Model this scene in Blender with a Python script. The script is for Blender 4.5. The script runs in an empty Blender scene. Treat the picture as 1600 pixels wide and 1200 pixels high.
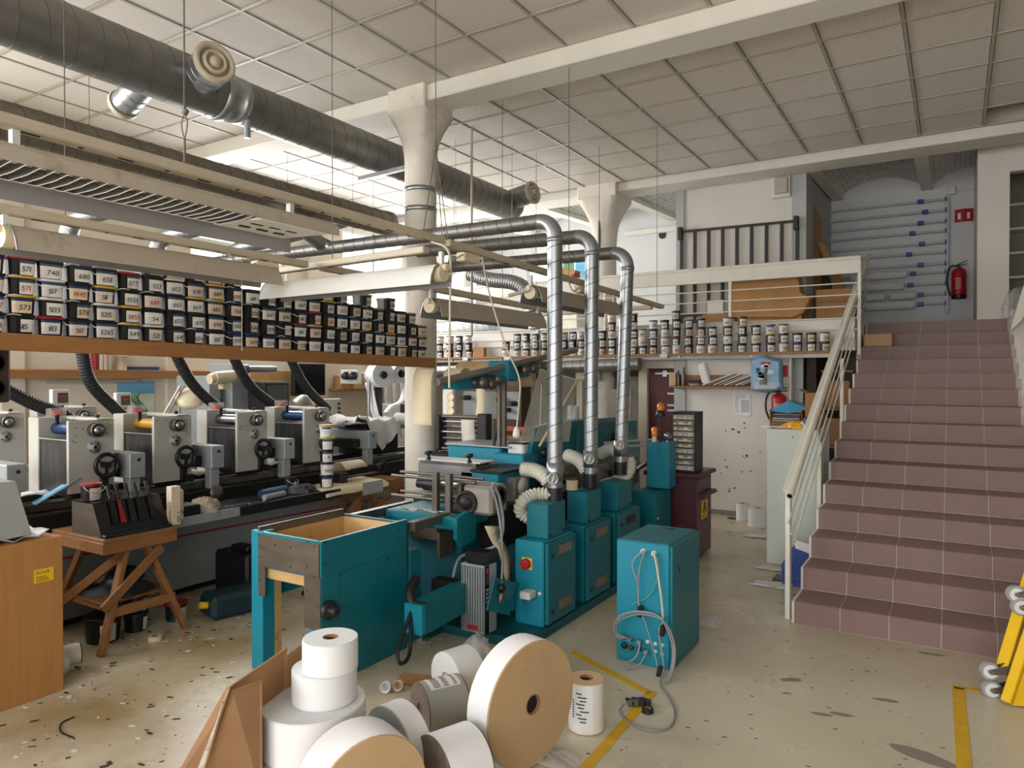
import bpy, bmesh, math, random
from mathutils import Vector, Matrix
R = random.Random(7)
SC = bpy.context.scene
COL = SC.collection
# ---------------- camera, sky, daylight, exposure ----------------
F = 1118.0; CAM = Vector((0, 0, 1.75)); YAW = math.radians(31.7); PIT = math.radians(-0.6)
cd = bpy.data.cameras.new('camera'); cam = bpy.data.objects.new('camera', cd); COL.objects.link(cam)
cd.sensor_width = 36; cd.lens = 36 * F / 1600; cd.clip_start = 0.05; cd.clip_end = 200
cam.location = CAM; cam.rotation_euler = (math.pi/2 + PIT, 0, YAW); SC.camera = cam
W = bpy.data.worlds.new('daylight'); SC.world = W; W.use_nodes = True
W.node_tree.nodes['Background'].inputs[0].default_value = (0.86, 0.93, 1.0, 1)
W.node_tree.nodes['Background'].inputs[1].default_value = 2.2
def area(name, loc, rot, sx, sy, power, col=(1, .97, .92)):
    l = bpy.data.lights.new(name, 'AREA'); l.shape = 'RECTANGLE'; l.size = sx; l.size_y = sy; l.energy = power; l.color = col
    o = bpy.data.objects.new(name, l); COL.objects.link(o); o.location = loc; o.rotation_euler = rot
    return o
H = math.pi/2
# daylight entering the tall windows behind the photographer and those of the left wall
for x, p in ((-6.4, 66), (-3.4, 72), (-0.4, 68), (2.1, 52)):
    area('window_daylight', (x, -3.42, 2.2), (H-.1, 0, 0), 2.0, 2.6, p, (1, .965, .955))
for y, p in ((-1.6, 125), (1.2, 120), (6.55, 108), (9.3, 92)):
    area('window_daylight', (-8.38, y, 3.25), (0, -H+.32, 0), 1.6, 1.9, p, (1, .975, .975))
area('window_daylight', (-6.6, 12.1, 3.55), (-H, 0, 0), 1.1, .9, 34, (.95, .98, 1))
SC.view_settings.view_transform = 'Standard'; SC.view_settings.look = 'None'
SC.view_settings.gamma = 1; SC.view_settings.use_curve_mapping = False
SC.view_settings.exposure = 0.45
SC.cycles.use_denoising = True
SC.cycles.max_bounces = 7; SC.cycles.diffuse_bounces = 4; SC.cycles.glossy_bounces = 3; SC.cycles.transmission_bounces = 4
SC.cycles.transparent_max_bounces = 6; SC.cycles.caustics_reflective = False; SC.cycles.caustics_refractive = False
SC.cycles.sample_clamp_indirect = 6
# ---------------- helpers: places measured by sight lines from the camera ----------------
_f = Vector((-math.sin(YAW)*math.cos(PIT), math.cos(YAW)*math.cos(PIT), math.sin(PIT)))
_r = Vector((math.cos(YAW), math.sin(YAW), 0)); _u = _r.cross(_f)
def ray(x, y): return _f*F + _r*(x-800) - _u*(y-600)
def aX(x, y, v): d = ray(x, y); return CAM + d*(v/d.x)
def aY(x, y, v): d = ray(x, y); return CAM + d*(v/d.y)
def aZ(x, y, v): d = ray(x, y); return CAM + d*((v-CAM.z)/d.z)
def S(h):
    h = h.lstrip('#'); c = [int(h[i:i+2], 16)/255 for i in (0, 2, 4)]
    return tuple(v/12.92 if v <= .04045 else ((v+.055)/1.055)**2.4 for v in c) + (1,)
# ---------------- materials ----------------
MATS = {}
def mat(name, hexc, rough=.6, metal=0, var=.1, scale=8, bump=0, bscale=60, dirt=None, spec=.5, alpha=1, trans=0, emit=0, stretch=None, seams=None, coords='Object'):
    m = bpy.data.materials.new(name); m.use_nodes = True; MATS[name] = m
    n, l = m.node_tree.nodes, m.node_tree.links; b = n['Principled BSDF']
    c = S(hexc); b.inputs['Base Color'].default_value = c; b.inputs['Roughness'].default_value = rough
    b.inputs['Metallic'].default_value = metal; b.inputs['Specular IOR Level'].default_value = spec
    b.inputs['Alpha'].default_value = alpha; b.inputs['Transmission Weight'].default_value = trans
    tc = n.new('ShaderNodeTexCoord'); mp = n.new('ShaderNodeMapping'); l.new(tc.outputs[coords], mp.inputs[0])
    if stretch: mp.inputs['Scale'].default_value = stretch
    last = None
    if var:
        t = n.new('ShaderNodeTexNoise'); t.inputs['Scale'].default_value = scale; t.inputs['Detail'].default_value = 5
        l.new(mp.outputs[0], t.inputs['Vector'])
        r = n.new('ShaderNodeValToRGB'); r.color_ramp.elements[0].position = .3; r.color_ramp.elements[1].position = .7
        r.color_ramp.elements[0].color = tuple(max(0, v*(1-var)) for v in c[:3]) + (1,)
        r.color_ramp.elements[1].color = tuple(min(1, v*(1+var)) for v in c[:3]) + (1,)
        l.new(t.outputs['Fac'], r.inputs[0]); last = r.outputs[0]
        rr = n.new('ShaderNodeMapRange'); rr.inputs['To Min'].default_value = max(.03, rough-.08); rr.inputs['To Max'].default_value = min(1, rough+.1)
        l.new(t.outputs['Fac'], rr.inputs[0]); l.new(rr.outputs[0], b.inputs['Roughness'])
    if dirt:
        dh, amt, ds, thr = dirt
        t2 = n.new('ShaderNodeTexNoise'); t2.inputs['Scale'].default_value = ds; t2.inputs['Detail'].default_value = 8; t2.inputs['Roughness'].default_value = .65
        l.new(mp.outputs[0], t2.inputs['Vector'])
        r2 = n.new('ShaderNodeMapRange'); r2.inputs['From Min'].default_value = thr; r2.inputs['From Max'].default_value = thr+.12; r2.inputs['To Max'].default_value = amt
        l.new(t2.outputs['Fac'], r2.inputs[0])
        mx = n.new('ShaderNodeMix'); mx.data_type = 'RGBA'; mx.inputs[7].default_value = S(dh)
        if last: l.new(last, mx.inputs[6])
        else: mx.inputs[6].default_value = c
        l.new(r2.outputs[0], mx.inputs[0]); last = mx.outputs[2]
    if last: l.new(last, b.inputs['Base Color'])
    if bump:
        t3 = n.new('ShaderNodeTexNoise'); t3.inputs['Scale'].default_value = bscale; t3.inputs['Detail'].default_value = 4
        l.new(mp.outputs[0], t3.inputs['Vector'])
        bp = n.new('ShaderNodeBump'); bp.inputs['Strength'].default_value = bump; bp.inputs['Distance'].default_value = .01
        l.new(t3.outputs['Fac'], bp.inputs['Height']); l.new(bp.outputs[0], b.inputs['Normal'])
    if emit:
        b.inputs['Emission Color'].default_value = c; b.inputs['Emission Strength'].default_value = emit
    return m
mat('white_wall', 'E4E0D8', .85, var=.03, scale=2, bump=.08, bscale=40)
mat('shaft_wall', 'D8D3CB', .85, var=.03, scale=2)
mat('trim_grey', 'B4B5B4', .7, var=.05, scale=3)
mat('cool_wall', 'D9DADA', .85, var=.04, scale=2, bump=.1, bscale=30)
mat('cream_wall', 'DFD6C4', .85, var=.03, scale=2)
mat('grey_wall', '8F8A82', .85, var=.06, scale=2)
mat('plaster', 'DDD6C9', .8, var=.08, scale=5, bump=.5, bscale=14, dirt=('A89C86', .5, 3, .58))
mat('beam_paint', 'E0DCD0', .8, var=.04, scale=3, bump=.12, bscale=20)
mat('ceiling_board', 'DDD6CB', .95, var=.15, scale=75, bump=.6, bscale=110, dirt=('B9B2A4', .5, 2, .6))
mat('ceiling_board_smooth', 'D9D3C8', .95, var=.07, scale=90, bump=.3, bscale=140)
mat('rack_grey', 'BFC3C7', .45, var=.04)
mat('grid_metal', 'B3AC9D', .5, var=.03)
mat('plenum', '4A453E', .9)
mat('step_tile', '8B726D', .55, var=.09, scale=5, bump=.1, bscale=80, dirt=('78655F', .5, 9, .6))
mat('grout', 'C2B8AE', .9, var=.1, scale=20)
mat('steel', 'A6A9AB', .32, .95, var=.1, scale=6, dirt=('86837E', .6, 5, .6))
mat('galvanised', 'A9AEB2', .36, .92, var=.12, scale=9, dirt=('8E8F8E', .5, 12, .55))
mat('dusty_galvanised', '8C8B88', .44, .85, var=.1, scale=5, dirt=('77736B', .6, 4, .52))
mat('brown_galvanised', '857F73', .5, .7, var=.12, scale=5, dirt=('6E675C', .6, 4, .5))
mat('seam', '5A5853', .5, .6)
mat('foil', 'AEB1B4', .42, .95, var=.1, scale=20, bump=.4, bscale=40)
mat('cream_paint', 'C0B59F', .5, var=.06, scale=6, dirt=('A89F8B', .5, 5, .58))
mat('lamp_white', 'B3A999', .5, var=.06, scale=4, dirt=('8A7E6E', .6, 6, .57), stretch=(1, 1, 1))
mat('lamp_bright', 'EDEDEA', .4, var=.04, scale=4)
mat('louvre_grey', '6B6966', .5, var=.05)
mat('lamp_skirt', 'A3A2A2', .4, var=.03)  # inner faces greyed; the skirt's shade is put into the colour
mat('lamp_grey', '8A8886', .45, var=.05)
mat('lamp_cap', 'DDD0B0', .45, var=.04)
mat('rail_paint', 'E2DFD2', .4, var=.04, scale=5, dirt=('A49784', .5, 14, .66))
mat('black_iron', '1E1E20', .45, var=.1)
mat('teal', '0B6E7C', .4, var=.08, scale=4, dirt=('0C5562', .6, 6, .58))
mat('teal_dark', '0A5663', .5, var=.12, scale=4, dirt=('10353C', .7, 5, .56))
mat('teal_bright', '11839A', .42, var=.05, scale=3, dirt=('0E6C80', .5, 8, .62))  # lighter copy of teal; carries the light on turret and cabinet front
mat('teal_dusty', '2F6C78', .7, var=.2, scale=7, dirt=('8E9A92', .8, 5, .6))
mat('iron', '726C64', .42, .75, var=.15, scale=8, dirt=('45403A', .7, 6, .58))
mat('dark_iron', '2B2927', .5, .5, var=.2, scale=8)
mat('bare_plate', '6F665C', .45, .6, var=.1, scale=5, dirt=('544B43', .6, 3, .55), stretch=(1, 1, 3))
mat('press_white', 'BDBBB2', .45, var=.05, scale=5, dirt=('6E6A62', .55, 7, .63))
mat('press_grey', '9DA1A0', .5, var=.06, scale=5, dirt=('6D6F6E', .5, 6, .62))
mat('lamp_house_grey', 'A4ABAD', .45, .2, var=.05, scale=5, dirt=('777C7E', .5, 6, .62))
mat('dark_plate', '3A3A3B', .35, .6, var=.25, scale=9, stretch=(1, 1, 3))
mat('smear_plate', '4A4A4C', .3, .6, var=.4, scale=14, stretch=(1, 1, .25))
mat('black_plastic', '17171A', .4, var=.15, scale=10)
mat('black_rubber', '1B1C1E', .55, var=.15, scale=10)
mat('wood', '8F6238', .6, var=.16, scale=5, stretch=(6, 1.2, 6), dirt=('6B4526', .5, 3, .6))
mat('wood_dark', '7F5631', .65, var=.2, scale=5, dirt=('4A3120', .7, 4, .55))
mat('wood_pale', 'B48A58', .6, var=.1, scale=4, stretch=(5, 5, 1))
mat('beech', 'AE7C46', .45, var=.08, scale=3, stretch=(12, 12, 1), dirt=('8F6035', .5, 4, .6))
mat('ply_inside', 'C9A66E', .7, var=.12, scale=5, dirt=('8C6B42', .6, 6, .6))
mat('shelf_wood', '9C6D3E', .55, var=.14, scale=4, stretch=(8, 1, 8))
mat('cardboard', 'A67C52', .85, var=.07, scale=5)
mat('cardboard_dark', '8A6747', .85, var=.08, scale=5)
mat('kraft', 'C3A47C', .75, var=.06, scale=4, dirt=('A58A66', .6, 7, .58), stretch=(1, 1, .6))
mat('kraft_paper', 'B58752', .7, var=.08, scale=4, bump=.9, bscale=9)
mat('core_brown', '8A6A4A', .8, var=.1)
mat('core_hole', '2E231B', .9)
mat('paper', 'E9EAEC', .6, var=.02, scale=6)
mat('paper_end', 'D9DCDD', .65, var=.04, scale=30)
mat('paper_grey', '9FA3A3', .55, var=.05, scale=12)
mat('cream_web', 'E0D2B2', .6, var=.04, scale=3)
mat('label_white', 'E6E4DF', .6, var=.05, scale=20)
mat('label_cream', 'DCC9AC', .6, var=.06, scale=20)
mat('label_pink', 'E2D0C2', .6, var=.06, scale=20)
mat('label_blue', '33506F', .6, var=.35, scale=25)
mat('print_grey', '9DA0A2', .7)
mat('ink_black', '1C1A1C', .7, var=0)
mat('ink_red', 'B4402E', .7, var=0)
mat('lid_yellow', 'C79A2B', .45, var=.06); mat('lid_red', '94202B', .45, var=.06); mat('lid_blue', '23375F', .45, var=.06)
mat('lid_white', 'D8D8D4', .45, var=.04); mat('lid_green', '3F7A5C', .5); mat('tub_white', 'DADAD6', .45, var=.04)
mat('handle_white', 'DADAD8', .4, var=0)
mat('clear_plastic', 'C9CCC8', .12, alpha=.3, var=0, spec=.6)
mat('hazy_plastic', 'B9B9AE', .3, alpha=.42, var=.1, scale=3)
mat('film', 'E6E8EA', .2, alpha=.35, var=0)
mat('glass', 'DDE6EA', .05, alpha=.12, var=0)
mat('red_paint', 'B3121F', .35, var=.06); mat('sign_red', 'B01220', .5, var=0); mat('sign_white', 'F0F0EE', .5, var=0)
mat('yellow_paint', 'F2C318', .4, var=.04, dirt=('C99A12', .4, 6, .63)); mat('sign_yellow', 'E5B91C', .5, var=0)
mat('tape_yellow', 'D6A925', .7, var=.1, scale=12, dirt=('75643A', .9, 26, .62))
mat('blue_clamp', '20409A', .4, var=0)
mat('blue_can', '2E4C78', .3, .4, var=.1); mat('blue_bag', '2F4C9A', .6, var=.5, scale=60)
mat('maroon', '4B2027', .4, var=.12, scale=5); mat('maroon_light', '68484A', .45, var=.1, scale=5)
mat('door_red', '56181A', .45, var=.08, scale=3)
mat('speaker_brown', '3A2824', .5, var=.1); mat('brown_panel', '4A3426', .6, var=.1)
mat('screen_black', '14161A', .15, var=.05); mat('screen_grey', '5B6058', .2, var=.1, scale=3)
mat('orange_glass', 'E07A1C', .2, var=.05, spec=.7); mat('red_lens', 'C73A34', .3, var=.05)
mat('copper_red', 'B5512F', .4, .3, var=.1)
mat('cloth_white', 'DADAD9', .9, var=.05, scale=8, bump=.6, bscale=14)
mat('rag', 'B3A592', .95, var=.2, scale=20, bump=.8, bscale=25); mat('rag_dark', '55555A', .95, var=.7, scale=22)
mat('cable_grey', '8E8F92', .5, var=0); mat('cable_black', '1A1A1C', .5, var=0); mat('wire', '6B665E', .5, .3, var=0); mat('rope', 'C9C0AC', .8, var=0)
mat('green_can', '18303A', .5, var=.2, scale=5); mat('green_wire', '5FA07A', .5, var=0)
mat('hose_cloth', 'C9C6B8', .8, var=.06); mat('bag_blue', '7FA9C9', .35, var=.2, scale=7, spec=.6)
mat('folder_blue', '4C9CC6', .4, var=.06); mat('bag_yellow', 'E3A413', .35, var=.1)
mat('clock_face', 'EDE8DA', .4, var=0); mat('clock_rim', 'D9C69A', .4, var=0)
mat('mural_sky', '6FB2D6', .6, var=.25, scale=2, stretch=(1, .6, 5)); mat('mural_sand', 'D2D8C8', .6, var=.12, scale=6); mat('mural_palm', '5C9A74', .6, var=.3, scale=20)
mat('stain_grey', '8E8178', .8, var=.1, scale=30); mat('stain_dark', '6B5F54', .8, var=.2, scale=30)
mat('litter_white', 'DCD6C8', .8, var=.1); mat('litter_dark', '3E352C', .8, var=.2)
mat('core_dark', '1A1410', .9, var=0)
mat('mint_white', 'D3DAD3', .6, var=.03, scale=3)
mat('cast_grey', '8E8980', .5, .3, var=.12, scale=8, dirt=('57524B', .7, 8, .57))
mat('window_frame', 'E9E7E0', .5, var=.02); mat('blind', 'D5DEE6', .6, var=.03); mat('socket_grey', 'D7D6CE', .5, var=.03)
# ---------------- mesh builder ----------------
ORG = {}
def frame(d, up=None):
    d = Vector(d).normalized(); a = Vector(up) if up else (Vector((0, 0, 1)) if abs(d.z) < .95 else Vector((1, 0, 0)))
    s = a.cross(d)
    if s.length < 1e-6: s = Vector((1, 0, 0)).cross(d)
    s.normalize(); return d, s, d.cross(s).normalized()
def cat_curve(pts, n=6):
    p = [Vector(q) for q in pts]
    if len(p) < 3: return p
    e = [p[0]*2-p[1]] + p + [p[-1]*2-p[-2]]; out = []
    for i in range(1, len(e)-2):
        a, b, c, d = e[i-1:i+3]
        for k in range(n):
            t = k/n
            out.append(.5*((2*b)+(c-a)*t+(2*a-5*b+4*c-d)*t*t+(3*b-a-3*c+d)*t**3))
    return out + [p[-1]]
class MB:
    def __init__(s): s.v = []; s.f = []; s.mi = []; s.sm = []
    def add(s, vs, fs, mi=0, sm=False):
        o = len(s.v); s.v += [Vector(q) for q in vs]
        for q in fs: s.f.append([i+o for i in q]); s.mi.append(mi); s.sm.append(sm)
        return s
    def box(s, x0, x1, y0, y1, z0, z1, mi=0, c=0):
        return s.obox(((x0+x1)/2, (y0+y1)/2, (z0+z1)/2), (1, 0, 0), (0, 1, 0), abs(x1-x0)/2, abs(y1-y0)/2, abs(z1-z0)/2, mi, c)
    def obox(s, ctr, ax, ay, hx, hy, hz, mi=0, c=0):
        C_ = Vector(ctr); X = Vector(ax).normalized(); Y = Vector(ay).normalized(); Z = X.cross(Y)
        if c <= 0:
            vs = [C_+X*(hx*a)+Y*(hy*b)+Z*(hz*d) for d in (-1, 1) for b in (-1, 1) for a in (-1, 1)]
            return s.add(vs, [(0, 2, 3, 1), (4, 5, 7, 6), (0, 1, 5, 4), (2, 6, 7, 3), (0, 4, 6, 2), (1, 3, 7, 5)], mi)
        c = min(c, hx*.45, hy*.45, hz*.45); vs = []; idx = {}
        for d in (-1, 1):
            for b in (-1, 1):
                for a in (-1, 1):
                    for k in range(3):
                        h = [hx-c*(k != 0), hy-c*(k != 1), hz-c*(k != 2)]
                        idx[(a, b, d, k)] = len(vs); vs.append(C_+X*(h[0]*a)+Y*(h[1]*b)+Z*(h[2]*d))
        fs = []
        def g(k, sg, u, w): 
            o = []
            for (p, q) in ((-1, -1), (1, -1), (1, 1), (-1, 1)):
                t = [0, 0, 0]; t[k] = sg; t[u] = p; t[w] = q; o.append(idx[(t[0], t[1], t[2], k)])
            fs.append(o if sg > 0 else o[::-1])
        for sg in (-1, 1): g(0, sg, 1, 2); g(1, sg, 2, 0); g(2, sg, 0, 1)
        for k, (u, w) in enumerate(((1, 2), (2, 0), (0, 1))):
            for p in (-1, 1):
                for q in (-1, 1):
                    def at(e, kk):
                        t = [0, 0, 0]; t[k] = e; t[u] = p; t[w] = q; return idx[(t[0], t[1], t[2], kk)]
                    o = [at(-1, u), at(1, u), at(1, w), at(-1, w)]
                    fs.append(o if p*q < 0 else o[::-1])
        for a in (-1, 1):
            for b in (-1, 1):
                for d in (-1, 1):
                    o = [idx[(a, b, d, k)] for k in range(3)]
                    fs.append(o if a*b*d > 0 else o[::-1])
        return s.add(vs, fs, mi)
    def bar(s, p0, p1, w, h, mi=0, c=0, up=None):
        p0 = Vector(p0); p1 = Vector(p1); d, a, b = frame(p1-p0, up)
        return s.obox((p0+p1)/2, d, a, (p1-p0).length/2, w/2, h/2, mi, c)
    def cyl(s, p0, p1, r0, r1=None, n=16, mi=0, cap=True, capmi=None):
        p0 = Vector(p0); p1 = Vector(p1); r1 = r0 if r1 is None else r1; d, a, b = frame(p1-p0); vs = []
        for i in range(n):
            t = 2*math.pi*i/n; q = a*math.cos(t)+b*math.sin(t); vs += [p0+q*r0, p1+q*r1]
        s.add(vs, [(2*i, (2*i+2) % (2*n), (2*i+3) % (2*n), 2*i+1) for i in range(n)], mi, True)
        if cap:
            cm = mi if capmi is None else capmi
            s.add([vs[2*i] for i in range(n)][::-1], [list(range(n))], cm); s.add([vs[2*i+1] for i in range(n)], [list(range(n))], cm)
        return s
    def rings(s, secs, mi=0, cap=True, sm=True, closed=False):
        n = len(secs[0]); vs = [q for c in secs for q in c]; m = len(secs); fs = []
        for j in range(m if closed else m-1):
            k = (j+1) % m
            for i in range(n): fs.append((j*n+i, j*n+(i+1) % n, k*n+(i+1) % n, k*n+i))
        s.add(vs, fs, mi, sm)
        if cap and not closed: s.add(secs[0][::-1], [list(range(n))], mi); s.add(secs[-1], [list(range(n))], mi)
        return s
    def tube(s, pts, r, n=8, mi=0, smooth=0, cap=True):
        p = cat_curve(pts, smooth) if smooth else [Vector(q) for q in pts]; secs = []
        rr = r if callable(r) else (lambda t: r); pa = None
        for i, q in enumerate(p):
            d = (p[min(i+1, len(p)-1)]-p[max(i-1, 0)])
            if d.length < 1e-9: d = Vector((0, 0, 1))
            d.normalize()
            if pa is None: _, a, b = frame(d)
            else: a = (pa-d*pa.dot(d)).normalized(); b = d.cross(a)
            pa = a; k = rr(i/(len(p)-1))
            secs.append([q+(a*math.cos(2*math.pi*j/n)+b*math.sin(2*math.pi*j/n))*k for j in range(n)])
        return s.rings(secs, mi, cap)
    def lathe(s, prof, o=(0, 0, 0), ax=(0, 0, 1), n=24, mi=0, cap=True, sm=True, mis=None):
        o = Vector(o); d, a, b = frame(ax); secs = [[o+d*z+(a*math.cos(2*math.pi*i/n)+b*math.sin(2*math.pi*i/n))*max(r, 1e-4) for i in range(n)] for r, z in prof]
        if mis is None: return s.rings(secs, mi, cap, sm)
        for k in range(len(secs)-1): s.rings(secs[k:k+2], mis[k], False, sm)
        return s
    def prism(s, poly, dv, mi=0):
        a = [Vector(q) for q in poly]; d = Vector(dv); n = len(a)
        nrm = sum(((a[i]-a[0]).cross(a[(i+1) % n]-a[0]) for i in range(n)), Vector())
        if nrm.dot(d) > 0: a = a[::-1]
        b = [q+d for q in a]
        return s.add(a+b, [list(range(n)), list(range(2*n-1, n-1, -1))]+[(i, i+n, (i+1) % n+n, (i+1) % n) for i in range(n)], mi)
    def sheet(s, grid, mi=0, th=0):
        m = len(grid); n = len(grid[0]); vs = [Vector(q) for r_ in grid for q in r_]
        fs = [(j*n+i, j*n+i+1, (j+1)*n+i+1, (j+1)*n+i) for j in range(m-1) for i in range(n-1)]
        s.add(vs, fs, mi, True)
        if th:
            nrm = (vs[1]-vs[0]).cross(vs[n]-vs[0]).normalized()*th
            s.add([q-nrm for q in vs], [f[::-1] for f in fs], mi, True)
            e = [i for i in range(n)]+[j*n+n-1 for j in range(1, m)]+[(m-1)*n+i for i in range(n-2, -1, -1)]+[j*n for j in range(m-2, 0, -1)]
            o = len(s.v)-2*m*n; L = m*n
            for i in range(len(e)):
                p, q = e[i], e[(i+1) % len(e)]; s.f.append([o+p, o+p+L, o+q+L, o+q]); s.mi.append(mi); s.sm.append(False)
        return s
    def text(s, t, o, xd, yd, size, mi=0, slant=0, gap=.06):
        o = Vector(o); xd = Vector(xd).normalized(); yd = Vector(yd).normalized(); x = 0
        for ch in t:
            if ch == ' ': x += .35; continue
            vs, fs, w = GL[ch]
            s.add([o+xd*((x+p[0]+p[1]*slant)*size)+yd*(p[1]*size) for p in vs], fs, mi); x += w+gap
        return x*size
    def mesh(s, name, mats, off=Vector()):
        me = bpy.data.meshes.new(name); me.from_pydata([q-off for q in s.v], [], s.f)
        for m in mats: me.materials.append(MATS[m])
        me.polygons.foreach_set('material_index', s.mi); me.polygons.foreach_set('use_smooth', s.sm); me.update(); return me
    def out(s, name, mats, parent=None, kind=None):
        mats = [mats] if isinstance(mats, str) else mats
        off = ORG.get(parent.name, Vector()) if parent else Vector()
        o = bpy.data.objects.new(name, s.mesh(name, mats, off)); COL.objects.link(o)
        if parent: o.parent = parent
        ORG[o.name] = off
        if kind: o['kind'] = kind
        return o
    def top(s, name, mats, label, cat, group=None, loc=None):    # a thing that is one mesh, its origin at its base
        if loc is None:
            xs = [q.x for q in s.v]; ys = [q.y for q in s.v]; loc = ((min(xs)+max(xs))/2, (min(ys)+max(ys))/2, min(q.z for q in s.v))
        loc = Vector(loc); mats = [mats] if isinstance(mats, str) else mats
        o = bpy.data.objects.new(name, s.mesh(name, mats, loc)); COL.objects.link(o); o.location = loc; ORG[o.name] = loc
        o['label'] = label; o['category'] = cat
        if group: o['group'] = group
        return o
def B(*a, **k): return MB().box(*a, **k)
def thing(name, label, cat, loc=(0, 0, 0), group=None):
    o = bpy.data.objects.new(name, None); COL.objects.link(o); o.location = loc; o.empty_display_size = .1
    o['label'] = label; o['category'] = cat; ORG[o.name] = Vector(loc)
    if group: o['group'] = group
    return o
def struct(mb, name, mats, parent=None): return mb.out(name, mats, parent, None if parent else 'structure')
def dup(root, loc, rotz=None, label=None, group=None):
    def rec(o, p):
        c = o.copy(); COL.objects.link(c)
        if p: c.parent = p
        for ch in list(o.children): rec(ch, c)
        return c
    r_ = rec(root, None); r_.location = loc
    if rotz is not None: r_.rotation_euler = (0, 0, rotz)
    if label: r_['label'] = label
    if group: r_['group'] = group
    return r_
def pX(pts, X): return [aX(x, y, X) for x, y in pts]
def pY(pts, Y): return [aY(x, y, Y) for x, y in pts]
def pZ(pts, Z): return [aZ(x, y, Z) for x, y in pts]
# glyph outlines for the writing
GL = {}
def glyphs(chars):
    obs = []
    for ch in chars:
        cu = bpy.data.curves.new('glyph', 'FONT'); cu.body = ch; cu.resolution_u = 2
        o = bpy.data.objects.new('glyph', cu); COL.objects.link(o); obs.append((ch, o, cu))
    dg = bpy.context.evaluated_depsgraph_get()
    for ch, o, cu in obs:
        ev = o.evaluated_get(dg); me = ev.to_mesh()
        vs = [tuple(v.co) for v in me.vertices]; fs = [list(p.vertices) for p in me.polygons]; ev.to_mesh_clear()
        x0 = min(v[0] for v in vs); vs = [(v[0]-x0, v[1], 0) for v in vs]
        GL[ch] = (vs, fs, max(v[0] for v in vs))
    for ch, o, cu in obs: bpy.data.objects.remove(o); bpy.data.curves.remove(cu)
glyphs('0123456789ABCDEFGHIKLMNOPRSTUVWXYahotcew.!-')
def ordinal(n):
    w = 'first second third fourth fifth sixth seventh eighth ninth tenth eleventh twelfth thirteenth fourteenth fifteenth sixteenth seventeenth eighteenth nineteenth twentieth'.split()
    if n <= 20: return w[n-1]
    if n == 30: return 'thirtieth'
    return ('twenty-' if n < 30 else 'thirty-')+w[(n % 10)-1]
# ---------------- the building ----------------
def floor_material():
    m = bpy.data.materials.new('painted_concrete'); m.use_nodes = True; MATS['floor'] = m
    n, l = m.node_tree.nodes, m.node_tree.links; b = n['Principled BSDF']
    tc = n.new('ShaderNodeTexCoord'); sp = n.new('ShaderNodeSeparateXYZ'); l.new(tc.outputs['Object'], sp.inputs[0])
    def noise(sc, det=6, rough=.6, st=None):
        t = n.new('ShaderNodeTexNoise'); t.inputs['Scale'].default_value = sc; t.inputs['Detail'].default_value = det; t.inputs['Roughness'].default_value = rough
        if st:
            mp = n.new('ShaderNodeMapping'); mp.inputs['Scale'].default_value = st; l.new(tc.outputs['Object'], mp.inputs[0]); l.new(mp.outputs[0], t.inputs['Vector'])
        else: l.new(tc.outputs['Object'], t.inputs['Vector'])
        return t.outputs['Fac']
    def rng(src, a, bb, c=0, d=1):
        r = n.new('ShaderNodeMapRange'); l.new(src, r.inputs[0])
        for i, v in zip((1, 2, 3, 4), (a, bb, c, d)): r.inputs[i].default_value = v
        return r.outputs[0]
    def mix(f, A, Bc):
        x = n.new('ShaderNodeMix'); x.data_type = 'RGBA'; l.new(f, x.inputs[0])
        for i, v in ((6, A), (7, Bc)):
            if isinstance(v, str): x.inputs[i].default_value = S(v)
            else: l.new(v, x.inputs[i])
        return x.outputs[2]
    def mul(a, bb):
        x = n.new('ShaderNodeMath'); x.operation = 'MULTIPLY'; l.new(a, x.inputs[0]); l.new(bb, x.inputs[1]); return x.outputs[0]
    base = mix(rng(noise(1.3), .35, .7), 'D1C8B3', 'C6BBA2')
    work = rng(sp.outputs['X'], -2.2, -3.4)                       # the trodden side by the presses
    base = mix(mul(work, rng(noise(1.1, 7), .38, .62)), base, 'A8946B')
    base = mix(mul(work, rng(noise(3.5, 8, .7), .54, .72, 0, .5)), base, '7C6B50')
    base = mix(mul(work, rng(noise(28, 5, .6, (1, 1, 1)), .67, .71, 0, .6)), base, '54493A')
    base = mix(rng(noise(14, 6, .7, (1, 2.2, 1)), .69, .74, 0, .35), base, '8C8170')
    aisle = rng(sp.outputs['Y'], 4.5, 6.5)
    base = mix(mul(aisle, rng(noise(2.2, 8, .7, (1, 1.6, 1)), .5, .68, 0, .55)), base, '7E7460')
    l.new(base, b.inputs['Base Color'])
    l.new(rng(noise(3), .3, .7, .22, .42), b.inputs['Roughness'])
    bp = n.new('ShaderNodeBump'); bp.inputs['Strength'].default_value = .05; l.new(noise(9), bp.inputs['Height']); l.new(bp.outputs[0], b.inputs['Normal'])
floor_material()
struct(B(-9, 3.6, -3.6, 13.2, -.2, 0), 'floor', 'floor')
CZ = 4.48; FY = 12.2
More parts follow.
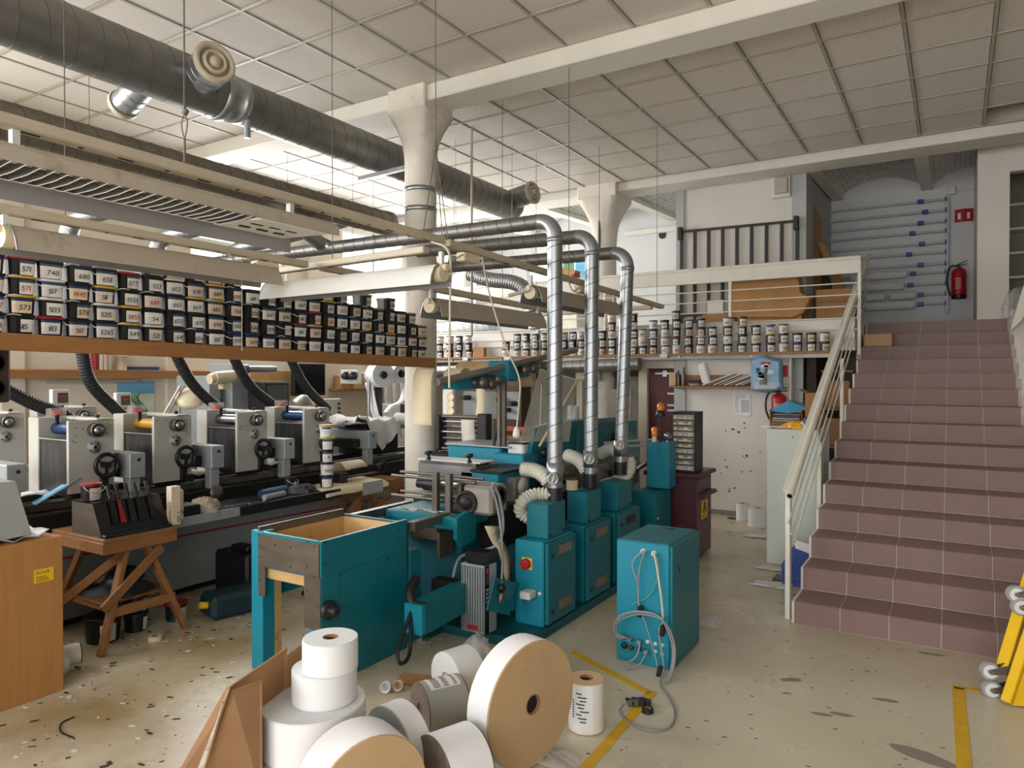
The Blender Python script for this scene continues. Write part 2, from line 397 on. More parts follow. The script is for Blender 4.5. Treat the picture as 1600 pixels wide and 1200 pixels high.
# ceiling: slab above, metal grid and single boards
ceil = struct(B(-9, 3.6, -3.6, 9.6, 4.95, 5.1), 'ceiling', 'plenum')
gx = [.257+.6*k for k in range(-15, 6)]
near_y = [4.70+.6*k for k in range(-14, 2)]; far_y = [6.295+.61*k for k in range(-2, 6)]
def bars(ys, x0, x1):
    g = MB()
    for x in gx: g.box(x-.012, x+.012, ys[0], ys[-1], CZ-.006, CZ+.03)
    for y in ys: g.box(x0, x1, y-.012, y+.012, CZ-.005, CZ+.03)
    return g
bars([-3.5]+near_y[1:-1]+[5.30], -8.5, 3.3).out('ceiling_grid', 'grid_metal', ceil, 'stuff')
bars([5.62]+far_y[1:], -8.5, 3.3).out('ceiling_grid', 'grid_metal', ceil, 'stuff')
def boards(name, m, ys, vis, seg):
    me = {}; far = MB()
    for i in range(len(gx)-1):
        for j in range(len(ys)-1):
            x0, x1, y0, y1 = gx[i]+.016, gx[i+1]-.016, ys[j]+.016, ys[j+1]-.016
            if seg == 'far' and x0 > .2 and y1 > 8.9 and x0 < 1.5: continue          # the missing board
            if not vis((x0+x1)/2, (y0+y1)/2): far.box(x0, x1, y0, y1, CZ+.002, CZ+.02); continue
            k = round(y1-y0, 3)
            if k not in me: me[k] = B(-(x1-x0)/2, (x1-x0)/2, -k/2, k/2, .001, .02, c=.004).mesh('ceiling_tile', [m])
            o = bpy.data.objects.new('ceiling_tile', me[k]); COL.objects.link(o); o.parent = ceil
            o.location = ((x0+x1)/2, (y0+y1)/2, CZ+R.uniform(0, .003))
    if far.v: far.out('ceiling_tile_field', m, ceil, 'stuff')
def seen(x, y):
    q = Vector((x, y, CZ))-CAM; w = q.dot(_f)
    if w < .3: return False
    return -120 < 800+F*q.dot(_r)/w < 1720 and 600-F*q.dot(_u)/w > -120
boards('near', 'ceiling_board_smooth', [-3.5]+near_y[1:-1]+[5.30], seen, 'near')
boards('far', 'ceiling_board', [5.62]+far_y[1:], seen, 'far')
# beams with the two mushroom columns
struct(B(-8.5, 3.4, 5.29, 5.63, 4.33, 4.95, c=.01), 'trim_1', 'beam_paint')
struct(B(-8.5, 3.4, 9.42, 9.86, 4.37, 4.95, c=.01), 'trim_2', 'beam_paint')
def column(name, x, y, w, r, zb, cz, zc):
    m = MB(); m.box(x-w, x+w, y-w, y+w, zc, cz, 0, .012)
    secs = []
    for t in [i/8 for i in range(9)]:                           # the bell: square at the top, round at the neck
        k = t**2.3; z = zb+(zc-zb)*(1-(1-t)**1.0); ring = []
        for i in range(32):
            a = 2*math.pi*i/32; c_, s_ = math.cos(a), math.sin(a); sq = 1/max(abs(c_), abs(s_))
            rad = (1-k)*r+k*w*(1+(sq-1)*min(1, t*1.2)); ring.append((x+c_*rad, y+s_*rad, z))
        secs.append(ring)
    m.rings(secs, 0); m.cyl((x, y, 0), (x, y, zb+.01), r*1.02, r, 32)
    return struct(m, name, 'plaster')
c1 = column('column_1', -4.415, 5.46, .225, .153, 3.72, 4.49, 4.26)
for z in (3.55, 3.36):
    m = MB(); m.lathe([(.153, z-.022), (.158, z-.022), (.158, z+.022), (.153, z+.022)], (-4.415, 5.46, 0), n=32); m.out('strap', 'galvanised', c1)
c2 = column('column_2', -4.35, 9.62, .3, .17, 3.55, 4.5, 4.3)
MB().tube([(-4.36, 9.40, 4.4), (-4.34, 9.42, 4.1), (-4.36, 9.44, 3.5)], .016, 6).out('cable', 'cable_black', c2)
# walls
def wall(name, m, axis, at, th, a0, a1, z0, z1, holes=()):
    mb = MB(); xs = sorted({a0, a1, *[v for h in holes for v in h[:2]]}); zs = sorted({z0, z1, *[v for h in holes for v in h[2:]]})
    for i in range(len(xs)-1):
        for j in range(len(zs)-1):
            cx, cz_ = (xs[i]+xs[i+1])/2, (zs[j]+zs[j+1])/2
            if any(h[0] < cx < h[1] and h[2] < cz_ < h[3] for h in holes): continue
            if axis == 'x': mb.box(at, at+th, xs[i], xs[i+1], zs[j], zs[j+1])
            else: mb.box(xs[i], xs[i+1], at, at+th, zs[j], zs[j+1])
    return struct(mb, name, m)
LW = [(-2.4, -.8, 2.3, 4.2), (.4, 2.0, 2.3, 4.2), (5.75, 7.35, 2.55, 4.2), (8.5, 10.1, 2.3, 4.2)]
wl = wall('wall_left', 'cream_wall', 'x', -8.7, .2, -3.6, FY+.2, 0, 4.95, LW)
BW = [(-7.4, -5.4, .9, 3.5), (-4.4, -2.4, .9, 3.5), (-1.4, .6, .9, 3.5), (1.1, 3.1, .9, 3.5)]
wall('wall_back', 'white_wall', 'y', -3.6, .1, -8.5, 3.4, 0, 4.95, BW)
wall('wall_right', 'grey_wall', 'x', 3.4, .2, -3.6, FY+.2, 0, 4.95)
FW = [(-7.2, -6.0, 3.1, 4.0), (-4.45, -3.2, 3.6, 4.15)]
wall('wall_far', 'cool_wall', 'y', FY, .2, -8.5, 3.4, 0, 4.95, FW[:1])
k = 0
for y0, y1, z0, z1 in LW:
    k += 1; m = MB()
    for y in (y0+.03, (y0+y1)/2, y1-.03): m.box(-8.62, -8.56, y-.03, y+.03, z0, z1)
    for z in (z0+.03, z0+(z1-z0)*.62, z1-.03): m.box(-8.62, -8.56, y0, y1, z-.03, z+.03)
    w = struct(m, 'window_%d' % k, 'window_frame'); B(-8.595, -8.59, y0, y1, z0, z1).out('window_pane', 'glass', w)
    if k == 4:
        for i in range(9): B(-8.5, -8.44, y0-.05, y1+.05, z0+.02+i*.11, z0+.045+i*.11).out('blind_slat', 'blind', w)
for x0, x1, z0, z1 in BW:
    k += 1; m = MB()
    for x in (x0+.03, (x0+x1)/2, x1-.03): m.box(x-.03, x+.03, -3.57, -3.51, z0, z1)
    for z in (z0+.03, (z0+z1)/2, z1-.03): m.box(x0, x1, -3.57, -3.51, z-.03, z+.03)
    w = struct(m, 'window_%d' % k, 'window_frame'); B(x0, x1, -3.545, -3.54, z0, z1).out('window_pane', 'glass', w)
x0, x1, z0, z1 = FW[0]; k += 1; m = MB()
for x in (x0+.03, (x0+x1)/2, x1-.03): m.box(x-.03, x+.03, FY+.07, FY+.13, z0, z1)
for z in (z0+.03, z1-.03): m.box(x0, x1, FY+.07, FY+.13, z-.03, z+.03)
w = struct(m, 'window_%d' % k, 'window_frame'); B(x0, x1, FY+.1, FY+.105, z0, z1).out('window_pane', 'glass', w)
for y in (3.55, 5.4, 7.75):                                         # flat pilasters of the left wall
    struct(B(-8.5, -8.44, y, y+.22, 0, 4.6), 'trim_%d' % (3+int(y)), 'cream_wall')
# brick vaults behind the second beam
def brick_material():
    m = bpy.data.materials.new('whitewashed_brick'); m.use_nodes = True; MATS['vault_brick'] = m
    n, l = m.node_tree.nodes, m.node_tree.links; b = n['Principled BSDF']; b.inputs['Roughness'].default_value = .9
    tc = n.new('ShaderNodeTexCoord'); mp = n.new('ShaderNodeMapping'); l.new(tc.outputs['Object'], mp.inputs[0]); mp.inputs['Rotation'].default_value = (0, 0, 0)
    br = n.new('ShaderNodeTexBrick'); l.new(mp.outputs[0], br.inputs[0]); br.inputs['Scale'].default_value = 4.2
    br.inputs['Color1'].default_value = S('F0EFEB'); br.inputs['Color2'].default_value = S('DEDBD4'); br.inputs['Mortar'].default_value = S('B9B3A8')
    br.inputs['Mortar Size'].default_value = .022
    ns = n.new('ShaderNodeTexNoise'); ns.inputs['Scale'].default_value = 9; ns.inputs['Detail'].default_value = 6; l.new(mp.outputs[0], ns.inputs['Vector'])
    gap = n.new('ShaderNodeMath'); gap.operation = 'MULTIPLY'; l.new(br.outputs['Fac'], gap.inputs[0])
    rg = n.new('ShaderNodeMapRange'); rg.inputs[1].default_value = .52; rg.inputs[2].default_value = .6; l.new(ns.outputs['Fac'], rg.inputs[0]); l.new(rg.outputs[0], gap.inputs[1])
    mx = n.new('ShaderNodeMix'); mx.data_type = 'RGBA'; l.new(gap.outputs[0], mx.inputs[0]); l.new(br.outputs['Color'], mx.inputs[6]); mx.inputs[7].default_value = S('3C3833')
    l.new(mx.outputs[2], b.inputs['Base Color'])
    bp = n.new('ShaderNodeBump'); bp.invert = True; bp.inputs['Strength'].default_value = .8; bp.inputs['Distance'].default_value = .02; l.new(br.outputs['Fac'], bp.inputs['Height']); l.new(bp.outputs[0], b.inputs['Normal'])
brick_material()
vx = [-8.5, -7.0, -5.55, -4.2, -2.85, -1.55, -.35, .85, 2.05, 3.3]
m = MB(); fl = MB()
for i in range(len(vx)-1):
    a, b_ = vx[i], vx[i+1]; g = []
    for t in range(11):
        u = t/10; z = 4.42+.24*math.sin(math.pi*u)**.8; g.append([(a+(b_-a)*u, 9.8, z), (a+(b_-a)*u, FY+.05, z+.1)])
    m.sheet([[r[1] for r in g], [r[0] for r in g]])
    fl.bar((b_, 9.82, 4.415), (b_, FY, 4.525), .15, .07)
struct(m, 'vault_ceiling', 'vault_brick')
struct(fl, 'trim_20', 'beam_paint')
struct(B(-8.5, 3.4, 9.7, FY+.2, 4.85, 4.95), 'trim_21', 'beam_paint')
# mezzanine: slab, fascia, wall under it
struct(B(-8.5, -.99, 9.26, FY, 2.06, 2.43), 'mezzanine_floor', 'white_wall')
struct(B(-8.5, -.99, 9.2, 9.26, 2.2, 2.44), 'trim_22', 'white_wall')
sl = aY(1057, 600, 9.1).x; sr = aY(1236, 600, 9.1).x
uw = struct(B(sl, sr, 9.1, 9.26, 0, 2.06), 'wall_under_mezzanine', 'white_wall')
m = MB()
for k in range(22):
    x = sl+.35+R.betavariate(2, 2)*1.0; z = R.choice([.3, .55, .75, .8, 1.05, 1.1, 1.15])+R.uniform(-.06, .06); m.obox((x, 9.0985, z), (1, 0, R.uniform(-1, 1)), (0, 1, 0), R.uniform(.004, .02), .001, R.uniform(.002, .012))
m.out('wall_scuffs', 'litter_dark', uw, 'stuff')
struct(B(sl-.02, sl+.13, 9.06, 9.1, 0, 2.04, c=.005), 'trim_23', 'trim_grey')
struct(B(sl+.13, sr, 9.085, 9.1, 0, .06), 'baseboard_1', 'grey_wall')
struct(B(sr, sr+.02, 9.0, 9.1, 0, 2.04), 'trim_24', 'white_wall')
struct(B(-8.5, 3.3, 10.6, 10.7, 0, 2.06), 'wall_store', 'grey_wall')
# brown-red door with closer, in a pale frame
dl, dr = aY(1015, 600, 9.3).x, aY(1058, 600, 9.3).x
d = struct(B(dl, dr+.3, 9.28, 9.33, .02, aY(1015, 577, 9.3).z, c=.004), 'door_1', 'door_red')
m = MB(); zt = aY(1015, 577, 9.3).z
m.box(dl-.13, dl-.01, 9.22, 9.34, 0, zt+.16); m.box(dl-.01, dr+.3, 9.22, 9.34, zt+.01, zt+.16); m.out('door_frame', 'cream_wall', d)
m = MB(); m.box(dl+.1, dl+.36, 9.245, 9.28, zt-.07, zt-.045); m.box(dl+.2, dl+.26, 9.25, 9.28, zt-.1, zt-.02); m.out('door_closer', 'steel', d)
for y in (615, 633, 641): B(aY(1043, y, 9.27).x, dr+.28, 9.265, 9.28, aY(1043, y, 9.27).z-.012, aY(1043, y, 9.27).z+.012).out('door_bar', 'lid_white', d)
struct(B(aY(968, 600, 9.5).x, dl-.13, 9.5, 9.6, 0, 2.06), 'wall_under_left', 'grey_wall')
# elevator shaft panel on the mezzanine
px0, px1, px2 = aY(1057, 400, 9.9).x, aY(1250, 400, 9.9).x, aY(1281, 400, 9.9).x
m = MB(); m.box(px0+.12, px1-.1, 9.9, 10.3, 2.43, 4.6); struct(m, 'wall_shaft', 'shaft_wall')
m = MB(); m.box(px0, px0+.12, 9.87, 10.3, 2.43, 4.5, 0, .005); m.box(px1-.1, px1+.08, 9.87, 10.3, 2.43, 4.6, 0, .005); struct(m, 'trim_25', 'trim_grey')
struct(B(px1-.02, px1+.06, 10.3, FY, 2.43, 4.7), 'trim_26', 'trim_grey')
# right-hand door jamb, open doorway with shelves beyond
jx = aY(1527, 400, 10.35).x; jr = aY(1577, 400, 10.35).x
struct(B(jx, jr, 10.35, FY, 2.3, 4.75), 'wall_stair_right', 'shaft_wall')
struct(B(jr, 3.4, 10.35, 10.5, aY(1577, 268, 10.35).z, 4.75), 'trim_27', 'shaft_wall')
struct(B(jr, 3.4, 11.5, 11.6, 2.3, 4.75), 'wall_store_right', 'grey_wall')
for i in range(5): struct(B(jr, 3.3, 11.2, 11.5, 2.7+i*.31, 2.73+i*.31), 'trim_%d' % (30+i), 'white_wall')
# staircase: 15 risers of tile
ST = struct(MB(), 'staircase', 'grout')
RI, TR, Y0, XL, XR = .1625, .352, 5.335, -.953, .56
body = MB(); NS = 15
for k in range(NS):
    y = Y0+k*TR; body.box(XL, XR, y+.003, y+TR+.014 if k < NS-1 else FY, 0 if k == 0 else k*RI-.02, (k+1)*RI-.004)
ST.data = body.mesh('staircase', ['grout'])
TW = .2975
me_r = B(-TW/2+.0035, TW/2-.0035, -.007, .007, -RI/2+.004, RI/2-.004, c=.002).mesh('riser_tile', ['step_tile'])
me_t = B(-TW/2+.004, TW/2-.004, -TR/2+.004, TR/2-.003, -.007, .007, c=.002).mesh('tread_tile', ['step_tile'])
for k in range(NS):
    for i in range(5):
        x = XL+TW*(i+.5)
        for nm, me, loc in (('riser_tile', me_r, (x, Y0+k*TR+.005, k*RI+RI/2)), ('tread_tile', me_t, (x, Y0+k*TR+TR/2, (k+1)*RI-.007))):
            if nm == 'tread_tile' and (k+1)*RI > 1.9: continue
            o = bpy.data.objects.new(nm, me); COL.objects.link(o); o.parent = ST; o.location = loc
m = MB()
for k in range(NS):                                                  # stepped stringer wall beside the flight
    m.box(XL-.02, XL, Y0+k*TR+.03, Y0+(k+1)*TR+.03, 0, (k+1)*RI-.01)
struct(m, 'trim_40', 'white_wall')
m = MB()
for k in range(NS): m.box(.56, .72, Y0+k*TR, Y0+(k+1)*TR, 0, (k+1)*RI+.1)
struct(m, 'wall_stair_side', 'plaster')
# ---------------- ducts, tracks and lamps overhead ----------------
def helix(m, p0, p1, r, pitch, wr=.0035, seg=20, mi=0):
    p0 = Vector(p0); p1 = Vector(p1); d, a, b = frame(p1-p0); L = (p1-p0).length; n = max(2, int(L/pitch*seg)); pts = []
    for i in range(n+1):
        t = i/seg*2*math.pi; z = min(L, i/seg*pitch); pts.append(p0+d*z+(a*math.cos(t)+b*math.sin(t))*r)
    m.tube(pts, wr, 4, mi); return m
def duct_part(parent, name, m, p0, p1, r, pitch=.13, n=28, seam=.0035):
    o = MB().cyl(p0, p1, r, n=n).out(name, m, parent)
    helix(MB(), p0, p1, r, pitch, seam).out('spiral_seam', 'seam', o); return o
z1 = 4.0
t = thing('ventilation_duct', 'large grey spiral ventilation duct with round air nozzle under the ceiling boards', 'duct', (-5, 2.5, z1))
duct_part(t, 'duct_section', 'dusty_galvanised', (-5, -3.4, z1), (-5, 3.62, z1), .2, .17)
duct_part(t, 'duct_section', 'dusty_galvanised', (-5, 3.75, z1), (-5, 8.1, z1), .177, .15)
MB().lathe([(.2, 3.6), (.206, 3.6), (.206, 3.66), (.177, 3.78), (.182, 3.78), (.182, 3.84), (.177, 3.84)], (-5, 0, z1), (0, 1, 0), 28).out('reducer', 'galvanised', t)
def nozzle(parent, o, d, r, L0, m='galvanised'):
    d = Vector(d).normalized(); o = Vector(o)
    b = MB(); b.cyl(o, o+d*L0, r, n=28, cap=False)
    for k in (.55, .72, .9): b.lathe([(r, L0*k-.006), (r+.005, L0*k), (r, L0*k+.006)], o, d, 28)
    n_ = b.out('nozzle', m, parent)
    e = o+d*L0; f = MB()
    f.lathe([(r+.012, -.03), (r+.018, 0), (r+.005, .02), (r*.84, .012), (r*.8, -.05)], e, d, 28)
    f.lathe([(r*.66, -.02), (r*.62, .022), (r*.5, .022), (r*.46, -.04)], e, d, 28)
    f.lathe([(r*.32, -.02), (r*.28, .03), (.001, .034)], e, d, 24); f.out('diffuser_ring', 'cream_paint', n_)
    MB().cyl(e-d*.08, e-d*.075, r*.99, n=24).out('nozzle_throat', 'black_plastic', n_)
nozzle(t, (-5, 3.42, z1), (1, -.25, .1), .135, .42)
nozzle(t, (-5, 3.1, z1-.03), (-1, .1, -.25), .1, .5)
nozzle(t, (-5, 7.98, z1+.05), (1, -.1, .12), .13, .42, 'dusty_galvanised')
MB().cyl((-4.93, 3.86, z1-.3), (-4.93, 3.86, z1-.15), .028, n=12).out('sensor_stub', 'galvanised', t)
MB().lathe([(.177, 8.1), (.16, 8.14), (0, 8.15)], (-5, 0, z1), (0, 1, 0), 28).out('end_cap', 'dusty_galvanised', t)
MB().obox((-4.85, 5.42, 3.78), (1, -.08, 0), (0, 1, 0), .36, .02, .02).top('duct_bracket', 'steel', 'short steel channel bracket strapped to the near column carrying the large duct', 'bracket')
z2, x2 = 3.25, -4.75
t = thing('return_duct', 'dusty brown grey spiral duct running behind the cream light track', 'duct', (x2, 2.5, z2))
duct_part(t, 'duct_section', 'brown_galvanised', (x2, -3.3, z2), (x2, 5.35, z2), .115, .14)
MB().lathe([(.115, 5.33), (.122, 5.33), (.122, 5.38), (0, 5.385)], (x2, 0, z2), (0, 1, 0), 28).out('end_cap', 'dusty_galvanised', t)
MB().tube([(x2, 3.9, z2-.05), (-4.72, 4.15, 3.05), (-4.7, 4.45, 2.9)], .06, 16, 0, 5).out('branch', 'galvanised', t)
def exhaust(i, vx_, vy, zt, xl, zb, lab, tilt=0, dz=0, dampz=1.0):
    t = thing('exhaust_pipe', lab, 'pipe', (vx_, vy, zb)); r = .054; br = .13
    xt = vx_+tilt
    duct_part(t, 'vertical_pipe', 'galvanised', (vx_, vy, zb+.07), (xt, vy, zt-br), r, .115, 24, .0028)
    duct_part(t, 'horizontal_pipe', 'dusty_galvanised', (xl, vy, zt+dz), (xt-br, vy, zt), r, .12, 24, .0028)
    el = [(xt-br, vy, zt)]+[(xt-br+br*math.sin(a), vy, zt-br+br*math.cos(a)) for a in [math.pi/2*k/7 for k in range(8)]]
    m = MB().tube(el, r*1.03, 20); m.out('elbow', 'galvanised', t)
    MB().lathe([(r, zt-br-.03), (r*1.08, zt-br-.03), (r*1.08, zt-br), (r, zt-br)], (xt, vy, 0), n=20).out('sleeve', 'galvanised', t); m = MB()
    m.lathe([(r, zb+.14), (r*1.09, zb+.14), (r*1.09, zb+.27), (r, zb+.27)], (vx_, vy, 0), n=20); m.out('sleeve', 'galvanised', t)
    MB().cyl((vx_, vy, zb-.02), (vx_, vy, zb+.09), r*1.02, n=20).out('collar', 'black_plastic', t)
    dq = Vector((vx_, vy, dampz)); dv = Vector((.35, -1, 0)).normalized()
    m = MB(); m.cyl(dq, dq+dv*.085, .036, n=20); m.lathe([(.036, .075), (.043, .08), (.043, .09), (.03, .09), (.03, .07)], dq, dv, 20); o = m.out('damper', 'galvanised', t); MB().cyl(dq+dv*.0855, dq+dv*.0865, .03, n=18).out('damper_opening', 'iron', o)
    MB().obox(dq+dv*.088, (.3, .1, 1), dv, .026, .003, .004).out('damper_blade', 'lid_white', o)
    return t
e1 = exhaust(1, -2.42, 4.5, 2.865, -6.9, .87, 'nearest spiral exhaust pipe rising from the front teal cabinet and bending left', 0, .02, 1.03)
e2 = exhaust(2, -2.424, 5.1, 2.855, -4.15, .9, 'middle spiral exhaust pipe rising from the second teal cabinet', .01, .03, 1.11)
e3 = exhaust(3, -2.427, 5.7, 2.81, -4.35, .93, 'farthest spiral exhaust pipe of the three, rising from the third teal cabinet', .06, .02, 1.17)
a = Vector((-4.35, 5.7, 2.83)); MB().tube([a, a+Vector((-.1, 0, .02)), a+Vector((-.2, .05, .1)), a+Vector((-.35, .1, .25))], .055, 18, 0, 5).out('elbow', 'galvanised', e3)
MB().tube([(-4.62, 4.5, 2.87), (-4.75, 4.45, 2.95), (-4.85, 4.4, 3.1)], .05, 16, 0, 4).out('fork', 'galvanised', e1)
def flex(m, pts, r, pitch, n=16, amp=.06, sm=8):
    p = cat_curve(pts, sm); L = [0]
    for i in range(1, len(p)): L.append(L[-1]+(p[i]-p[i-1]).length)
    N = int(L[-1]/pitch*4); q = []
    for i in range(N+1):
        s_ = L[-1]*i/N; k = max(j for j in range(len(L)) if L[j] <= s_+1e-9); k = min(k, len(p)-2)
        u = (s_-L[k])/max(1e-6, L[k+1]-L[k]); q.append(p[k].lerp(p[k+1], u))
    return m.tube(q, lambda t: r*(1+amp*math.cos(2*math.pi*t*N/4)), n)
MB_ = MB()
p = [aY(735, 428, 7.2), aY(765, 437, 7.2), aY(800, 441, 7.2), aY(820, 452, 7.2), aY(832, 478, 7.2), aY(838, 512, 7.3)]
flex(MB_, p, .085, .035); MB_.cyl(p[2]+Vector((0, 0, .08)), Vector((p[2].x, p[2].y, CZ)), .003, n=6); MB_.top('flexible_duct', 'foil', 'silver crinkled flexible duct bending down behind the exhaust pipes', 'duct')
a = aY(712, 410, 6.7); flex(MB(), [aY(697, 407, 6.6), a, aY(727, 412, 6.9)], .075, .035).cyl(a+Vector((0, 0, .07)), Vector((a.x, a.y, CZ)), .003, n=6).top('flexible_duct', 'foil', 'short silver flexible duct stub right of the near column', 'duct')
m = MB(); m.cyl(aY(650, 512, 10.3), aY(772, 503, 10.3), .2, n=24); t = m.top('back_duct', 'galvanised', 'pale spiral duct lying along the far left corner above the pot shelf', 'duct')
helix(MB(), aY(650, 512, 10.3), aY(772, 503, 10.3), .2, .14).out('spiral_seam', 'seam', t)
m = MB(); m.cyl(aY(660, 581, 8.9), aY(1000, 569, 8.9), .085, n=24); t = m.top('low_duct', 'dusty_galvanised', 'dark spiral duct hung just below the pot shelf', 'duct')
helix(MB(), aY(660, 581, 8.9), aY(1000, 569, 8.9), .085, .12).out('spiral_seam', 'seam', t)
# small silver duct bends peeping between the tracks by the left windows
for i, (q, lab) in enumerate((((108, 352), 'nearest'), ((245, 380), 'middle'), ((357, 398), 'farthest'))):
    o = aX(q[0], q[1], -6.1)
    MB().tube([o+Vector((.0, -.02, -.5)), o+Vector((0, 0, -.05)), o+Vector((.1, .06, .06)), o+Vector((.45, .15, .12)), Vector((-4.8, o.y+.35, 3.22))], .07, 16, 0, 5).top('duct_bend', 'foil', lab+' silver duct bend above the tub shelf, before the left wall', 'duct', 'duct bends over the press hoses')
# tracks
def track(name, p0, p1, lab, w=.06, h=.045):
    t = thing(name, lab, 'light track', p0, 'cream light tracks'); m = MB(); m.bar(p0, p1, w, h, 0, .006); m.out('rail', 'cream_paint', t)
    d = (Vector(p1)-Vector(p0)); L = d.length; d.normalize(); s = MB(); k = .2
    while k < L-.1:
        q = Vector(p0)+d*k; s.obox(q+Vector((0, 0, -h/2-.001)), d, (-d.y, d.x, 0), .03 if int(k*10) % 3 else .008, .006, .0015); k += .17
    s.out('rail_slots', 'dark_iron', t, 'stuff'); return t
AX, AZ = -2.75, 2.575
ta = track('light_track', (AX, .2, 2.625), (AX, 3.62, 2.605), 'near cream light track running from the left edge to the column')
ta2 = track('light_track', (AX, 3.66, 2.6), (AX, 7.6, 2.52), 'far cream light track passing behind the exhaust pipes to the right')
tb = track('light_track', (-3.85, .9, 2.55), (-3.85, 3.5, 2.53), 'cream light track above the left tub shelf, behind the louvre lamp')
tcr = track('light_track', (-4.55, 3.62, 2.53), (AX-.035, 3.5, 2.535), 'short cream cross track joining the two long tracks before the column')
tdd = track('light_track', (-3.85, 3.64, 2.53), (-3.85, 4.5, 2.52), 'cream track stub passing behind the cross track toward the column')
tc = track('light_track', (-3.25, 3.75, 2.4), (-3.25, 6.1, 2.37), 'lower cream light track beginning right of the near column')
te = track('light_track', (-6.9, 8.3, 2.55), (-2.9, 7.7, 2.53), 'far cream cross track behind the exhaust pipes')
for x in (-6, -3.6): MB().cyl((x, 8.3-.6*(x+6.9)/4, 2.55), (x, 8.3-.6*(x+6.9)/4, CZ), .003, n=6).out('hanger', 'wire', te)
for t, q in ((ta2, (AX, 3.9, 2.565)), (tb, (-3.85, 3.15, 2.5)), (ta2, (AX, 5.6, 2.53))):
    o = B(q[0]-.035, q[0]+.035, q[1]-.09, q[1]+.09, q[2]-.06, q[2]+.0, c=.006).out('socket_box', 'lamp_cap', t)
    MB().tube([Vector(q)+Vector((.02, -.09, -.02)), Vector(q)+Vector((.02, -.2, -.06)), Vector(q)+Vector((.02, -.3, .02))], .006, 6, 0, 4).out('lead', 'rope', t)
m = MB(); m.cyl(aY(795, 462, 4.68), Vector((AX, 4.7, aX(832, 454, AX).z)), .014, n=10); m.top('conduit', 'cream_paint', 'thin cream conduit tube ending at a lamp cap behind the nearest exhaust pipe', 'conduit')
# plain trough lamps
def trough(p0, p1, ztop, zbot, lab, m0='lamp_white', w=.1, ends=(1, 1)):
    p0 = Vector((*p0, 0)); p1 = Vector((*p1, 0)); d = (p1-p0).normalized(); s = Vector((d.y, -d.x, 0)); L = (p1-p0).length; hgt = ztop-zbot
    t = thing('trough_lamp', lab, 'lamp', (p0.x, p0.y, zbot), 'trough lamps on the tracks')
    prof = [(-w, 0), (-w*.98, hgt*.12), (-w*.86, hgt*.45), (-w*.62, hgt*.78), (-w*.3, hgt*.97), (0, hgt), (w*.3, hgt*.97), (w*.62, hgt*.78), (w*.86, hgt*.45), (w*.98, hgt*.12), (w, 0)]
    def sec(k, off): return [p0+d*k+s*(x*off)+Vector((0, 0, zbot+z*off-(1-off)*.01)) for x, z in prof]
    m = MB(); a, b_, c, e = sec(0, 1), sec(L, 1), sec(0, .965), sec(L, .965)
    n = len(prof)
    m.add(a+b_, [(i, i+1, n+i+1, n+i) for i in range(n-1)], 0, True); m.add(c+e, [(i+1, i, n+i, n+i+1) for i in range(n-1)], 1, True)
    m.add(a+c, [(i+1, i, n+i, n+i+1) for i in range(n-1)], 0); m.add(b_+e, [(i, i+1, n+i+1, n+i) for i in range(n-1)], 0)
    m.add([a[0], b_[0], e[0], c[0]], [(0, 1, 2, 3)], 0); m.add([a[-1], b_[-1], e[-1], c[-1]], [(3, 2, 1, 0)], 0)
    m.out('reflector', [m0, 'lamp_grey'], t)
    for q in (a, b_): MB().tube(q, .004, 6).out('edge_bead', 'steel', t)
    MB().cyl(p0+d*.06+Vector((0, 0, zbot+hgt*.45)), p1-d*.06+Vector((0, 0, zbot+hgt*.45)), .018, n=12).out('tube', 'lid_white', t)
    m = MB(); m.box(-.02, .02, .05, L-.05, hgt*.62, hgt*.9)
    mm = MB(); mm.obox(p0+d*(L/2)+Vector((0, 0, zbot+hgt*.75)), d, s, L/2-.03, .03, .016); mm.out('ballast_box', 'lamp_grey', t)
    for e_, q, dd in ((ends[0], p0, -1), (ends[1], p1, 1)):
        if not e_: continue
        qq = q+d*(dd*.004); z = zbot+hgt*.55
        c_ = MB(); c_.cyl(qq+Vector((0, 0, z))-d*(dd*.03), qq+Vector((0, 0, z))+d*(dd*.02), w*.5, n=20); c_.cyl(qq+Vector((0, 0, z+.035)), qq+Vector((0, 0, z+.035))+d*(dd*.045), .02, n=14)
        c_.out('end_cap', 'lamp_cap', t)
        B(qq.x-.012, qq.x+.012, qq.y-.012, qq.y+.012, z+.03, ztop+.07).out('hanger', 'lid_white', t)
    return t
trough((-3.85, 1.64), (-3.85, 3.2), 2.475, 2.345, 'dusty trough lamp hanging before the nearest tubs of the left shelf', w=.11)
q = aY(550, 428, 3.32); q2 = aY(550, 452, 3.22)
l3 = trough((-2.52, 3.3), (-4.03, 3.34), q.z, q2.z-.01, 'clean white trough lamp crossing in front of the near column', 'lamp_bright', w=.095)
trough((-3.22, 4.1), (-3.22, 5.65), aX(690, 467, -3.22).z, aX(680, 494, -3.15).z, 'dusty trough lamp just right of the column under the lower track', w=.1)
trough((AX, 4.73), (AX, 6.28), aX(835, 446, AX).z, aX(830, 473, AX).z, 'dusty trough lamp passing behind the exhaust pipes', w=.1)
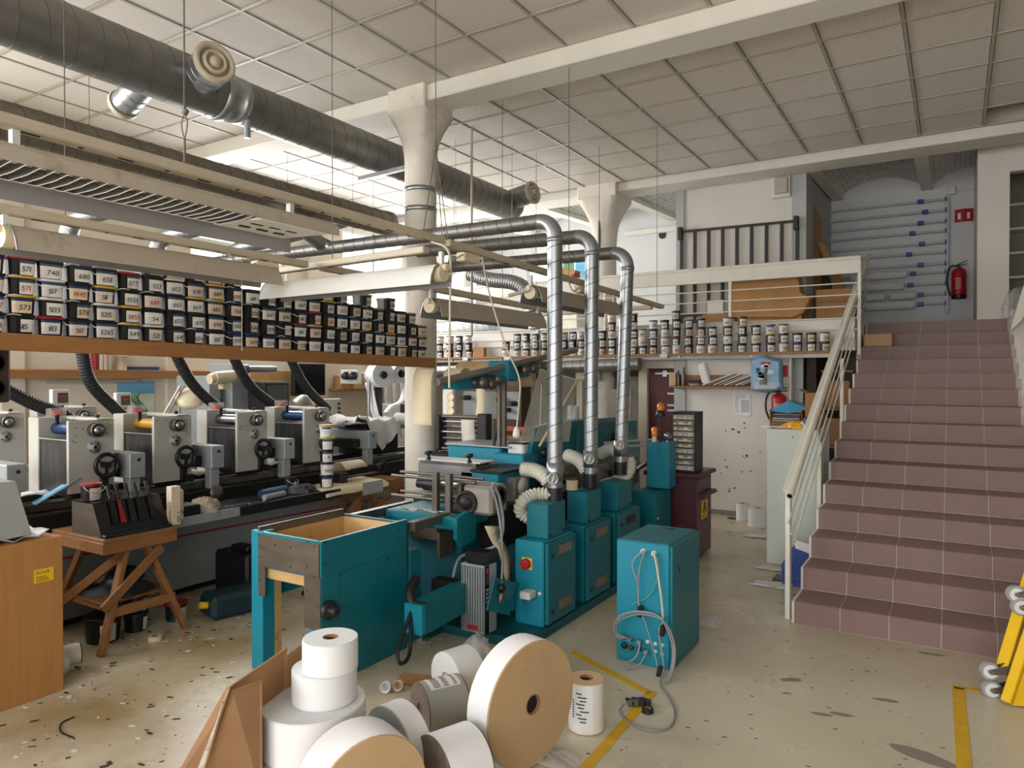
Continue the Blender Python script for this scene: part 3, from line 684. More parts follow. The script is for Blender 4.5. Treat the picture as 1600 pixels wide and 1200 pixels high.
# louvre lamp
t = thing('louvre_lamp', 'long grey louvre lamp with open cells hanging at the upper left', 'lamp', (-2.78, 1.7, 2.4))
xr_, xl_, y0_, y1_ = -2.6, -2.955, .95, 2.58
m = MB()
prof = [(xr_, 2.452), (xr_-.006, 2.495), (xr_-.05, 2.52), (-2.9, 2.52), (xl_, 2.49), (xl_-.004, 2.4)]
inn = [(x+(.004 if x < -2.78 else -.004), z-.004) for x, z in prof]; n = len(prof)
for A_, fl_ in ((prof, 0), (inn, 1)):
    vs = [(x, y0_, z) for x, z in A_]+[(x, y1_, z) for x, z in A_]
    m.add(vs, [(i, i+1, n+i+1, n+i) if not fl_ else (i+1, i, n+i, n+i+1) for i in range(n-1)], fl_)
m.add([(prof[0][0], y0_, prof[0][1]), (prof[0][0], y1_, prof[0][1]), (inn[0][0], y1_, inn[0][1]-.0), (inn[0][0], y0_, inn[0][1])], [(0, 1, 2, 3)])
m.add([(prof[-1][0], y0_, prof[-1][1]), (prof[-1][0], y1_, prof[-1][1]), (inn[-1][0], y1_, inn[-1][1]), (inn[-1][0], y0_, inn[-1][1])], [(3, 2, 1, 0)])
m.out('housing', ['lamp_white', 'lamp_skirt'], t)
lv = MB(); le = MB(); y = 1.0
while y < 2.1:
    pts = [(-2.62, 2.478), (-2.62, 2.455), (-2.72, 2.445), (-2.85, 2.445), (-2.93, 2.466), (-2.93, 2.478)]
    lv.prism([(x, y, z) for x, z in pts], (0, .003, 0)); le.tube([(x, y, z-.001) for x, z in pts[1:5]], .0022, 4); y += .045
for x in (-2.69, -2.86): lv.box(x-.0015, x+.0015, 1.0, 2.1, 2.45, 2.478)
lv.out('louvre', 'louvre_grey', t, 'stuff'); le.out('louvre_edge', 'lamp_bright', t, 'stuff'); B(-2.945, -2.615, .97, 2.11, 2.487, 2.49).out('cell_shade_back', 'iron', t)  # dark fins and added dark backing stand in for shade inside the cells
m = MB().obox((-2.77, 2.31, 2.456), (1, 0, -.04), (0, 1, 0), .165, .2, .005); o = m.out('cover_plate', 'lamp_bright', t)
s = MB()
for k in range(3):
    for x in (-2.73, -2.82): s.box(x-.008, x+.008, 2.16+k*.1, 2.22+k*.1, 2.447, 2.4505)
s.out('vent_slots', 'black_plastic', o)
for x in (-2.69, -2.86): MB().cyl((x, 1.0, 2.472), (x, 2.1, 2.472), .008, n=10).out('tube', 'lid_white', t)
m = MB()
for y in (1.2, 2.4): m.box(-2.765, -2.735, y-.012, y+.012, 2.515, 2.6)
m.out('hanger', 'lid_white', t)
# suspension wires
def wire(x, y, za, zb, lab, r=.003, m='wire', loop=False):
    w = MB().cyl((x, y, zb), (x, y, za), r, n=6)
    if loop:
        w.tube([(x, y, zb), (x+.02, y, zb-.04), (x, y, zb-.1), (x-.02, y, zb-.04), (x, y, zb)], .003, 5, 0, 4); w.cyl((x, y, zb-.2), (x, y, zb-.1), .005, n=6); w.cyl((x, y, zb), (x+.015, y, zb+.015), .012, n=8)
    w.top('hanging_wire', m, lab, 'wire', 'ceiling suspension wires')
wire(AX, 1.84, CZ, 2.85, 'thick hanging wire with a loop crossing in front of the large duct nozzle', .004, loop=True)
wire(AX, 5.36, CZ, 2.58, 'long hanging wire to the track right behind the nearest exhaust pipe')
wire(AX, 7.45, CZ, 2.53, 'hanging wire holding the right end of the long cream track', loop=False)
wire(-3.85, 3.75, CZ, 2.55, 'thin hanging wire reaching the cross track near the louvre lamp end')
wire(-3.85, 1.91, CZ, 2.56, 'thin hanging wire nearest the left edge, crossing the large duct')
p0 = Vector((AX, 3.55, 3.18))
m = MB(); m.cyl(p0, (AX, 3.55, CZ), .003, n=6)
for y in (3.42, 3.62, 3.68): m.cyl(p0, (AX, y, 2.6), .003, n=6)
m.cyl(p0-Vector((0, 0, .02)), p0+Vector((0, 0, .03)), .008, n=8)
m.top('hanging_wire', 'wire', 'hanging wire that splits into slanting strands right of the near column', 'wire', 'ceiling suspension wires')
for px, py, zb, lab in ((139, 120, 3.1, 'thin hanging wire second from the left edge, below the large duct'), (449, 240, 3.2, 'hanging wire nearest below the large duct midpoint'), (551, 258, 3.2, 'hanging wire left of the near column, in the middle of three'), (583, 282, 3.2, 'hanging wire closest to the left side of the near column'), (785, 158, 2.5, 'hanging wire midway between the two columns'), (838, 234, 2.5, 'hanging wire above the end of the large duct')):
    q = aZ(px, py, CZ); wire(q.x, q.y, CZ, zb, lab)
q = aZ(737, 200, CZ)
MB().cyl((q.x, q.y, 2.2), (q.x, q.y, CZ), .013, n=8).top('hanging_rod', 'cream_paint', 'cream hanging rod between the near column and the exhaust pipes', 'rod')
MB().cyl(Vector((-3.85, aX(378, 385, -3.85).y, 2.54)), aX(378, 548, -3.85), .0025, n=6).top('pull_cord', 'rope', 'thin pull cord hanging before the left tub shelf', 'cord')
# hanging cables with sockets
def cable(pts, r, m, name, lab, cat, sm=8): return MB().tube(pts, r, 8, 0, sm).top(name, m, lab, cat)
q = [Vector((AX, 3.5, 2.585)), aY(702, 396, 3.42), aY(703, 480, 3.4), aY(702, 570, 3.4), aY(702, 606, 3.4)]
t = thing('socket_strip', 'grey triple socket strip hanging on a white cable before the column', 'socket', aY(700, 648, 3.4))
MB().tube(q, .007, 8, 0, 6).out('cable', 'rope', t)
a, b_ = aY(693, 608, 3.4), aY(710, 648, 3.4)
MB().obox((a+b_)/2, (1, .2, 0), (-.2, 1, 0), .033, .022, (a.z-b_.z)/2, 0, .006).out('socket_body', 'socket_grey', t)
for y in (620, 631, 642):
    o = aY(704, y, 3.372); dv = Vector((.2, -1, 0)).normalized(); m = MB(); m.lathe([(.021, 0), (.023, .004), (.017, .004), (.016, -.004), (.001, -.004)], o, (.25, -1, 0), 16); so = m.out('socket', 'lamp_cap', t)
    MB().cyl(o+Vector((-.006, 0, 0))-dv*.004, o+Vector((-.006, 0, 0))-dv*.002, .003, n=6).out('socket_pin_hole', 'black_plastic', so)
t = thing('pendant_switch', 'white pear switch hanging on a slack white cable above the orange rollers', 'switch', aY(806, 680, 4.1))
MB().tube([Vector((AX, 4.06, 2.575)), aY(765, 460, 4.0), aY(790, 540, 4.05), aY(811, 590, 4.1), aY(811, 630, 4.1), aY(807, 672, 4.1)], .006, 8, 0, 8).out('cable', 'rope', t)
MB().lathe([(.008, .05), (.02, .03), (.026, 0), (.026, -.02), (.001, -.03)], aY(807, 678, 4.1), n=14).out('switch_body', 'lid_white', t)
# ---------------- shelves of ink tubs ----------------
x0, x1 = -4.36, -4.13
sb = thing('tub_shelf', 'long wooden board shelf holding the square ink tubs at left', 'shelf', (-4.25, 3.3, 1.87))
m = MB(); a0, a1 = Vector((0, 1.2, 1.985)), Vector((0, 5.28, 1.915))
def shelf_z(y): return a0.z+(y-a0.y)/(a1.y-a0.y)*(a1.z-a0.z)
for X_, zo, w_, h_ in ((-4.245, -.012, .22, .024),):
    m.bar((X_, a0.y, a0.z+zo), (X_, a1.y, a1.z+zo), w_, h_, 0, .003)
m.out('board', 'shelf_wood', sb)
m = MB(); m.bar((-4.125, a0.y, a0.z-.048), (-4.125, a1.y+.03, a1.z-.04), .02, .09, 0, .003); m.out('front_rail', 'shelf_wood', sb)
def ring(w, z, n=20, p=5):
    o = []
    for i in range(n):
        t = 2*math.pi*(i+.5)/n; c, s = math.cos(t), math.sin(t)
        k = (abs(c)**p+abs(s)**p)**(-1/p); o.append((c*k*w, s*k*w, z))
    return o
def tub_mesh(p, w, h):
    m = MB(); m.rings([ring(w*.86, .0, 20, p), ring(w*.9, .004, 20, p), ring(w*.97, h*.82, 20, p), ring(w*1.01, h*.83, 20, p), ring(w*1.01, h*.87, 20, p)], 0, True, False); return m
def lid_mesh(p, w, h):
    m = MB(); m.rings([ring(w*1.03, h*.86, 20, p), ring(w*1.07, h*.87, 20, p), ring(w*1.07, h*.985, 20, p), ring(w*1.03, h, 20, p), ring(w*.9, h*.985, 20, p)], 0, True, False); return m
def label_grid(p, w, h, a0_, a1_, z0, z1, k=9):
    rows = []
    for z in (z0, z1):
        rr = w*(.9+.07*(z/(h*.82))); row = []
        for i in range(k+1):
            t = a0_+(a1_-a0_)*i/k; c, s = math.cos(t), math.sin(t); q = (abs(c)**p+abs(s)**p)**(-1/p)
            row.append((c*q*(rr+.0018), s*q*(rr+.0018), z))
        rows.append(row)
    return rows
LM = ('label_white', 'label_cream', 'label_pink', 'lid_white', 'label_white')
class TubKit:
    def __init__(s, p, w, h):
        s.p, s.w, s.h = p, w, h
        s.body = {c: tub_mesh(p, w, h).mesh('ink_tub', [c]) for c in ('black_plastic', 'tub_white')}
        s.lid = {c: lid_mesh(p, w, h).mesh('lid', [c]) for c in ('black_plastic', 'lid_yellow', 'lid_red', 'lid_blue', 'lid_white', 'lid_green')}
        s.lab = {}
        for v, (u0, u1, zz0, zz1, band) in enumerate(((-.78, .8, .05, .84, 1), (-.3, .82, .05, .8, 1), (-.8, .55, .06, .82, 1), (-.5, .78, .06, .72, 0), (-.8, .78, .05, .74, 0), (-.15, .8, .08, .74, 0))):
            for c in ('label_white', 'label_cream', 'label_pink'):
                m = MB(); zt = zz1 if not band else zz1-.15; m.sheet(label_grid(p, w, h, u0, u1, h*zz0, h*zt))
                if band: m.sheet(label_grid(p, w, h, u0, u1, h*zt, h*zz1), 1)
                for k in range(4): m.sheet(label_grid(p, w+.0006, h, u0+.06, u0+.06+(u1-u0)*(.3+.1*(k % 2)), h*(zz0+.08+k*.09), h*(zz0+.1+k*.09), 3), 2)
                s.lab[(v, c)] = m.mesh('label', [c, 'label_blue' if v != 2 else 'lid_blue', 'print_grey'])
        m = MB(); m.tube([(w*.2, -w*1.02, h*.84), (w*.75, -w*1.05, h*.66), (w*1.06, -w*.6, h*.52), (w*1.12, 0, h*.5), (w*1.06, w*.6, h*.56), (w*.75, w*1.05, h*.7), (w*.2, w*1.02, h*.84)], .0025, 5, 0, 4)
        m2 = MB(); m2.tube([(w*.1, -w*1.02, h*.84), (w*.62, -w*1.06, h*.9), (w*1.1, -w*.8, h*.98), (w*1.14, -w*.2, h*.94)], .0025, 5, 0, 4)
        s.hand = [m.mesh('handle', ['handle_white']), m2.mesh('handle', ['handle_white'])]
        s.num = {}
    def make(s, loc, rot, lid, v, c, label, group, num=None, ink='ink_black', hand=None, body='black_plastic', cat='tub', name='ink_tub', par=1):
        o = bpy.data.objects.new(name, s.body[body]); COL.objects.link(o); o.location = loc; o.rotation_euler = (0, 0, rot)
        o['label'] = label; o['category'] = cat
        if group: o['group'] = group
        def ch(nm, me, pa):
            q = bpy.data.objects.new(nm, me); COL.objects.link(q); q.parent = pa; return q
        ch('lid', s.lid[lid], o)
        if v is not None:
            L = ch('label', s.lab[(v, c)], o)
            if num:
                kk = (num, ink, v in (1, 3, 5), s.w)
                if kk not in s.num:
                    m = MB(); sz = s.h*.4; wd = len(num)*.62*sz; y0 = (-wd/2+.2*s.w) if v not in (1, 3, 5) else (-wd/2+.4*s.w)
                    rr = s.w*.95+.0025; m.text(num, (rr, y0, s.h*.22), (.0, 1, 0), (.05, 0, 1), sz, 0, .12)
                    s.num[kk] = m.mesh('handwriting', [ink])
                ch('handwriting', s.num[kk], L)
        if hand is not None: ch('handle', s.hand[hand], o)
        return o
kit = TubKit(6, .0635, .1)
CL = {'black_plastic': 'black', 'lid_yellow': 'yellow', 'lid_red': 'red', 'lid_blue': 'dark blue', 'lid_white': 'white', 'lid_green': 'green'}
cols = [8, 38, 82, 125, 167, 204, 241, 281, 308, 345, 368, 395, 422, 452, 477, 497, 520, 543, 565, 583, 600, 615, 630, 645, 660]
cnt = [4, 4, 4, 4, 4, 4, 5, 5, 5, 5, 5, 4, 4, 4, 5, 5, 5, 5, 4, 5, 4, 5, 4, 4, 3]
known = {(0, 2): '511', (0, 1): '497', (0, 0): '506', (1, 0): '5115', (1, 1): '573', (1, 2): '571', (1, 3): '571', (2, 0): '813', (2, 1): '5133', (2, 2): '517', (3, 0): '513', (3, 1): '578', (3, 2): '1445', (4, 0): '5265', (4, 1): '5215', (4, 2): '511', (5, 0): '549', (5, 1): '5855', (5, 2): '5555', (5, 3): '577', (6, 0): '521', (6, 1): '54', (6, 3): '553', (7, 0): '64', (7, 1): '655', (7, 2): '665', (7, 3): '602', (8, 0): '604', (8, 1): '695', (8, 2): '669', (8, 3): '638', (9, 0): '610', (9, 2): '683', (9, 3): '689', (10, 0): '797', (11, 2): '705', (12, 0): '7076', (12, 1): '7095', (14, 0): '728', (15, 0): '725', (15, 3): '750', (22, 0): '2077', (22, 1): '2057', (23, 3): '665'}
lidk = {(1, 3): 'lid_red', (1, 2): 'lid_yellow', (2, 0): 'lid_red', (2, 1): 'lid_white', (2, 2): 'lid_white', (4, 2): 'lid_yellow', (5, 1): 'lid_yellow', (5, 3): 'lid_red', (6, 0): 'lid_white', (5, 0): 'lid_yellow', (1, 1): 'lid_yellow', (9, 3): 'lid_yellow', (9, 2): 'lid_yellow', (8, 2): 'lid_yellow', (13, 3): 'lid_yellow', (15, 2): 'lid_red', (16, 3): 'lid_yellow', (17, 4): 'lid_yellow', (21, 4): 'lid_red', (19, 4): 'lid_yellow', (21, 0): 'lid_green', (24, 2): 'lid_yellow', (24, 1): 'lid_yellow', (10, 2): 'lid_blue', (14, 1): 'lid_red', (20, 3): 'lid_yellow', (15, 1): 'lid_yellow'}
R2 = random.Random(3)
for i, px in enumerate(cols):
    y = aX(px, 540, -4.13).y+.0; w = kit.w
    yy = 1.70+.1438*i
    for j in range(cnt[i]):
        lid = lidk.get((i, j)) or R2.choice(['black_plastic']*14+['lid_yellow', 'lid_white', 'lid_blue'])
        num = known.get((i, j)) or (R2.choice('567')+str(R2.randint(10, 99)))
        v = R2.choice([0, 0, 1, 1, 2, 3, 4, 5]); c = R2.choice(['label_white']*3+['label_cream', 'label_pink'])
        ink = R2.choice(['ink_black']*5+['ink_red'])
        top = ' top layer' if j == cnt[i]-1 else ' %s layer up' % ordinal(j+1) if j else ' bottom layer'
        lab = '%s-lidded ink tub marked %s, %s stack from the left,%s' % (CL[lid], num, ordinal(i+1), top)
        kit.make((-4.13-w*1.12+R2.uniform(-.008, .008), yy+R2.uniform(-.001, .001), shelf_z(yy)+.0015+j*.1002), R2.uniform(-.03, .03), lid, v, c, lab, 'square ink tubs on the left shelf', num, ink, R2.choice([None, None, 0, 1, 1]))
# far shelf with round pots under the mezzanine rail
SY = 9.0
def far_z(px): return aY(px, 562+(548-562)*(px-700)/600, SY).z
xa, xb = aY(640, 560, SY).x, aY(1302, 550, SY).x; zs_ = 2.045
t = thing('pot_shelf', 'long wooden board shelf of round ink pots below the mezzanine railing', 'shelf', ((xa+xb)/2, SY, zs_-.03))
B(xa, xb, SY-.1, SY+.12, zs_-.028, zs_, c=.003).out('board', 'shelf_wood', t)
B(xa, xb, SY-.06, SY-.02, zs_-.075, zs_-.028).out('support_rail', 'dusty_galvanised', t)
kk = (xb-xa)/7
for i in range(8): B(xa+i*kk-.012, xa+i*kk+.012, SY-.08, SY+.1, zs_-.06, zs_-.028).out('bracket', 'lamp_cap', t)
for px in (727, 792, 1037): B(aY(px, 560, SY-.11).x-.05, aY(px, 560, SY-.11).x+.05, SY-.112, SY-.108, zs_-.05, zs_-.005).out('shelf_tag', 'lid_white', t)
pk = TubKit(2, .055, .11)
def pots(px, n, dy=0, big=False):
    global pi
    pi += 1; x = aY(px, 540, SY-.0+dy).x
    for j in range(n):
        lid = R2.choice(['black_plastic']*12+['lid_white', 'lid_yellow', 'lid_blue', 'lid_red']); v = R2.choice([4, 4, 4, 4, 0, 2]); c = R2.choice(['label_white']*6+['label_cream', 'label_pink'])
        num = R2.choice('1234')+str(R2.randint(10, 99)); pos = 'top' if j == n-1 else 'bottom' if j == 0 else ordinal(j+1)+' from bottom'
        lab = '%s-lidded round pot, %s label, %s, %s stack on far shelf' % (CL[lid], 'white' if c == 'label_white' else 'cream' if c == 'label_cream' else 'pinkish', pos, ordinal(pi))
        pk.make((x+R2.uniform(-.006, .006), SY+dy+R2.uniform(-.01, .01), zs_+.0005+j*.1103), -math.pi/2+.35+R2.uniform(-.3, .3), lid, v, c, lab, 'round ink pots on the far shelf', num, 'ink_black', R2.choice([None, None, 1]), 'tub_white' if R2.random() < .3 else 'black_plastic', 'pot', 'ink_pot')
pi = 0
for px, n in ((688, 3), (703, 3), (718, 3), (733, 3), (791, 2), (808, 3), (823, 3), (837, 3), (851, 3), (867, 2), (881, 3), (895, 3), (908, 3), (926, 3), (941, 3), (956, 5), (973, 4), (990, 5), (1004, 3), (1021, 4), (1039, 4), (1057, 5), (1076, 4), (1095, 4), (1113, 3), (1137, 4), (1160, 4), (1181, 3), (1203, 3), (1224, 3), (1246, 2), (1268, 2), (1289, 2)): pots(px, n)
q = aY(757, 559, SY+.02); B(q.x-.16, q.x+.02, SY-.03, SY+.05, zs_, zs_+.14, c=.002).top('small_carton', 'cardboard', 'small brown carton standing alone on the far pot shelf', 'carton')
# ---------------- the white press along the left ----------------
PX = -5.4
t = thing('label_press', 'long low grey label press base with a thin red stripe behind the trestle bench', 'press', (-5.8, 3.5, 0))
for y0, y1 in ((-.6, .9), (.905, 2.4), (2.405, 4.215), (4.22, 5.6), (5.605, 7.3)): B(-6.35, -5.26, y0, y1, .05, .62, c=.006).out('base_panel', 'press_grey', t)
B(-6.3, -5.3, -.6, 7.3, 0, .05).out('plinth', 'dark_iron', t)
m = MB().bar((-5.257, -.6, .535), (-5.257, 7.3, .415), .003, .014); m.out('red_stripe', 'sign_red', t)
B(-6.3, -5.33, -.6, 7.2, .62, .8, c=.01).out('bed', 'dark_iron', t)
for x, z in ((-5.47, .83), (-5.9, .84)): B(x-.03, x+.03, -.6, 7.2, z-.03, z+.03, c=.006).out('guide_rail', 'iron', t)
m = MB().lathe([(.055, 0), (.055, .02), (.02, .03), (.001, .03)], (-5.26, 6.15, .47), (1, 0, 0), 18); m.out('red_wheel', 'sign_red', t)
def disc(o, r, th, rim=.78, d=(1, 0, 0)): return MB().lathe([(r, 0), (r, th*.8), (r*.95, th), (r*rim, th), (r*rim*.95, th*.55), (r*.3, th*.5), (r*.25, th*1.1), (.001, th*1.1)], o, d, 26)
def unit(label, loc, group='printing units of the white press', cyl='blue_can', wheel=True, lamp=True, H_=.53):
    t = thing('printing_unit', label, 'printing unit', (0, 0, 0), group); W_ = .33
    B(-.03, 0, 0, W_, 0, H_, c=.004).out('front_plate', 'press_white', t)
    B(-.58, -.43, 0, W_*.95, -.03, H_+.01, c=.004).out('rear_plate', 'press_white', t)
    m = MB(); m.box(-.43, -.03, .012, .025, -.02, H_*.72); m.out('guard_plate', 'smear_plate', t)
    m = MB(); m.box(-.55, -.03, .06, .3, -.03, H_*.68); m.out('inner_body', 'dark_iron', t)
    B(-.43, -.03, .0, .03, H_*.72, H_*.74, c=.003).out('tie_bar', 'steel', t)
    B(-.56, 0, .2, .31, H_-.012, H_+.008, c=.004).out('top_bar', 'press_white', t)
    MB().cyl((-.53, .13, H_*.86), (-.05, .13, H_*.86), .045, n=20).out('cylinder', cyl, t)
    MB().cyl((-.53, .24, H_*.84), (-.05, .24, H_*.84), .05, n=20).out('ink_roller', 'black_rubber', t)
    a = disc((0, W_*.55, H_-.075), .053, .06).out('dial', 'iron', t)
    MB().lathe([(.034, .06), (.03, .075), (.001, .075)], (0, W_*.55, H_-.075), (1, 0, 0), 18).out('dial_face', 'steel', a)
    b_ = MB().lathe([(.047, 0), (.047, .012), (.02, .012), (.02, .025), (.001, .025)], (0, W_*.53, H_*.62), (1, 0, 0), 22)
    b2 = b_.out('bearing_flange', 'press_grey', t); s = MB()
    for k in range(4): s.cyl((.011, W_*.53+.036*math.cos(k*1.57+.7), H_*.62+.036*math.sin(k*1.57+.7)), (.016, W_*.53+.036*math.cos(k*1.57+.7), H_*.62+.036*math.sin(k*1.57+.7)), .006, n=8)
    s.cyl((.02, W_*.53, H_*.62), (.028, W_*.53, H_*.62), .012, n=10); s.out('flange_bolts', 'black_plastic', b2, 'stuff')
    s = MB()
    for k in range(9): s.lathe([(.005, 0), (.004, .002), (.001, .002)], (0, R.choice([.03, .05, .28, .3, .2, .1]), R.uniform(H_*.7, H_-.03)), (1, 0, 0), 8)
    s.out('screw_heads', 'black_plastic', t, 'stuff')
    if wheel:
        m = MB(); o = Vector((.045, W_*.75, H_*.36)); r = .082
        ringp = [o+Vector((0, r*math.cos(k*math.pi/12), r*math.sin(k*math.pi/12))) for k in range(25)]; m.tube(ringp, .016, 8)
        for k in range(3): m.bar(o, o+Vector((0, r*math.cos(k*2.09+.5), r*math.sin(k*2.09+.5))), .02, .012)
        m.cyl(o-Vector((.05, 0, 0)), o+Vector((.02, 0, 0)), .025, n=14); hw = m.out('handwheel', 'black_plastic', t)
        m = MB(); m.box(.0, .03, W_*.66, W_*.82, .0, H_*.24, c=.004); m.cyl((.03, W_*.85, .015), (.07, W_*.85, .015), .03, n=14); m.out('gear_bracket', 'dark_iron', t)
    for y, x in ((.1, -.36), (.27, -.12)): MB().lathe([(.013, -.07), (.013, .015), (.018, .02), (.018, .03), (.001, .035)], (x, y, H_), n=12).out('clamp_knob', 'black_plastic', t)
    if lamp:
        l_ = B(-.58, -.5, .12, .24, H_, H_+.075, c=.008).out('signal_box', 'clear_plastic', t)
        MB().box(-.56, -.51, .15, .22, H_+.005, H_+.055, c=.006).out('signal_lens', 'red_lens', l_)
    t.location = loc; return t
ul = (('nearest full white printing unit, its handwheel half dark behind the tool box', 2.69, 'blue_can'), ('second white printing unit with a yellow cylinder and bright handwheel', 3.335, 'lid_yellow'), ('third white printing unit with silver cylinder, behind the rag on the bench', 4.11, 'steel'), ('fourth white printing unit, left of the tall tub stack', 4.88, 'blue_can'))
for lab, y, c in ul: unit(lab, (PX, y, .9), cyl=c)
unit('rusty printing unit of the second press at the far left edge', (-7.0, 2.79, .9), 'printing units of the second press', wheel=False, lamp=False)
unit('printing unit of the second press showing its dial above the first white unit', (-7.0, 3.42, .93), 'printing units of the second press', wheel=False, lamp=False)
B(-7.6, -6.9, -.6, 4.4, 0, .9, c=.01).top('second_press_base', 'press_grey', 'low base of the second press behind the white printing units', 'press base')
for i, (y0, lab) in enumerate(((2.25, 'grey lamp box at the left edge above the slanted carton'), (3.08, 'grey lamp box between the first and second white printing units'), (3.78, 'grey lamp box between the second and third white printing units'), (4.55, 'grey lamp box between the third and fourth white printing units'), (5.68, 'grey lamp box right of the tall tub stack'))):
    t = thing('lamp_box', lab, 'lamp box', (-5.55, y0+.06, .8), 'curing lamp boxes of the press')
    B(-5.95, -5.3, y0, y0+.125, .975, 1.165, c=.006).out('box_body', 'lamp_house_grey', t)
    B(-5.42, -5.34, y0+.02, y0+.105, .801, .975, c=.004).out('box_leg', 'lamp_house_grey', t)
    B(-5.93, -5.42, y0-.1, y0, .99, 1.08, c=.01).out('fan_housing', 'dark_iron', t)
    MB().lathe([(.013, 0), (.012, .005), (.001, .005)], (-5.3, y0+.07, 1.115), (1, 0, 0), 12).out('lock', 'black_plastic', t)
    m = MB(); m.text('GEW', (-5.2985, y0+.03, 1.035), (0, 1, 0), (0, 0, 1), .032); m.out('lettering', 'print_grey', t)
# clutter on the bed
for k, (y, w, mt, lab) in enumerate(((2.4, .26, 'paper', 'white paper sheet on the press bed left of the first unit'), (3.86, .2, 'litter_white', 'bundle of pale strips on the press bed between units'), (4.6, .22, 'litter_white', 'pale waste strips on the press bed by the fourth unit'))):
    g = [[(-5.87+.35*a/5, y+w*b_/4, .9+.02*math.sin(a*1.3+b_)) for b_ in range(5)] for a in range(6)]
    MB().sheet(g, 0, .004).top('waste_sheet', mt, lab, 'sheet')
g = [[(-5.52+.13*a, 2.5+.1*b_-.03*a, .86+.05*b_) for b_ in range(4)] for a in range(2)]
MB().sheet(g, 0, .003).top('printed_web', 'mural_sky', 'short blue printed web curling out of the first white unit', 'web')
for y, x, lab in ((3.75, -5.2, 'worn grey steel disc standing on the bench by the blue can'), (5.05, -5.25, 'dark gear disc standing behind the rags on the bench')):
    MB().lathe([(.065, 0), (.065, .02), (.02, .025), (.001, .025)], (x, y, .785), (1, .2, .2), 20).top('steel_disc', 'iron', lab, 'disc')
# black suction hoses
def hose(pts, lab): flex(MB(), pts, .05, .024, 14, .04, 8).top('suction_hose', 'black_rubber', lab, 'hose', 'black suction hoses of the press')
HX = -6.1
hose([aX(108, 395, HX), aX(112, 470, HX), aX(128, 548, HX), aX(143, 600, HX), aX(192, 650, HX)], 'black hose arching down to the second white unit, left of the beach picture')
hose([aX(262, 470, HX), aX(268, 530, HX), aX(283, 570, HX), aX(308, 608, HX), aX(352, 646, HX)], 'black hose arching down to the third white unit, right of the beach picture')
hose([aX(352, 490, HX), aX(360, 540, HX), aX(372, 572, HX), aX(395, 607, HX), aX(437, 640, HX)], 'black hose arching down to the fourth white unit before the old monitor')
hose([aX(440, 480, HX), aX(448, 540, HX), aX(461, 575, HX), aX(480, 607, HX), aX(512, 640, HX)], 'rightmost black hose of the press, in front of the wall screen')
hose([aX(-40, 590, -6.15), aX(10, 610, -6.15), aX(55, 632, -6.15), aX(95, 646, -6.15), aX(118, 662, -6.1)], 'black hose coming in from the left edge under the brown speaker')
# bench plank on trestles
def trestle(label, y0, y1, x0, x1, zt, wood='wood'):
    t = thing('trestle', label, 'trestle', ((x0+x1)/2, (y0+y1)/2, 0), 'wooden trestles under the bench')
    B(x0, x1, y0, y1, zt-.025, zt, c=.004).out('top_board', wood, t)
    for a in (0, 1):
        y = y0+.01 if a == 0 else y1-.01
        MB().bar((x0, y, zt-.06), (x1, y, zt-.06), .03, .075, 0, .004).out('apron', wood, t)
    MB().bar((x1-.01, y0, zt-.06), (x1-.01, y1, zt-.06), .03, .075, 0, .004).out('apron', wood, t)
    ym = (y0+y1)/2; sp = .24
    for x, s in ((x1-.05, 1), (x0+.06, -1)):
        for sg in (-1, 1):
            MB().bar((x-.02*s, ym+sg*.07, zt-.1), (x+.08*s, ym+sg*(sp+.05), 0), .035, .06, 0, .004, (1, 0, 0)).out('leg', wood, t)
        MB().bar((x+.05*s, ym-sp+.01, .24), (x+.05*s, ym+sp-.01, .24), .03, .06, 0, .004).out('crossbar', wood, t)
    for sg in (-1, 1): MB().bar((x0+.03, ym+sg*.2, .27), (x1-.0, ym+sg*.2, .27), .04, .05, 0, .004).out('stretcher', wood, t)
    MB().bar((x1-.06, ym-.08, zt-.12), (x0+.1, ym-.26, .22), .03, .06, 0, .004).out('brace', wood, t)
    MB().bar((x1-.02, y1-.1, zt-.12), (x1+.02, ym-.27, .28), .025, .06, 0, .004).out('brace', wood, t)
    return t
trestle('front wooden trestle carrying the black tool box, near the beech cabinet', 2.48, 2.98, -5.2, -4.56, .715)
trestle('rear wooden trestle under the tall tub stack', 4.75, 5.75, -5.2, -4.88, .70)
t = thing('bench_plank', 'dark stained bench plank bridging the two wooden trestles', 'bench', (-4.95, 3.9, .68))
MB().obox((-4.98, 3.865, .6985), (0, 1, 0), (-1, 0, 0), .875, .2, .02, 0, .004).out('plank', 'dark_plate', t)
B(-4.779, -4.765, 2.99, 3.65, .655, .725, c=.003).out('edge_strip', 'lamp_house_grey', t)
B(-4.779, -4.765, 3.65, 4.74, .65, .725, c=.003).out('edge_strip', 'dark_plate', t)
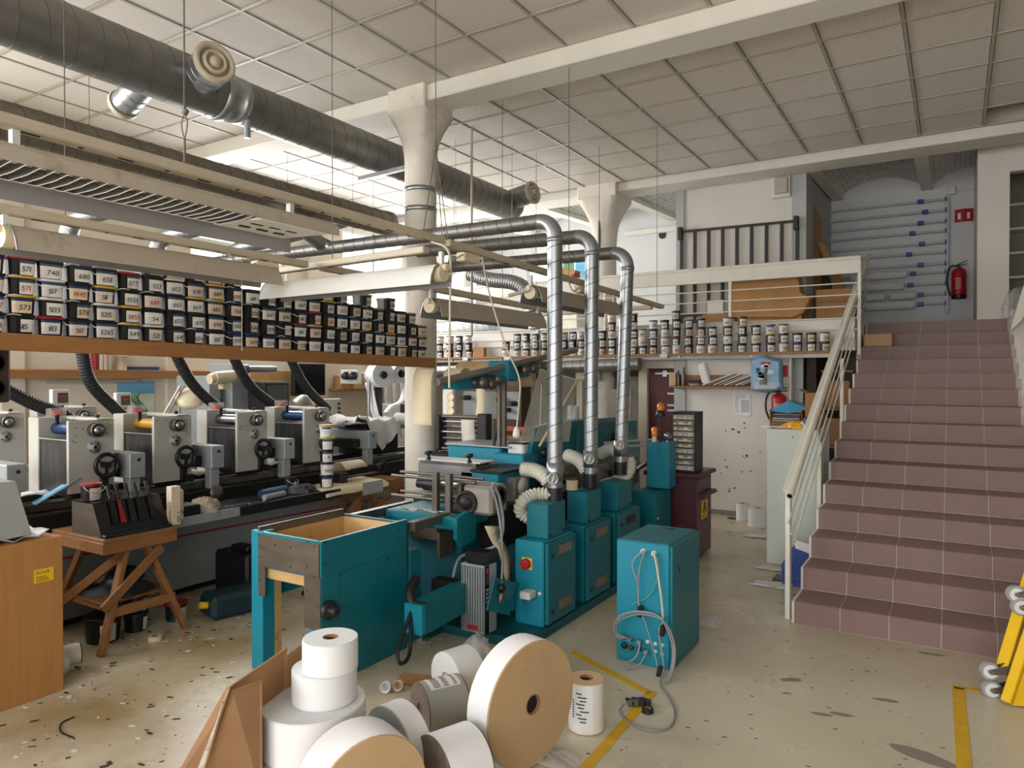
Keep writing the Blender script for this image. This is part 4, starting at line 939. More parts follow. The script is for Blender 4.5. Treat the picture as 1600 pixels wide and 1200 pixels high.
# tool box with hand tools
t = thing('tool_box', 'black sheet metal tool holder with slanted front standing on the front trestle', 'tool holder', (-4.75, 2.75, .715))
q = [(-4.98, .716), (-4.6, .716), (-4.62, .73), (-4.72, .93), (-4.98, .93)]
MB().prism([(x, 2.5, z) for x, z in q], (0, .006, 0)).out('side_panel', 'bare_plate', t)
MB().prism([(x, 2.95, z) for x, z in q], (0, .006, 0)).out('side_panel', 'dark_plate', t)
m = MB(); m.prism([(-4.72, 2.5, .93), (-4.62, 2.5, .73), (-4.626, 2.5, .727), (-4.726, 2.5, .927)], (0, .456, 0)); m.box(-4.98, -4.72, 2.5, 2.956, .925, .931); m.out('front_panel', 'screen_black', t)
B(-4.64, -4.58, 2.5, 2.96, .716, .735, c=.003).out('tray_lip', 'dark_plate', t)
tl = [(2.60, 'black', 'black-handled scraper leftmost in the tool holder'), (2.655, 'red', 'red spatula hanging on the front of the tool holder'), (2.72, 'black', 'black spatula third from the left in the tool holder'), (2.78, 'black', 'black spatula fourth from the left in the tool holder'), (2.86, 'black', 'black-handled tool rightmost in the tool holder')]
for y, c, lab in tl:
    t = thing('hand_tool', lab, 'tool', (-4.70, y, .8), 'hand tools in the black holder')
    MB().tube([(-4.70, y, .945), (-4.712, y, .97), (-4.745, y+.003, 1.03)], .012, 8).out('handle', 'black_plastic', t)
    MB().prism([(-4.706, y-.008, .938), (-4.706, y+.008, .938), (-4.64, y+.018, .79), (-4.64, y-.018, .79)], (.004, 0, .002)).out('blade', 'lid_red' if c == 'red' else 'black_plastic', t)
kit2 = TubKit(2, .062, .115)
kit2.make((-4.86, 2.56, .931), .2, 'lid_red', 4, 'label_pink', 'red-lidded ink tub with smeared label on top of the black tool holder', None, None, hand=0)
MB().lathe([(.02, 0), (.02, .045), (.018, .05), (.001, .05)], (-4.83, 2.665, .931), n=14).top('small_jar', ['black_plastic'], 'tiny dark jar beside the red-lidded tub on the tool holder', 'jar')
t = thing('tall_box', 'tall narrow cream carton lettered FEP 2 standing at the right end of the tool holder', 'box', (-4.6, 2.96, .715))
B(-4.66, -4.6, 2.965, 3.035, .716, .985, c=.003).out('carton', 'label_cream', t)
m = MB(); m.text('FEP 2', (-4.598, 3.03, .735), (0, 0, 1), (0, -1, 0), .034); m.text('RENGOT', (-4.6, 2.963, .735), (0, 0, 1), (-1, 0, 0), .04); m.out('lettering', 'ink_black', t)
t = thing('white_can', 'dented white canister with pencilled marks right of the tall carton', 'canister', (-4.72, 3.09, .72))
B(-4.8, -4.7, 3.05, 3.13, .72, .94, c=.01).out('can_body', 'litter_white', t)
m = MB(); m.text('4.9', (-4.698, 3.07, .76), (0, 1, 0), (0, 0, 1), .05); m.out('lettering', 'stain_dark', t)
B(-4.95, -4.78, 3.16, 3.32, .72, .80, c=.01).top('black_tray', 'black_plastic', 'small black tray on the bench left of the crumpled rag', 'tray')
def lump(name, m, c, sx, sy, sz, lab, cat, seed, n=26, k=10, amp=.4):
    rr = random.Random(seed); ph = [rr.uniform(0, 6) for _ in range(6)]; secs = []
    for j in range(k+1):
        v = j/k; z = sz*math.sin(v*math.pi/2); ring_ = []
        for i in range(n):
            a = 2*math.pi*i/n; f = 1+amp*(math.sin(3*a+ph[0]+v*3)*.4+math.sin(5*a+ph[1]+v*5)*.35+math.sin(7*a+ph[2])*.25)*(1-v*.4)
            rad = max(.02, math.cos(v*math.pi/2))*f*rr.uniform(.86, 1.12); ring_.append((c[0]+sx*rad*math.cos(a), c[1]+sy*rad*math.sin(a), c[2]+z*(1+.3*math.sin(2*a+ph[3])*(1-v))*rr.uniform(.9, 1.12)+(0 if j == 0 else 0)))
        secs.append(ring_)
    secs[0] = [(x, y, c[2]) for x, y, z in secs[0]]
    return MB().rings(secs, 0, True).top(name, m, lab, cat)
lump('rag', 'rag', (-4.87, 3.42, .72), .1, .13, .1, 'crumpled beige rag on the bench edge', 'rag', 4)
lump('rag', 'rag_dark', (-4.95, 4.42, .72), .09, .16, .07, 'dark stained black and white rags beside the blue can', 'rag', 9)
MB().cyl((-4.93, 3.98, .765), (-4.98, 4.28, .765), .036, n=20).top('blue_cylinder', 'blue_can', 'shiny blue cylinder lying on the bench', 'cylinder')
MB().cyl((-4.86, 3.96, .745), (-4.9, 4.2, .745), .025, n=16).top('grey_cylinder', 'paper_grey', 'smaller grey cylinder lying in front of the blue cylinder', 'cylinder')
for i, (y, lab) in enumerate(((3.6, 'first steel wrench lying on the bench beside the rag'), (3.74, 'second steel wrench farther along the bench'))):
    m = MB(); m.bar((-4.85, y, .726), (-4.82, y+.17, .726), .014, .008); m.cyl((-4.852, y-.01, .722), (-4.852, y-.01, .731), .018, n=10); m.cyl((-4.818, y+.18, .722), (-4.818, y+.18, .731), .016, n=10); m.top('wrench', 'steel', lab, 'wrench')
kit2.make((-5.12, 4.45, .725), .3, 'black_plastic', 1, 'label_white', 'open dark ink tub with wire handle on the bench behind the dark rags', None, None, hand=0)
# brown sheet of paper hanging over the plank
g = [[(-5.15+.1*a if a < 4 else -4.772+.002*a, 4.55+.12*b_, .728-(0 if a < 4 else .03*(a-3))+.004*math.sin(b_*2+a)) for b_ in range(8)] for a in range(6)]
MB().sheet(g, 0, .003).top('paper_sheet', 'cream_web', 'beige paper sheet lying on the bench before the tall tub stack', 'paper')
B(-4.766, -4.762, 5.02, 5.3, .62, .74).top('pale_tape', 'lamp_house_grey', 'pale blue strip of tape hanging over the bench edge', 'tape')
tz = .73
tw = (('black_plastic', 0, 'black-lidded tub at the bottom of the tall stack on the bench'), ('black_plastic', 4, 'white tub marked WS2 second from below in the tall bench stack'), ('black_plastic', 0, 'black tub with a red hazard cross in the middle of the tall bench stack'), ('lid_yellow', 0, 'yellow-rimmed tub fourth from below in the tall bench stack'), ('lid_yellow', 2, 'yellow-lidded grey tub at the top of the tall bench stack'))
for j, (l, v, lab) in enumerate(tw):
    o = kit2.make((-4.92+.008*(j % 2), 4.71, tz+j*.1155), -.72+.06*(j % 3), l, v, 'label_white', lab, 'stack of five tubs on the bench', 'WS2' if j == 1 else None, hand=[None, None, None, 1, 0][j], body='tub_white' if j in (1, 4) else 'black_plastic')
    if j == 2:
        m = MB(); 
        for sg in (-1, 1): m.obox((.0625, .01, .05), (0, 1, sg*1), (1, 0, 0), .014, .001, .003)
        q = m.out('hazard_cross', 'sign_red'); q.parent = o
t = thing('winding_unit', 'black winding bracket with handwheel lying on the rear trestle right of the tub stack', 'winder', (-5.0, 5.2, .71))
g = [[(-5.2+.24*a/6, 5.0+.3*b_, .8+.12*math.sin(a/6*math.pi*.85)) for b_ in range(2)] for a in range(7)]
MB().sheet(g, 0, .003).out('paper_curl', 'cream_web', t)
B(-5.1, -4.95, 4.92, 5.02, .712, .83, c=.01).out('bracket', 'black_plastic', t)
MB().cyl((-5.02, 5.02, .77), (-5.02, 5.62, .77), .012, n=10).out('shaft', 'iron', t)
o = Vector((-4.98, 5.55, .82)); m = MB(); m.tube([o+Vector((0, .06*math.cos(k*math.pi/10), .06*math.sin(k*math.pi/10))) for k in range(21)], .008, 6); m.bar(o-Vector((0, .06, 0)), o+Vector((0, .06, 0)), .012, .01); m.cyl(o-Vector((.06, 0, 0)), o, .045, n=14); m.out('handwheel', 'black_plastic', t)
MB().lathe([(.045, 0), (.045, .045), (.001, .045)], (-5.16, 4.98, .72), n=16).top('tape_roll', 'paper', 'small white tape roll on the bench left of the tub stack', 'tape roll')
# end of the press: covered unit, rewinder with white rolls
B(-5.95, -5.52, 5.86, 6.42, .88, 1.2, c=.02).top('covered_unit', 'dark_iron', 'dark press unit under the white cloth left of the column', 'press unit')
cl = []
for a in range(13):
    row = []; x = -5.98+.72*a/12
    for b_ in range(15):
        y = 5.56+.86*b_/14; drop = max(0, (a-8)/4)**1.3*(.24+.08*math.sin(b_*.9))*(b_ > 4); z = 1.25+.022*math.sin(b_*1.7+a*.9)+.015*math.sin(b_*2.6-a*1.4)+.05*max(0, math.sin(b_*.45))-drop
        row.append((x-.05*max(0, a-8)+.015*math.sin(b_*1.7), y, z))
    cl.append(row)
MB().sheet(cl, 0, .004).top('white_cloth', 'cloth_white', 'crumpled white cloth draped over the dark press unit left of the column', 'cloth')
def web_roll(o, ax_, r, L, rc, lab, name='paper_roll', m=('paper', 'paper_end'), cat='roll', group=None, core=True, hole=True):
    o = Vector(o); ax_ = Vector(ax_).normalized()
    t = thing(name, lab, cat, o, group)
    mm = MB(); mm.lathe([(rc, 0), (r*.985, 0), (r, .006), (r, L-.006), (r*.985, L), (rc, L)], o, ax_, 40, mis=[1, 1, 0, 1, 1]); mm.out('wound_paper', list(m), t)
    if not core:
        MB().lathe([(rc, .004), (.001, .004)], o, ax_, 20).lathe([(rc, L-.004), (.001, L-.004)], o, ax_, 20).out('end_disc', m[1], t, 'stuff'); return t
    mm = MB(); mm.lathe([(rc*.86, 0.004), (rc*.86, -.0004), (rc, -.0004), (rc, L+.0004), (rc*.86, L+.0004), (rc*.86, L*.3), (rc*.86, .004)], o, ax_, 24); mm.out('cardboard_core', 'core_brown', t)
    if hole: MB().cyl(o+ax_*min(.012, L*.3), o+ax_*max(L-.012, L*.7), rc*.86, n=20).out('core_hole', 'core_dark', t)  # dark plug stands in for the shade deep in the hollow core
    return t
t = thing('rewinder', 'black post rewinder with arms holding two white rolls left of the column', 'rewinder', (-5.9, 6.7, 0))
B(-6.02, -5.95, 6.55, 6.62, .8, 1.9, c=.006).out('post', 'black_plastic', t)
MB().cyl((-6.02, 6.45, .8), (-6.02, 6.45, 1.75), .022, n=10).out('pole', 'steel', t)
B(-6.5, -6.2, 6.45, 6.52, 1.66, 1.83, c=.006).out('arm_plate', 'press_white', t)
for x in (-6.37, -6.25): MB().lathe([(.05, 0), (.05, .08), (.03, .1), (.001, .1)], (x, 6.45, 1.76), (.3, -1, 0), 16).out('chuck', 'black_plastic', t)
B(-5.75, -5.45, 6.7, 6.76, 1.12, 1.42, c=.01).out('unwind_frame', 'black_plastic', t)
r1 = aY(590, 586, 6.5); r2 = aY(622, 584, 6.8)
w1 = web_roll(r1+Vector((-.12, .1, 0)), (1, -.35, 0), .15, .2, .05, 'larger white roll on the rewinder arm left of the column'); w2 = web_roll(r2+Vector((-.1, .05, 0)), (1, -.35, 0), .115, .17, .05, 'smaller white roll hanging beside the column')
for w, o in ((w1, r1), (w2, r2)): MB().cyl(o+Vector((.0, 0.05, 0)), o+Vector((.15, -.04, 0)), .035, n=14).out('chuck', 'black_plastic', w)
def web(pts, wv, lab, m='paper', th=.003, name='paper_web'):
    g = [[Vector(p)-Vector(wv)/2, Vector(p)+Vector(wv)/2] for p in cat_curve(pts, 6)]; return MB().sheet(g, 0, th).top(name, m, lab, 'web')
web([aY(576, 598, 6.5), aY(585, 640, 6.5), aY(600, 690, 6.5)], (.17, -.06, 0), 'white paper web running down from the larger rewinder roll')
web([aY(636, 595, 6.75), aY(628, 625, 6.75), aY(612, 634, 6.7), aY(603, 645, 6.65)], (.13, -.05, 0), 'white paper web looping off the smaller rewinder roll')
MB().lathe([(.09, -.17), (.09, .17)], (-5.6, 6.68, 1.22), (1, 0, 0), 24).top('lower_roll', 'lid_white', 'white roller under the loop of web left of the column', 'roller')
# things on and before the left wall
t = thing('wall_shelf', 'plain wooden wall shelf over the beach picture', 'shelf', (-8.4, 4.6, 1.73))
B(-8.5, -8.3, 2.6, 5.95, 1.80, 1.825, c=.003).out('board', 'shelf_wood', t); B(-8.32, -8.3, 2.6, 5.95, 1.73, 1.80, c=.003).out('front_rail', 'shelf_wood', t)
B(-8.46, -8.42, 3.95, 5.0, 1.68, 1.71).top('tube_lamp', 'lamp_white', 'thin white tube lamp under the wooden wall shelf', 'lamp')
for i in range(4): B(-8.42, -8.32, 4.44+i*.05, 4.48+i*.05, 1.826, 2.02+.03*(i % 2), c=.003).top('binder', ['lid_red', 'litter_white', 'label_cream', 'cream_paint'][i], ['red binder first on the wooden wall shelf', 'white binder second on the wooden wall shelf', 'beige binder third on the wooden wall shelf', 'cream binder last on the wooden wall shelf'][i], 'binder')
MB().lathe([(.06, 0), (.06, .16), (.062, .16), (.062, .18), (.001, .18)], (-8.4, 4.78, 1.826), n=18).top('shelf_jar', 'label_cream', 'pale round jar with dark lid on the wooden wall shelf', 'jar')
B(-8.48, -8.46, 4.9, 5.3, 1.826, 1.87).top('blue_folder', 'label_blue', 'flat blue folder lying on the wooden wall shelf', 'folder')
t = thing('beach_picture', 'unframed beach picture with blue sky and green palm leaf on the left wall', 'picture', (-8.49, 5.0, 1.3))
B(-8.495, -8.49, 4.78, 5.25, 1.2, 1.685).out('canvas', 'mural_sand', t)
B(-8.489, -8.487, 4.78, 5.25, 1.54, 1.685).out('painted_sky', 'mural_sky', t)
m = MB()
for k in range(7):
    a = Vector((-8.486, 5.14, 1.25)); pts = [a+Vector((0, .03, 0)), a+Vector((0, -.03-.03*k, .15+.02*k)), a+Vector((0, -.22+.06*k, .33-.02*abs(k-3)))]
    pp = cat_curve(pts, 5); m.sheet([[p+Vector((0, -.012*(1-i/len(pp)), 0)), p+Vector((0, .012*(1-i/len(pp))+.003, 0))] for i, p in enumerate(pp)])
m.out('painted_palm', 'mural_palm', t)
for y, px, lab in ((590, 98, 'small grey counter with red display above the first white unit'), (600, 196, 'small grey counter with red display in front of the beach picture')):
    q = aX(px, 622 if px < 150 else 626, -7.0); t = thing('counter', lab, 'counter', q, 'press counters')
    B(q.x-.06, q.x, q.y-.09, q.y+.06, q.z-.07, q.z+.08, c=.006).out('case', 'socket_grey', t); B(q.x, q.x+.003, q.y-.045, q.y+.045, q.z-.045, q.z+.05).out('panel', 'iron', t); B(q.x+.003, q.x+.005, q.y-.025, q.y+.03, q.z+.005, q.z+.025).out('display', 'red_lens', t)
    B(q.x-.04, q.x-.02, q.y-.02, q.y+.02, .92, q.z-.06).out('post', 'iron', t)
t = thing('speaker', 'dark brown loudspeaker hanging at the left edge under the tub shelf', 'speaker', (-4.3, 1.65, 1.6))
B(-4.42, -4.2, 1.5, 1.81, 1.615, 1.9, c=.012).out('cabinet', 'speaker_brown', t)
for z in (1.69, 1.82): MB().lathe([(.05, 0), (.045, .004), (.02, -.01), (.001, -.012)], (-4.2, 1.74, z), (1, 0, 0), 20).out('driver', 'black_plastic', t)
t = thing('magnifier_lamp', 'cream magnifier lamp on a slanted white arm between the second and third units', 'lamp', (-6.3, 4.2, .95))
a, b_ = aX(255, 650, -6.3), aX(282, 603, -6.3); MB().bar(a, b_, .018, .018).out('arm', 'lid_white', t); MB().bar(a+Vector((0, .04, 0)), b_+Vector((0, .04, 0)), .012, .012).out('arm', 'steel', t)
MB().cyl((a.x, a.y, .88), a, .02, n=10).out('post', 'steel', t)
q = aX(298, 622, -6.25); MB().lathe([(.13, -.02), (.14, .0), (.12, .03), (.05, .05), (.001, .05)], q, (.5, -.5, .75), 24).out('head', 'lamp_cap', t); MB().lathe([(.09, -.03), (.075, -.03), (.075, -.015), (.001, -.015)], q, (.5, -.5, .75), 20).out('lens', 'film', t)
t = thing('signal_lamp', 'red and black signal lamp on a thin rod below the magnifier lamp', 'signal lamp', aX(280, 650, -6.6))
q = aX(280, 632, -6.6); MB().cyl((q.x, q.y, .9), q, .012, n=8).out('rod', 'steel', t); MB().cyl(q, q+Vector((0, 0, .07)), .04, n=14).out('base', 'black_plastic', t); MB().cyl(q+Vector((0, 0, .07)), q+Vector((0, 0, .15)), .036, n=14).out('lens', 'red_lens', t)
B(-7.7, -7.1, aX(326, 600, -7.1).y, aX(345, 600, -7.1).y, .9, aX(326, 587, -7.1).z, c=.01).top('grey_cabinet', 'lamp_house_grey', 'pale grey cabinet behind the third white unit, left one of two', 'cabinet')
t = thing('control_cabinet', 'tall pale grey cabinet with cream motor and steel arm behind the third white unit', 'cabinet', (-7.2, 5.4, .9))
ya, yb = aX(362, 600, -7.0).y, aX(388, 600, -7.0).y
B(-7.4, -7.0, ya, yb, .9, 1.9, c=.01).out('cabinet_body', 'lamp_house_grey', t)
q = aX(352, 591, -6.9); m = MB(); m.cyl(q+Vector((0, -.14, 0)), q+Vector((0, .1, .02)), .07, n=18); m.cyl(q+Vector((0, -.2, -.01)), q+Vector((0, -.14, 0)), .055, n=16); m.box(q.x-.04, q.x+.04, q.y-.06, q.y+.04, q.z-.12, q.z-.06); m.out('motor', 'lamp_cap', t)
q = aX(395, 577, -6.9); MB().cyl(q+Vector((0, -.1, 0)), q+Vector((.05, .28, 0)), .04, n=14).out('steel_arm', 'steel', t); MB().cyl(q+Vector((0, -.14, 0)), q+Vector((0, -.08, 0)), .055, n=14).out('arm_flange', 'iron', t)
t = thing('old_monitor', 'old black tube monitor behind the fourth white unit', 'monitor', aX(435, 640, -6.6)); q = aX(435, 619, -6.6)
B(q.x-.3, q.x, q.y-.2, q.y+.17, q.z-.16, q.z+.17, c=.02).out('case', 'black_plastic', t); B(q.x, q.x+.004, q.y-.16, q.y+.13, q.z-.12, q.z+.13).out('screen', 'screen_grey', t); B(q.x-.25, q.x-.05, q.y-.15, q.y+.1, .9, q.z-.15).out('stand', 'press_grey', t)
q = aX(423, 596, -8.3); B(-8.49, -8.47, q.y-.2, q.y+.5, q.z-.3, q.z+.15).top('pin_board', 'wood_pale', 'pale board on the wall above the old monitor', 'board')
q = aX(487, 590, -8.2); t = thing('wall_screen', 'flat black screen fixed on the left wall right of the old monitor', 'screen', q); B(-8.3, -8.22, q.y-.32, q.y+.3, q.z-.27, q.z+.22, c=.01).out('case', 'black_plastic', t); B(-8.22, -8.216, q.y-.29, q.y+.27, q.z-.23, q.z+.19).out('screen', 'screen_black', t); B(-8.5, -8.3, q.y-.1, q.y+.1, q.z-.1, q.z+.1).out('wall_mount', 'iron', t)
q = aX(475, 628, -7.05); t = thing('desk_lamp', 'dark desk lamp shade leaning beside the rightmost hose', 'lamp', q); MB().lathe([(.14, 0), (.06, .08), (.001, .09)], q, (.3, 0, 1), 20).out('shade', 'iron', t); MB().cyl((q.x, q.y, .9), q, .012, n=8).out('stem', 'lamp_cap', t)
q = aX(525, 638, -7.0); t = thing('control_console', 'small pale control console with round buttons left of the rewinder post', 'console', q); B(q.x-.06, q.x, q.y-.22, q.y+.1, q.z-.12, q.z+.13, c=.008).out('case', 'socket_grey', t)
for k in range(3): MB().cyl((q.x, q.y+.05, q.z-.06+k*.06), (q.x+.015, q.y+.05, q.z-.06+k*.06), .02, n=12).out('button', 'iron', t)
B(q.x-.05, q.x-.02, q.y-.02, q.y+.02, .9, q.z-.12).out('post', 'iron', t)
MB().tube([aX(498, 635, -6.2), aX(520, 660, -6.1), aX(545, 690, -6.0)], .07, 14, 0, 4).top('grey_pipe', 'paper_grey', 'fat pale grey pipe slanting down behind the white cloth', 'pipe')
q = aX(575, 607, -8.3); t = thing('parts_shelf', 'small wooden wall shelf with cartons left of the rewinder', 'shelf', q); B(q.x-.2, q.x, q.y-.7, q.y+.3, q.z-.03, q.z, c=.003).out('board', 'wood', t)
for k in range(3): B(q.x-.18, q.x-.02, q.y-.6+k*.3, q.y-.38+k*.3, q.z, q.z+.22+.03*k, c=.004).top('shelf_carton', ['cardboard', 'kraft', 'label_white'][k], ['brown carton on the small wall shelf left of the rewinder', 'tan carton in the middle of the small wall shelf', 'white carton at the right of the small wall shelf'][k], 'carton')
for k, px in enumerate((607, 620, 632)):
    q = aY(px, 640, 8.0); MB().lathe([(.05, 0), (.06, .1), (.06, .3), (.025, .4), (.03, .44), (.001, .44)], (q.x, q.y, 1.35), n=16).top('plastic_bottle', 'hazy_plastic', 'cloudy plastic bottle, %s from the left, seen between the two rewinder rolls' % ordinal(k+1), 'bottle', 'cloudy bottles behind the rewinder')
B(aY(598, 640, 8).x, aY(642, 640, 8).x, 7.88, 8.12, 0, 1.349, c=.01).top('side_table', 'grey_wall', 'dull grey cabinet carrying the cloudy bottles', 'cabinet')
for x, y0, y1, px, lab in ((-7.3, 4.45, 6.2, 0, 'long grey rear console behind the white units'), (-7.3, 6.25, 7.4, 0, 'grey rear console behind the covered unit')): B(x-.3, x+.3, y0, y1, 0, .9, c=.01).top('rear_console', 'press_grey', lab, 'console')
# beech cabinet at the left edge
t = thing('beech_cabinet', 'beech cabinet with a yellow sticker at the left edge of the floor', 'cabinet', (-4.6, 1.2, 0))
B(-4.9, -4.22, .2, 2.07, .0, .862, c=.004).out('carcass', 'beech', t)
B(-4.221, -4.217, 1.922, 2.02, .63, .703).out('sticker', 'sign_yellow', t)
m = MB(); m.text('Scotch', (-4.2165, 1.93, .678), (0, 1, 0), (0, 0, 1), .026)
for k in range(3): m.box(-4.217, -4.2165, 1.93, 1.98+.01*k, .66-.01*k, .663-.01*k)
m.out('sticker_print', 'ink_black', t)
g = [[(-4.62+.09*a, 1.6+.06*b_, .87+.03*abs(math.sin(a*1.9+b_*1.3))+.015*math.sin(b_)) for b_ in range(8)] for a in range(5)]
MB().sheet(g, 0, .002).top('crumpled_paper', 'paper', 'crumpled white paper on top of the beech cabinet', 'paper')
a, b_, c_, d_ = aX(0, 748, -4.25), aX(24, 752, -4.25), aX(50, 835, -4.25), aX(0, 848, -4.25)
MB().prism([a-Vector((0, .5, 0)), b_, c_, d_-Vector((0, .5, 0))], (-.5, 0, 0)).top('slanted_box', 'paper_grey', 'grey box with slanted side standing on the beech cabinet', 'box')
# under the front trestle
lump('hose_heap', 'black_rubber', (-4.85, 2.72, .296), .22, .17, .16, 'heap of black hoses on the shelf of the front trestle', 'hose heap', 21, 20, 8, .5)
B(-5.15, -4.6, 2.5, 2.96, .285, .2955, c=.003).top('shelf_board', 'wood_dark', 'thin lower board resting on the stretchers of the front trestle', 'board')
bk = TubKit(2, .11, .17)
bk.make((-4.8, 2.6, .0005), -.5, 'black_plastic', 5, 'label_white', 'wide black bucket with bar code label under the front trestle', None)
bk2 = TubKit(2, .075, .13)
for j in range(2): bk2.make((-4.8, 2.825, .0005+.1305*j), .3, 'black_plastic', 5, 'label_white', ['lower', 'upper'][j]+' of two dark tubs stacked under the right legs of the front trestle', 'dark tubs under the trestle')
bk2.make((-4.76, 3.1, .0005), .2, 'lid_red', 4, 'label_pink', 'red-lidded tub on the floor at the right foot of the front trestle', None)
web_roll((-4.5, 2.78, .001), (0, 0, 1), .045, .03, .02, 'small cream tape ring on the floor by the wide black bucket', 'tape_ring', ('label_cream', 'label_cream'), 'tape')
web_roll((-4.5, 2.16, .09), (.3, 1, 0), .06, .13, .045, 'white and black tin lying beside the beech cabinet', 'tin', ('litter_white', 'black_plastic'), 'tin')
MB().lathe([(.07, 0), (.07, .03), (.02, .035), (.001, .035)], (-4.4, 2.12, .072), (1, .4, 0), 16).top('white_hub', 'litter_white', 'broken white plastic hub leaning beside the beech cabinet', 'hub')
t = thing('jerry_can', 'dark green jerry can with yellow cap lying on the floor', 'canister', (-4.5, 3.35, 0))
MB().obox((-4.55, 3.42, .085), (.25, 1, 0), (1, -.25, 0), .2, .13, .085, 0, .03).out('body', 'green_can', t)
MB().cyl((-4.57, 3.22, .1), (-4.59, 3.17, .11), .025, n=12).out('cap', 'sign_yellow', t)
t = thing('black_case', 'black plastic case standing before the press base', 'case', (-4.85, 3.75, 0)); B(-5.05, -4.65, 3.62, 3.9, 0, .36, c=.02).out('body', 'black_plastic', t); B(-4.95, -4.75, 3.7, 3.8, .36, .4, c=.01).out('handle', 'black_plastic', t); B(-4.64, -4.62, 3.66, 3.86, .1, .13).out('latch', 'lamp_house_grey', t)
lump('black_bag', 'black_rubber', (-4.25, 4.15, 0), .18, .3, .16, 'crumpled black plastic sheet on the floor seen through the teal frame', 'sheet', 33)
# ---------------- the teal press ----------------
t = thing('infeed_box', 'open teal infeed box on legs with bare metal front plate and plywood lining', 'machine box', (-3.29, 3.2, 0))
xl, xr, yf, yb, zt = -3.58, -2.99, 2.82, 3.56, .83
m = MB(); m.box(xr-.025, xr, yf, yb, 0.0, zt, c=.003); m.out('side_panel', 'teal', t)
B(xl, xl+.025, yf, yb, .4, zt, c=.003).out('side_panel', 'teal_bright', t); B(xl, xl+.025, yb-.12, yb, 0, .4).out('back_leg', 'teal_bright', t)
B(xl, xl+.1, yf, yf+.09, 0, zt-.0, c=.003).out('front_leg', 'teal_bright', t); B(xr-.11, xr-.025, yf, yf+.02, 0, zt-.33, c=.003).out('front_leg', 'teal_bright', t)
B(xl+.03, xl+.1, yf+.09, yf+.14, 0, .62).out('inner_board', 'ply_inside', t)
B(xl+.1, xr-.025, yf, yf+.02, .62, zt, c=.002).out('front_board', 'teal', t)
m = MB(); m.box(xl+.07, xr-.012, yf-.006, yf, .63, zt-.015); m.box(xl+.07, xl+.13, yf-.006, yf, .45, .63); m.box(xr-.13, xr-.004, yf-.006, yf, .33, .63); fp = m.out('front_plate', 'bare_plate', t)
s = MB()
for px, py in ((405, 835), (480, 847), (430, 851), (454, 855), (405, 870), (480, 885), (454, 886), (491, 853), (491, 902), (480, 923), (405, 905)):
    q = aY(px, py, yf-.006); s.cyl(q, q-Vector((0, .002, 0)), .005, n=8)
s.out('screw_holes', 'black_plastic', fp, 'stuff')
m = MB()
for b in ((xl+.04, xl+.055, yf+.03, yb-.02), (xr-.06, xr-.045, yf+.03, yb-.02), (xl+.05, xr-.05, yb-.03, yb-.015), (xl+.05, xr-.05, yf+.025, yf+.04)): m.box(*b, .56, zt-.03)
m.box(xl+.04, xr-.045, yf+.03, yb-.02, .55, .565); m.out('plywood_lining', 'ply_inside', t)
B(xl+.03, xl+.05, yf+.02, yb-.02, zt-.045, zt+.02, c=.003).out('top_rail', 'bare_plate', t)
B(xl, xr, yb-.012, yb+.015, .5, zt-.02, c=.003).out('back_board', 'teal_dark', t)
q = aX(512, 953, xr); m = MB(); m.lathe([(.055, 0), (.055, .02), (.045, .028), (.028, .03), (.026, .07), (.02, .075), (.001, .075)], q, (1, 0, 0), 26); m.out('knob', 'black_plastic', t)
m = MB(); a, b_ = aX(530, 895, xr), aX(530, 990, xr); m.box(xr, xr+.0015, a.y-.002, a.y+.002, b_.z-.2, a.z); m.bar(Vector((xr+.001, a.y, a.z)), aX(605, 868, xr)+Vector((.001, 0, 0)), .002, .004); m.out('panel_seam', 'teal_dark', t)
s = MB()
for px, py in ((508, 848), (508, 880), (622, 826), (621, 876), (607, 873), (532, 897), (627, 905), (606, 950), (606, 1028)):
    q = aX(px, py, xr); s.cyl(q, q+Vector((.002, 0, 0)), .006, n=8)
s.out('screw_holes', 'black_plastic', t, 'stuff')
# bed and lower body
t = thing('teal_press', 'teal label press bed with dark frame behind the infeed box', 'press', (-3.2, 5.2, 0))
B(-3.6, -2.31, 3.9, 6.1, 0, .06, c=.004).out('base_frame', 'teal_dark', t)
B(-3.55, -2.99, 3.58, 3.7, .02, .62, c=.006).out('lower_panel', 'teal', t); B(-2.99, -2.965, 3.7, 4.11, 0, .3, c=.004).out('lower_panel', 'teal_dark', t)
B(-3.55, -3.02, 3.9, 4.12, .62, .78, c=.004).out('bare_bracket', 'bare_plate', t)
B(-3.02, -2.995, 3.9, 4.06, .50, .68, c=.003).out('bare_bracket', 'bare_plate', t)
B(-3.6, -2.97, 4.12, 6.9, .06, .74, c=.008).out('lower_body', 'teal_dark', t)
B(-3.6, -2.8, 4.35, 6.9, .5, .8, c=.008).out('dark_frame', 'dark_iron', t)
B(-3.2, -2.7, 4.5, 6.6, .06, .5, c=.008).out('lower_body', 'teal_dark', t)
for x in (-3.5, -2.98): B(x-.03, x+.03, 3.58, 4.2, .75, .81, c=.004).out('guide_rail', 'iron', t)
B(-3.47, -2.85, 3.88, 4.3, .71, .80, c=.01).out('table_beam', 'teal', t)
g = MB(); 
for k in range(26): g.obox((R.uniform(-3.4, -2.95), R.uniform(3.92, 4.02), .804), (R.random(), R.random()-.5, 0), (R.random()-.5, -R.random(), .01), R.uniform(.008, .04), .004, .002)
g.out('paper_swarf', 'litter_white', t, 'stuff')
MB().cyl((-3.53, 3.94, .79), (-3.47, 3.94, .79), .022, n=14).out('end_roller', 'black_plastic', t)
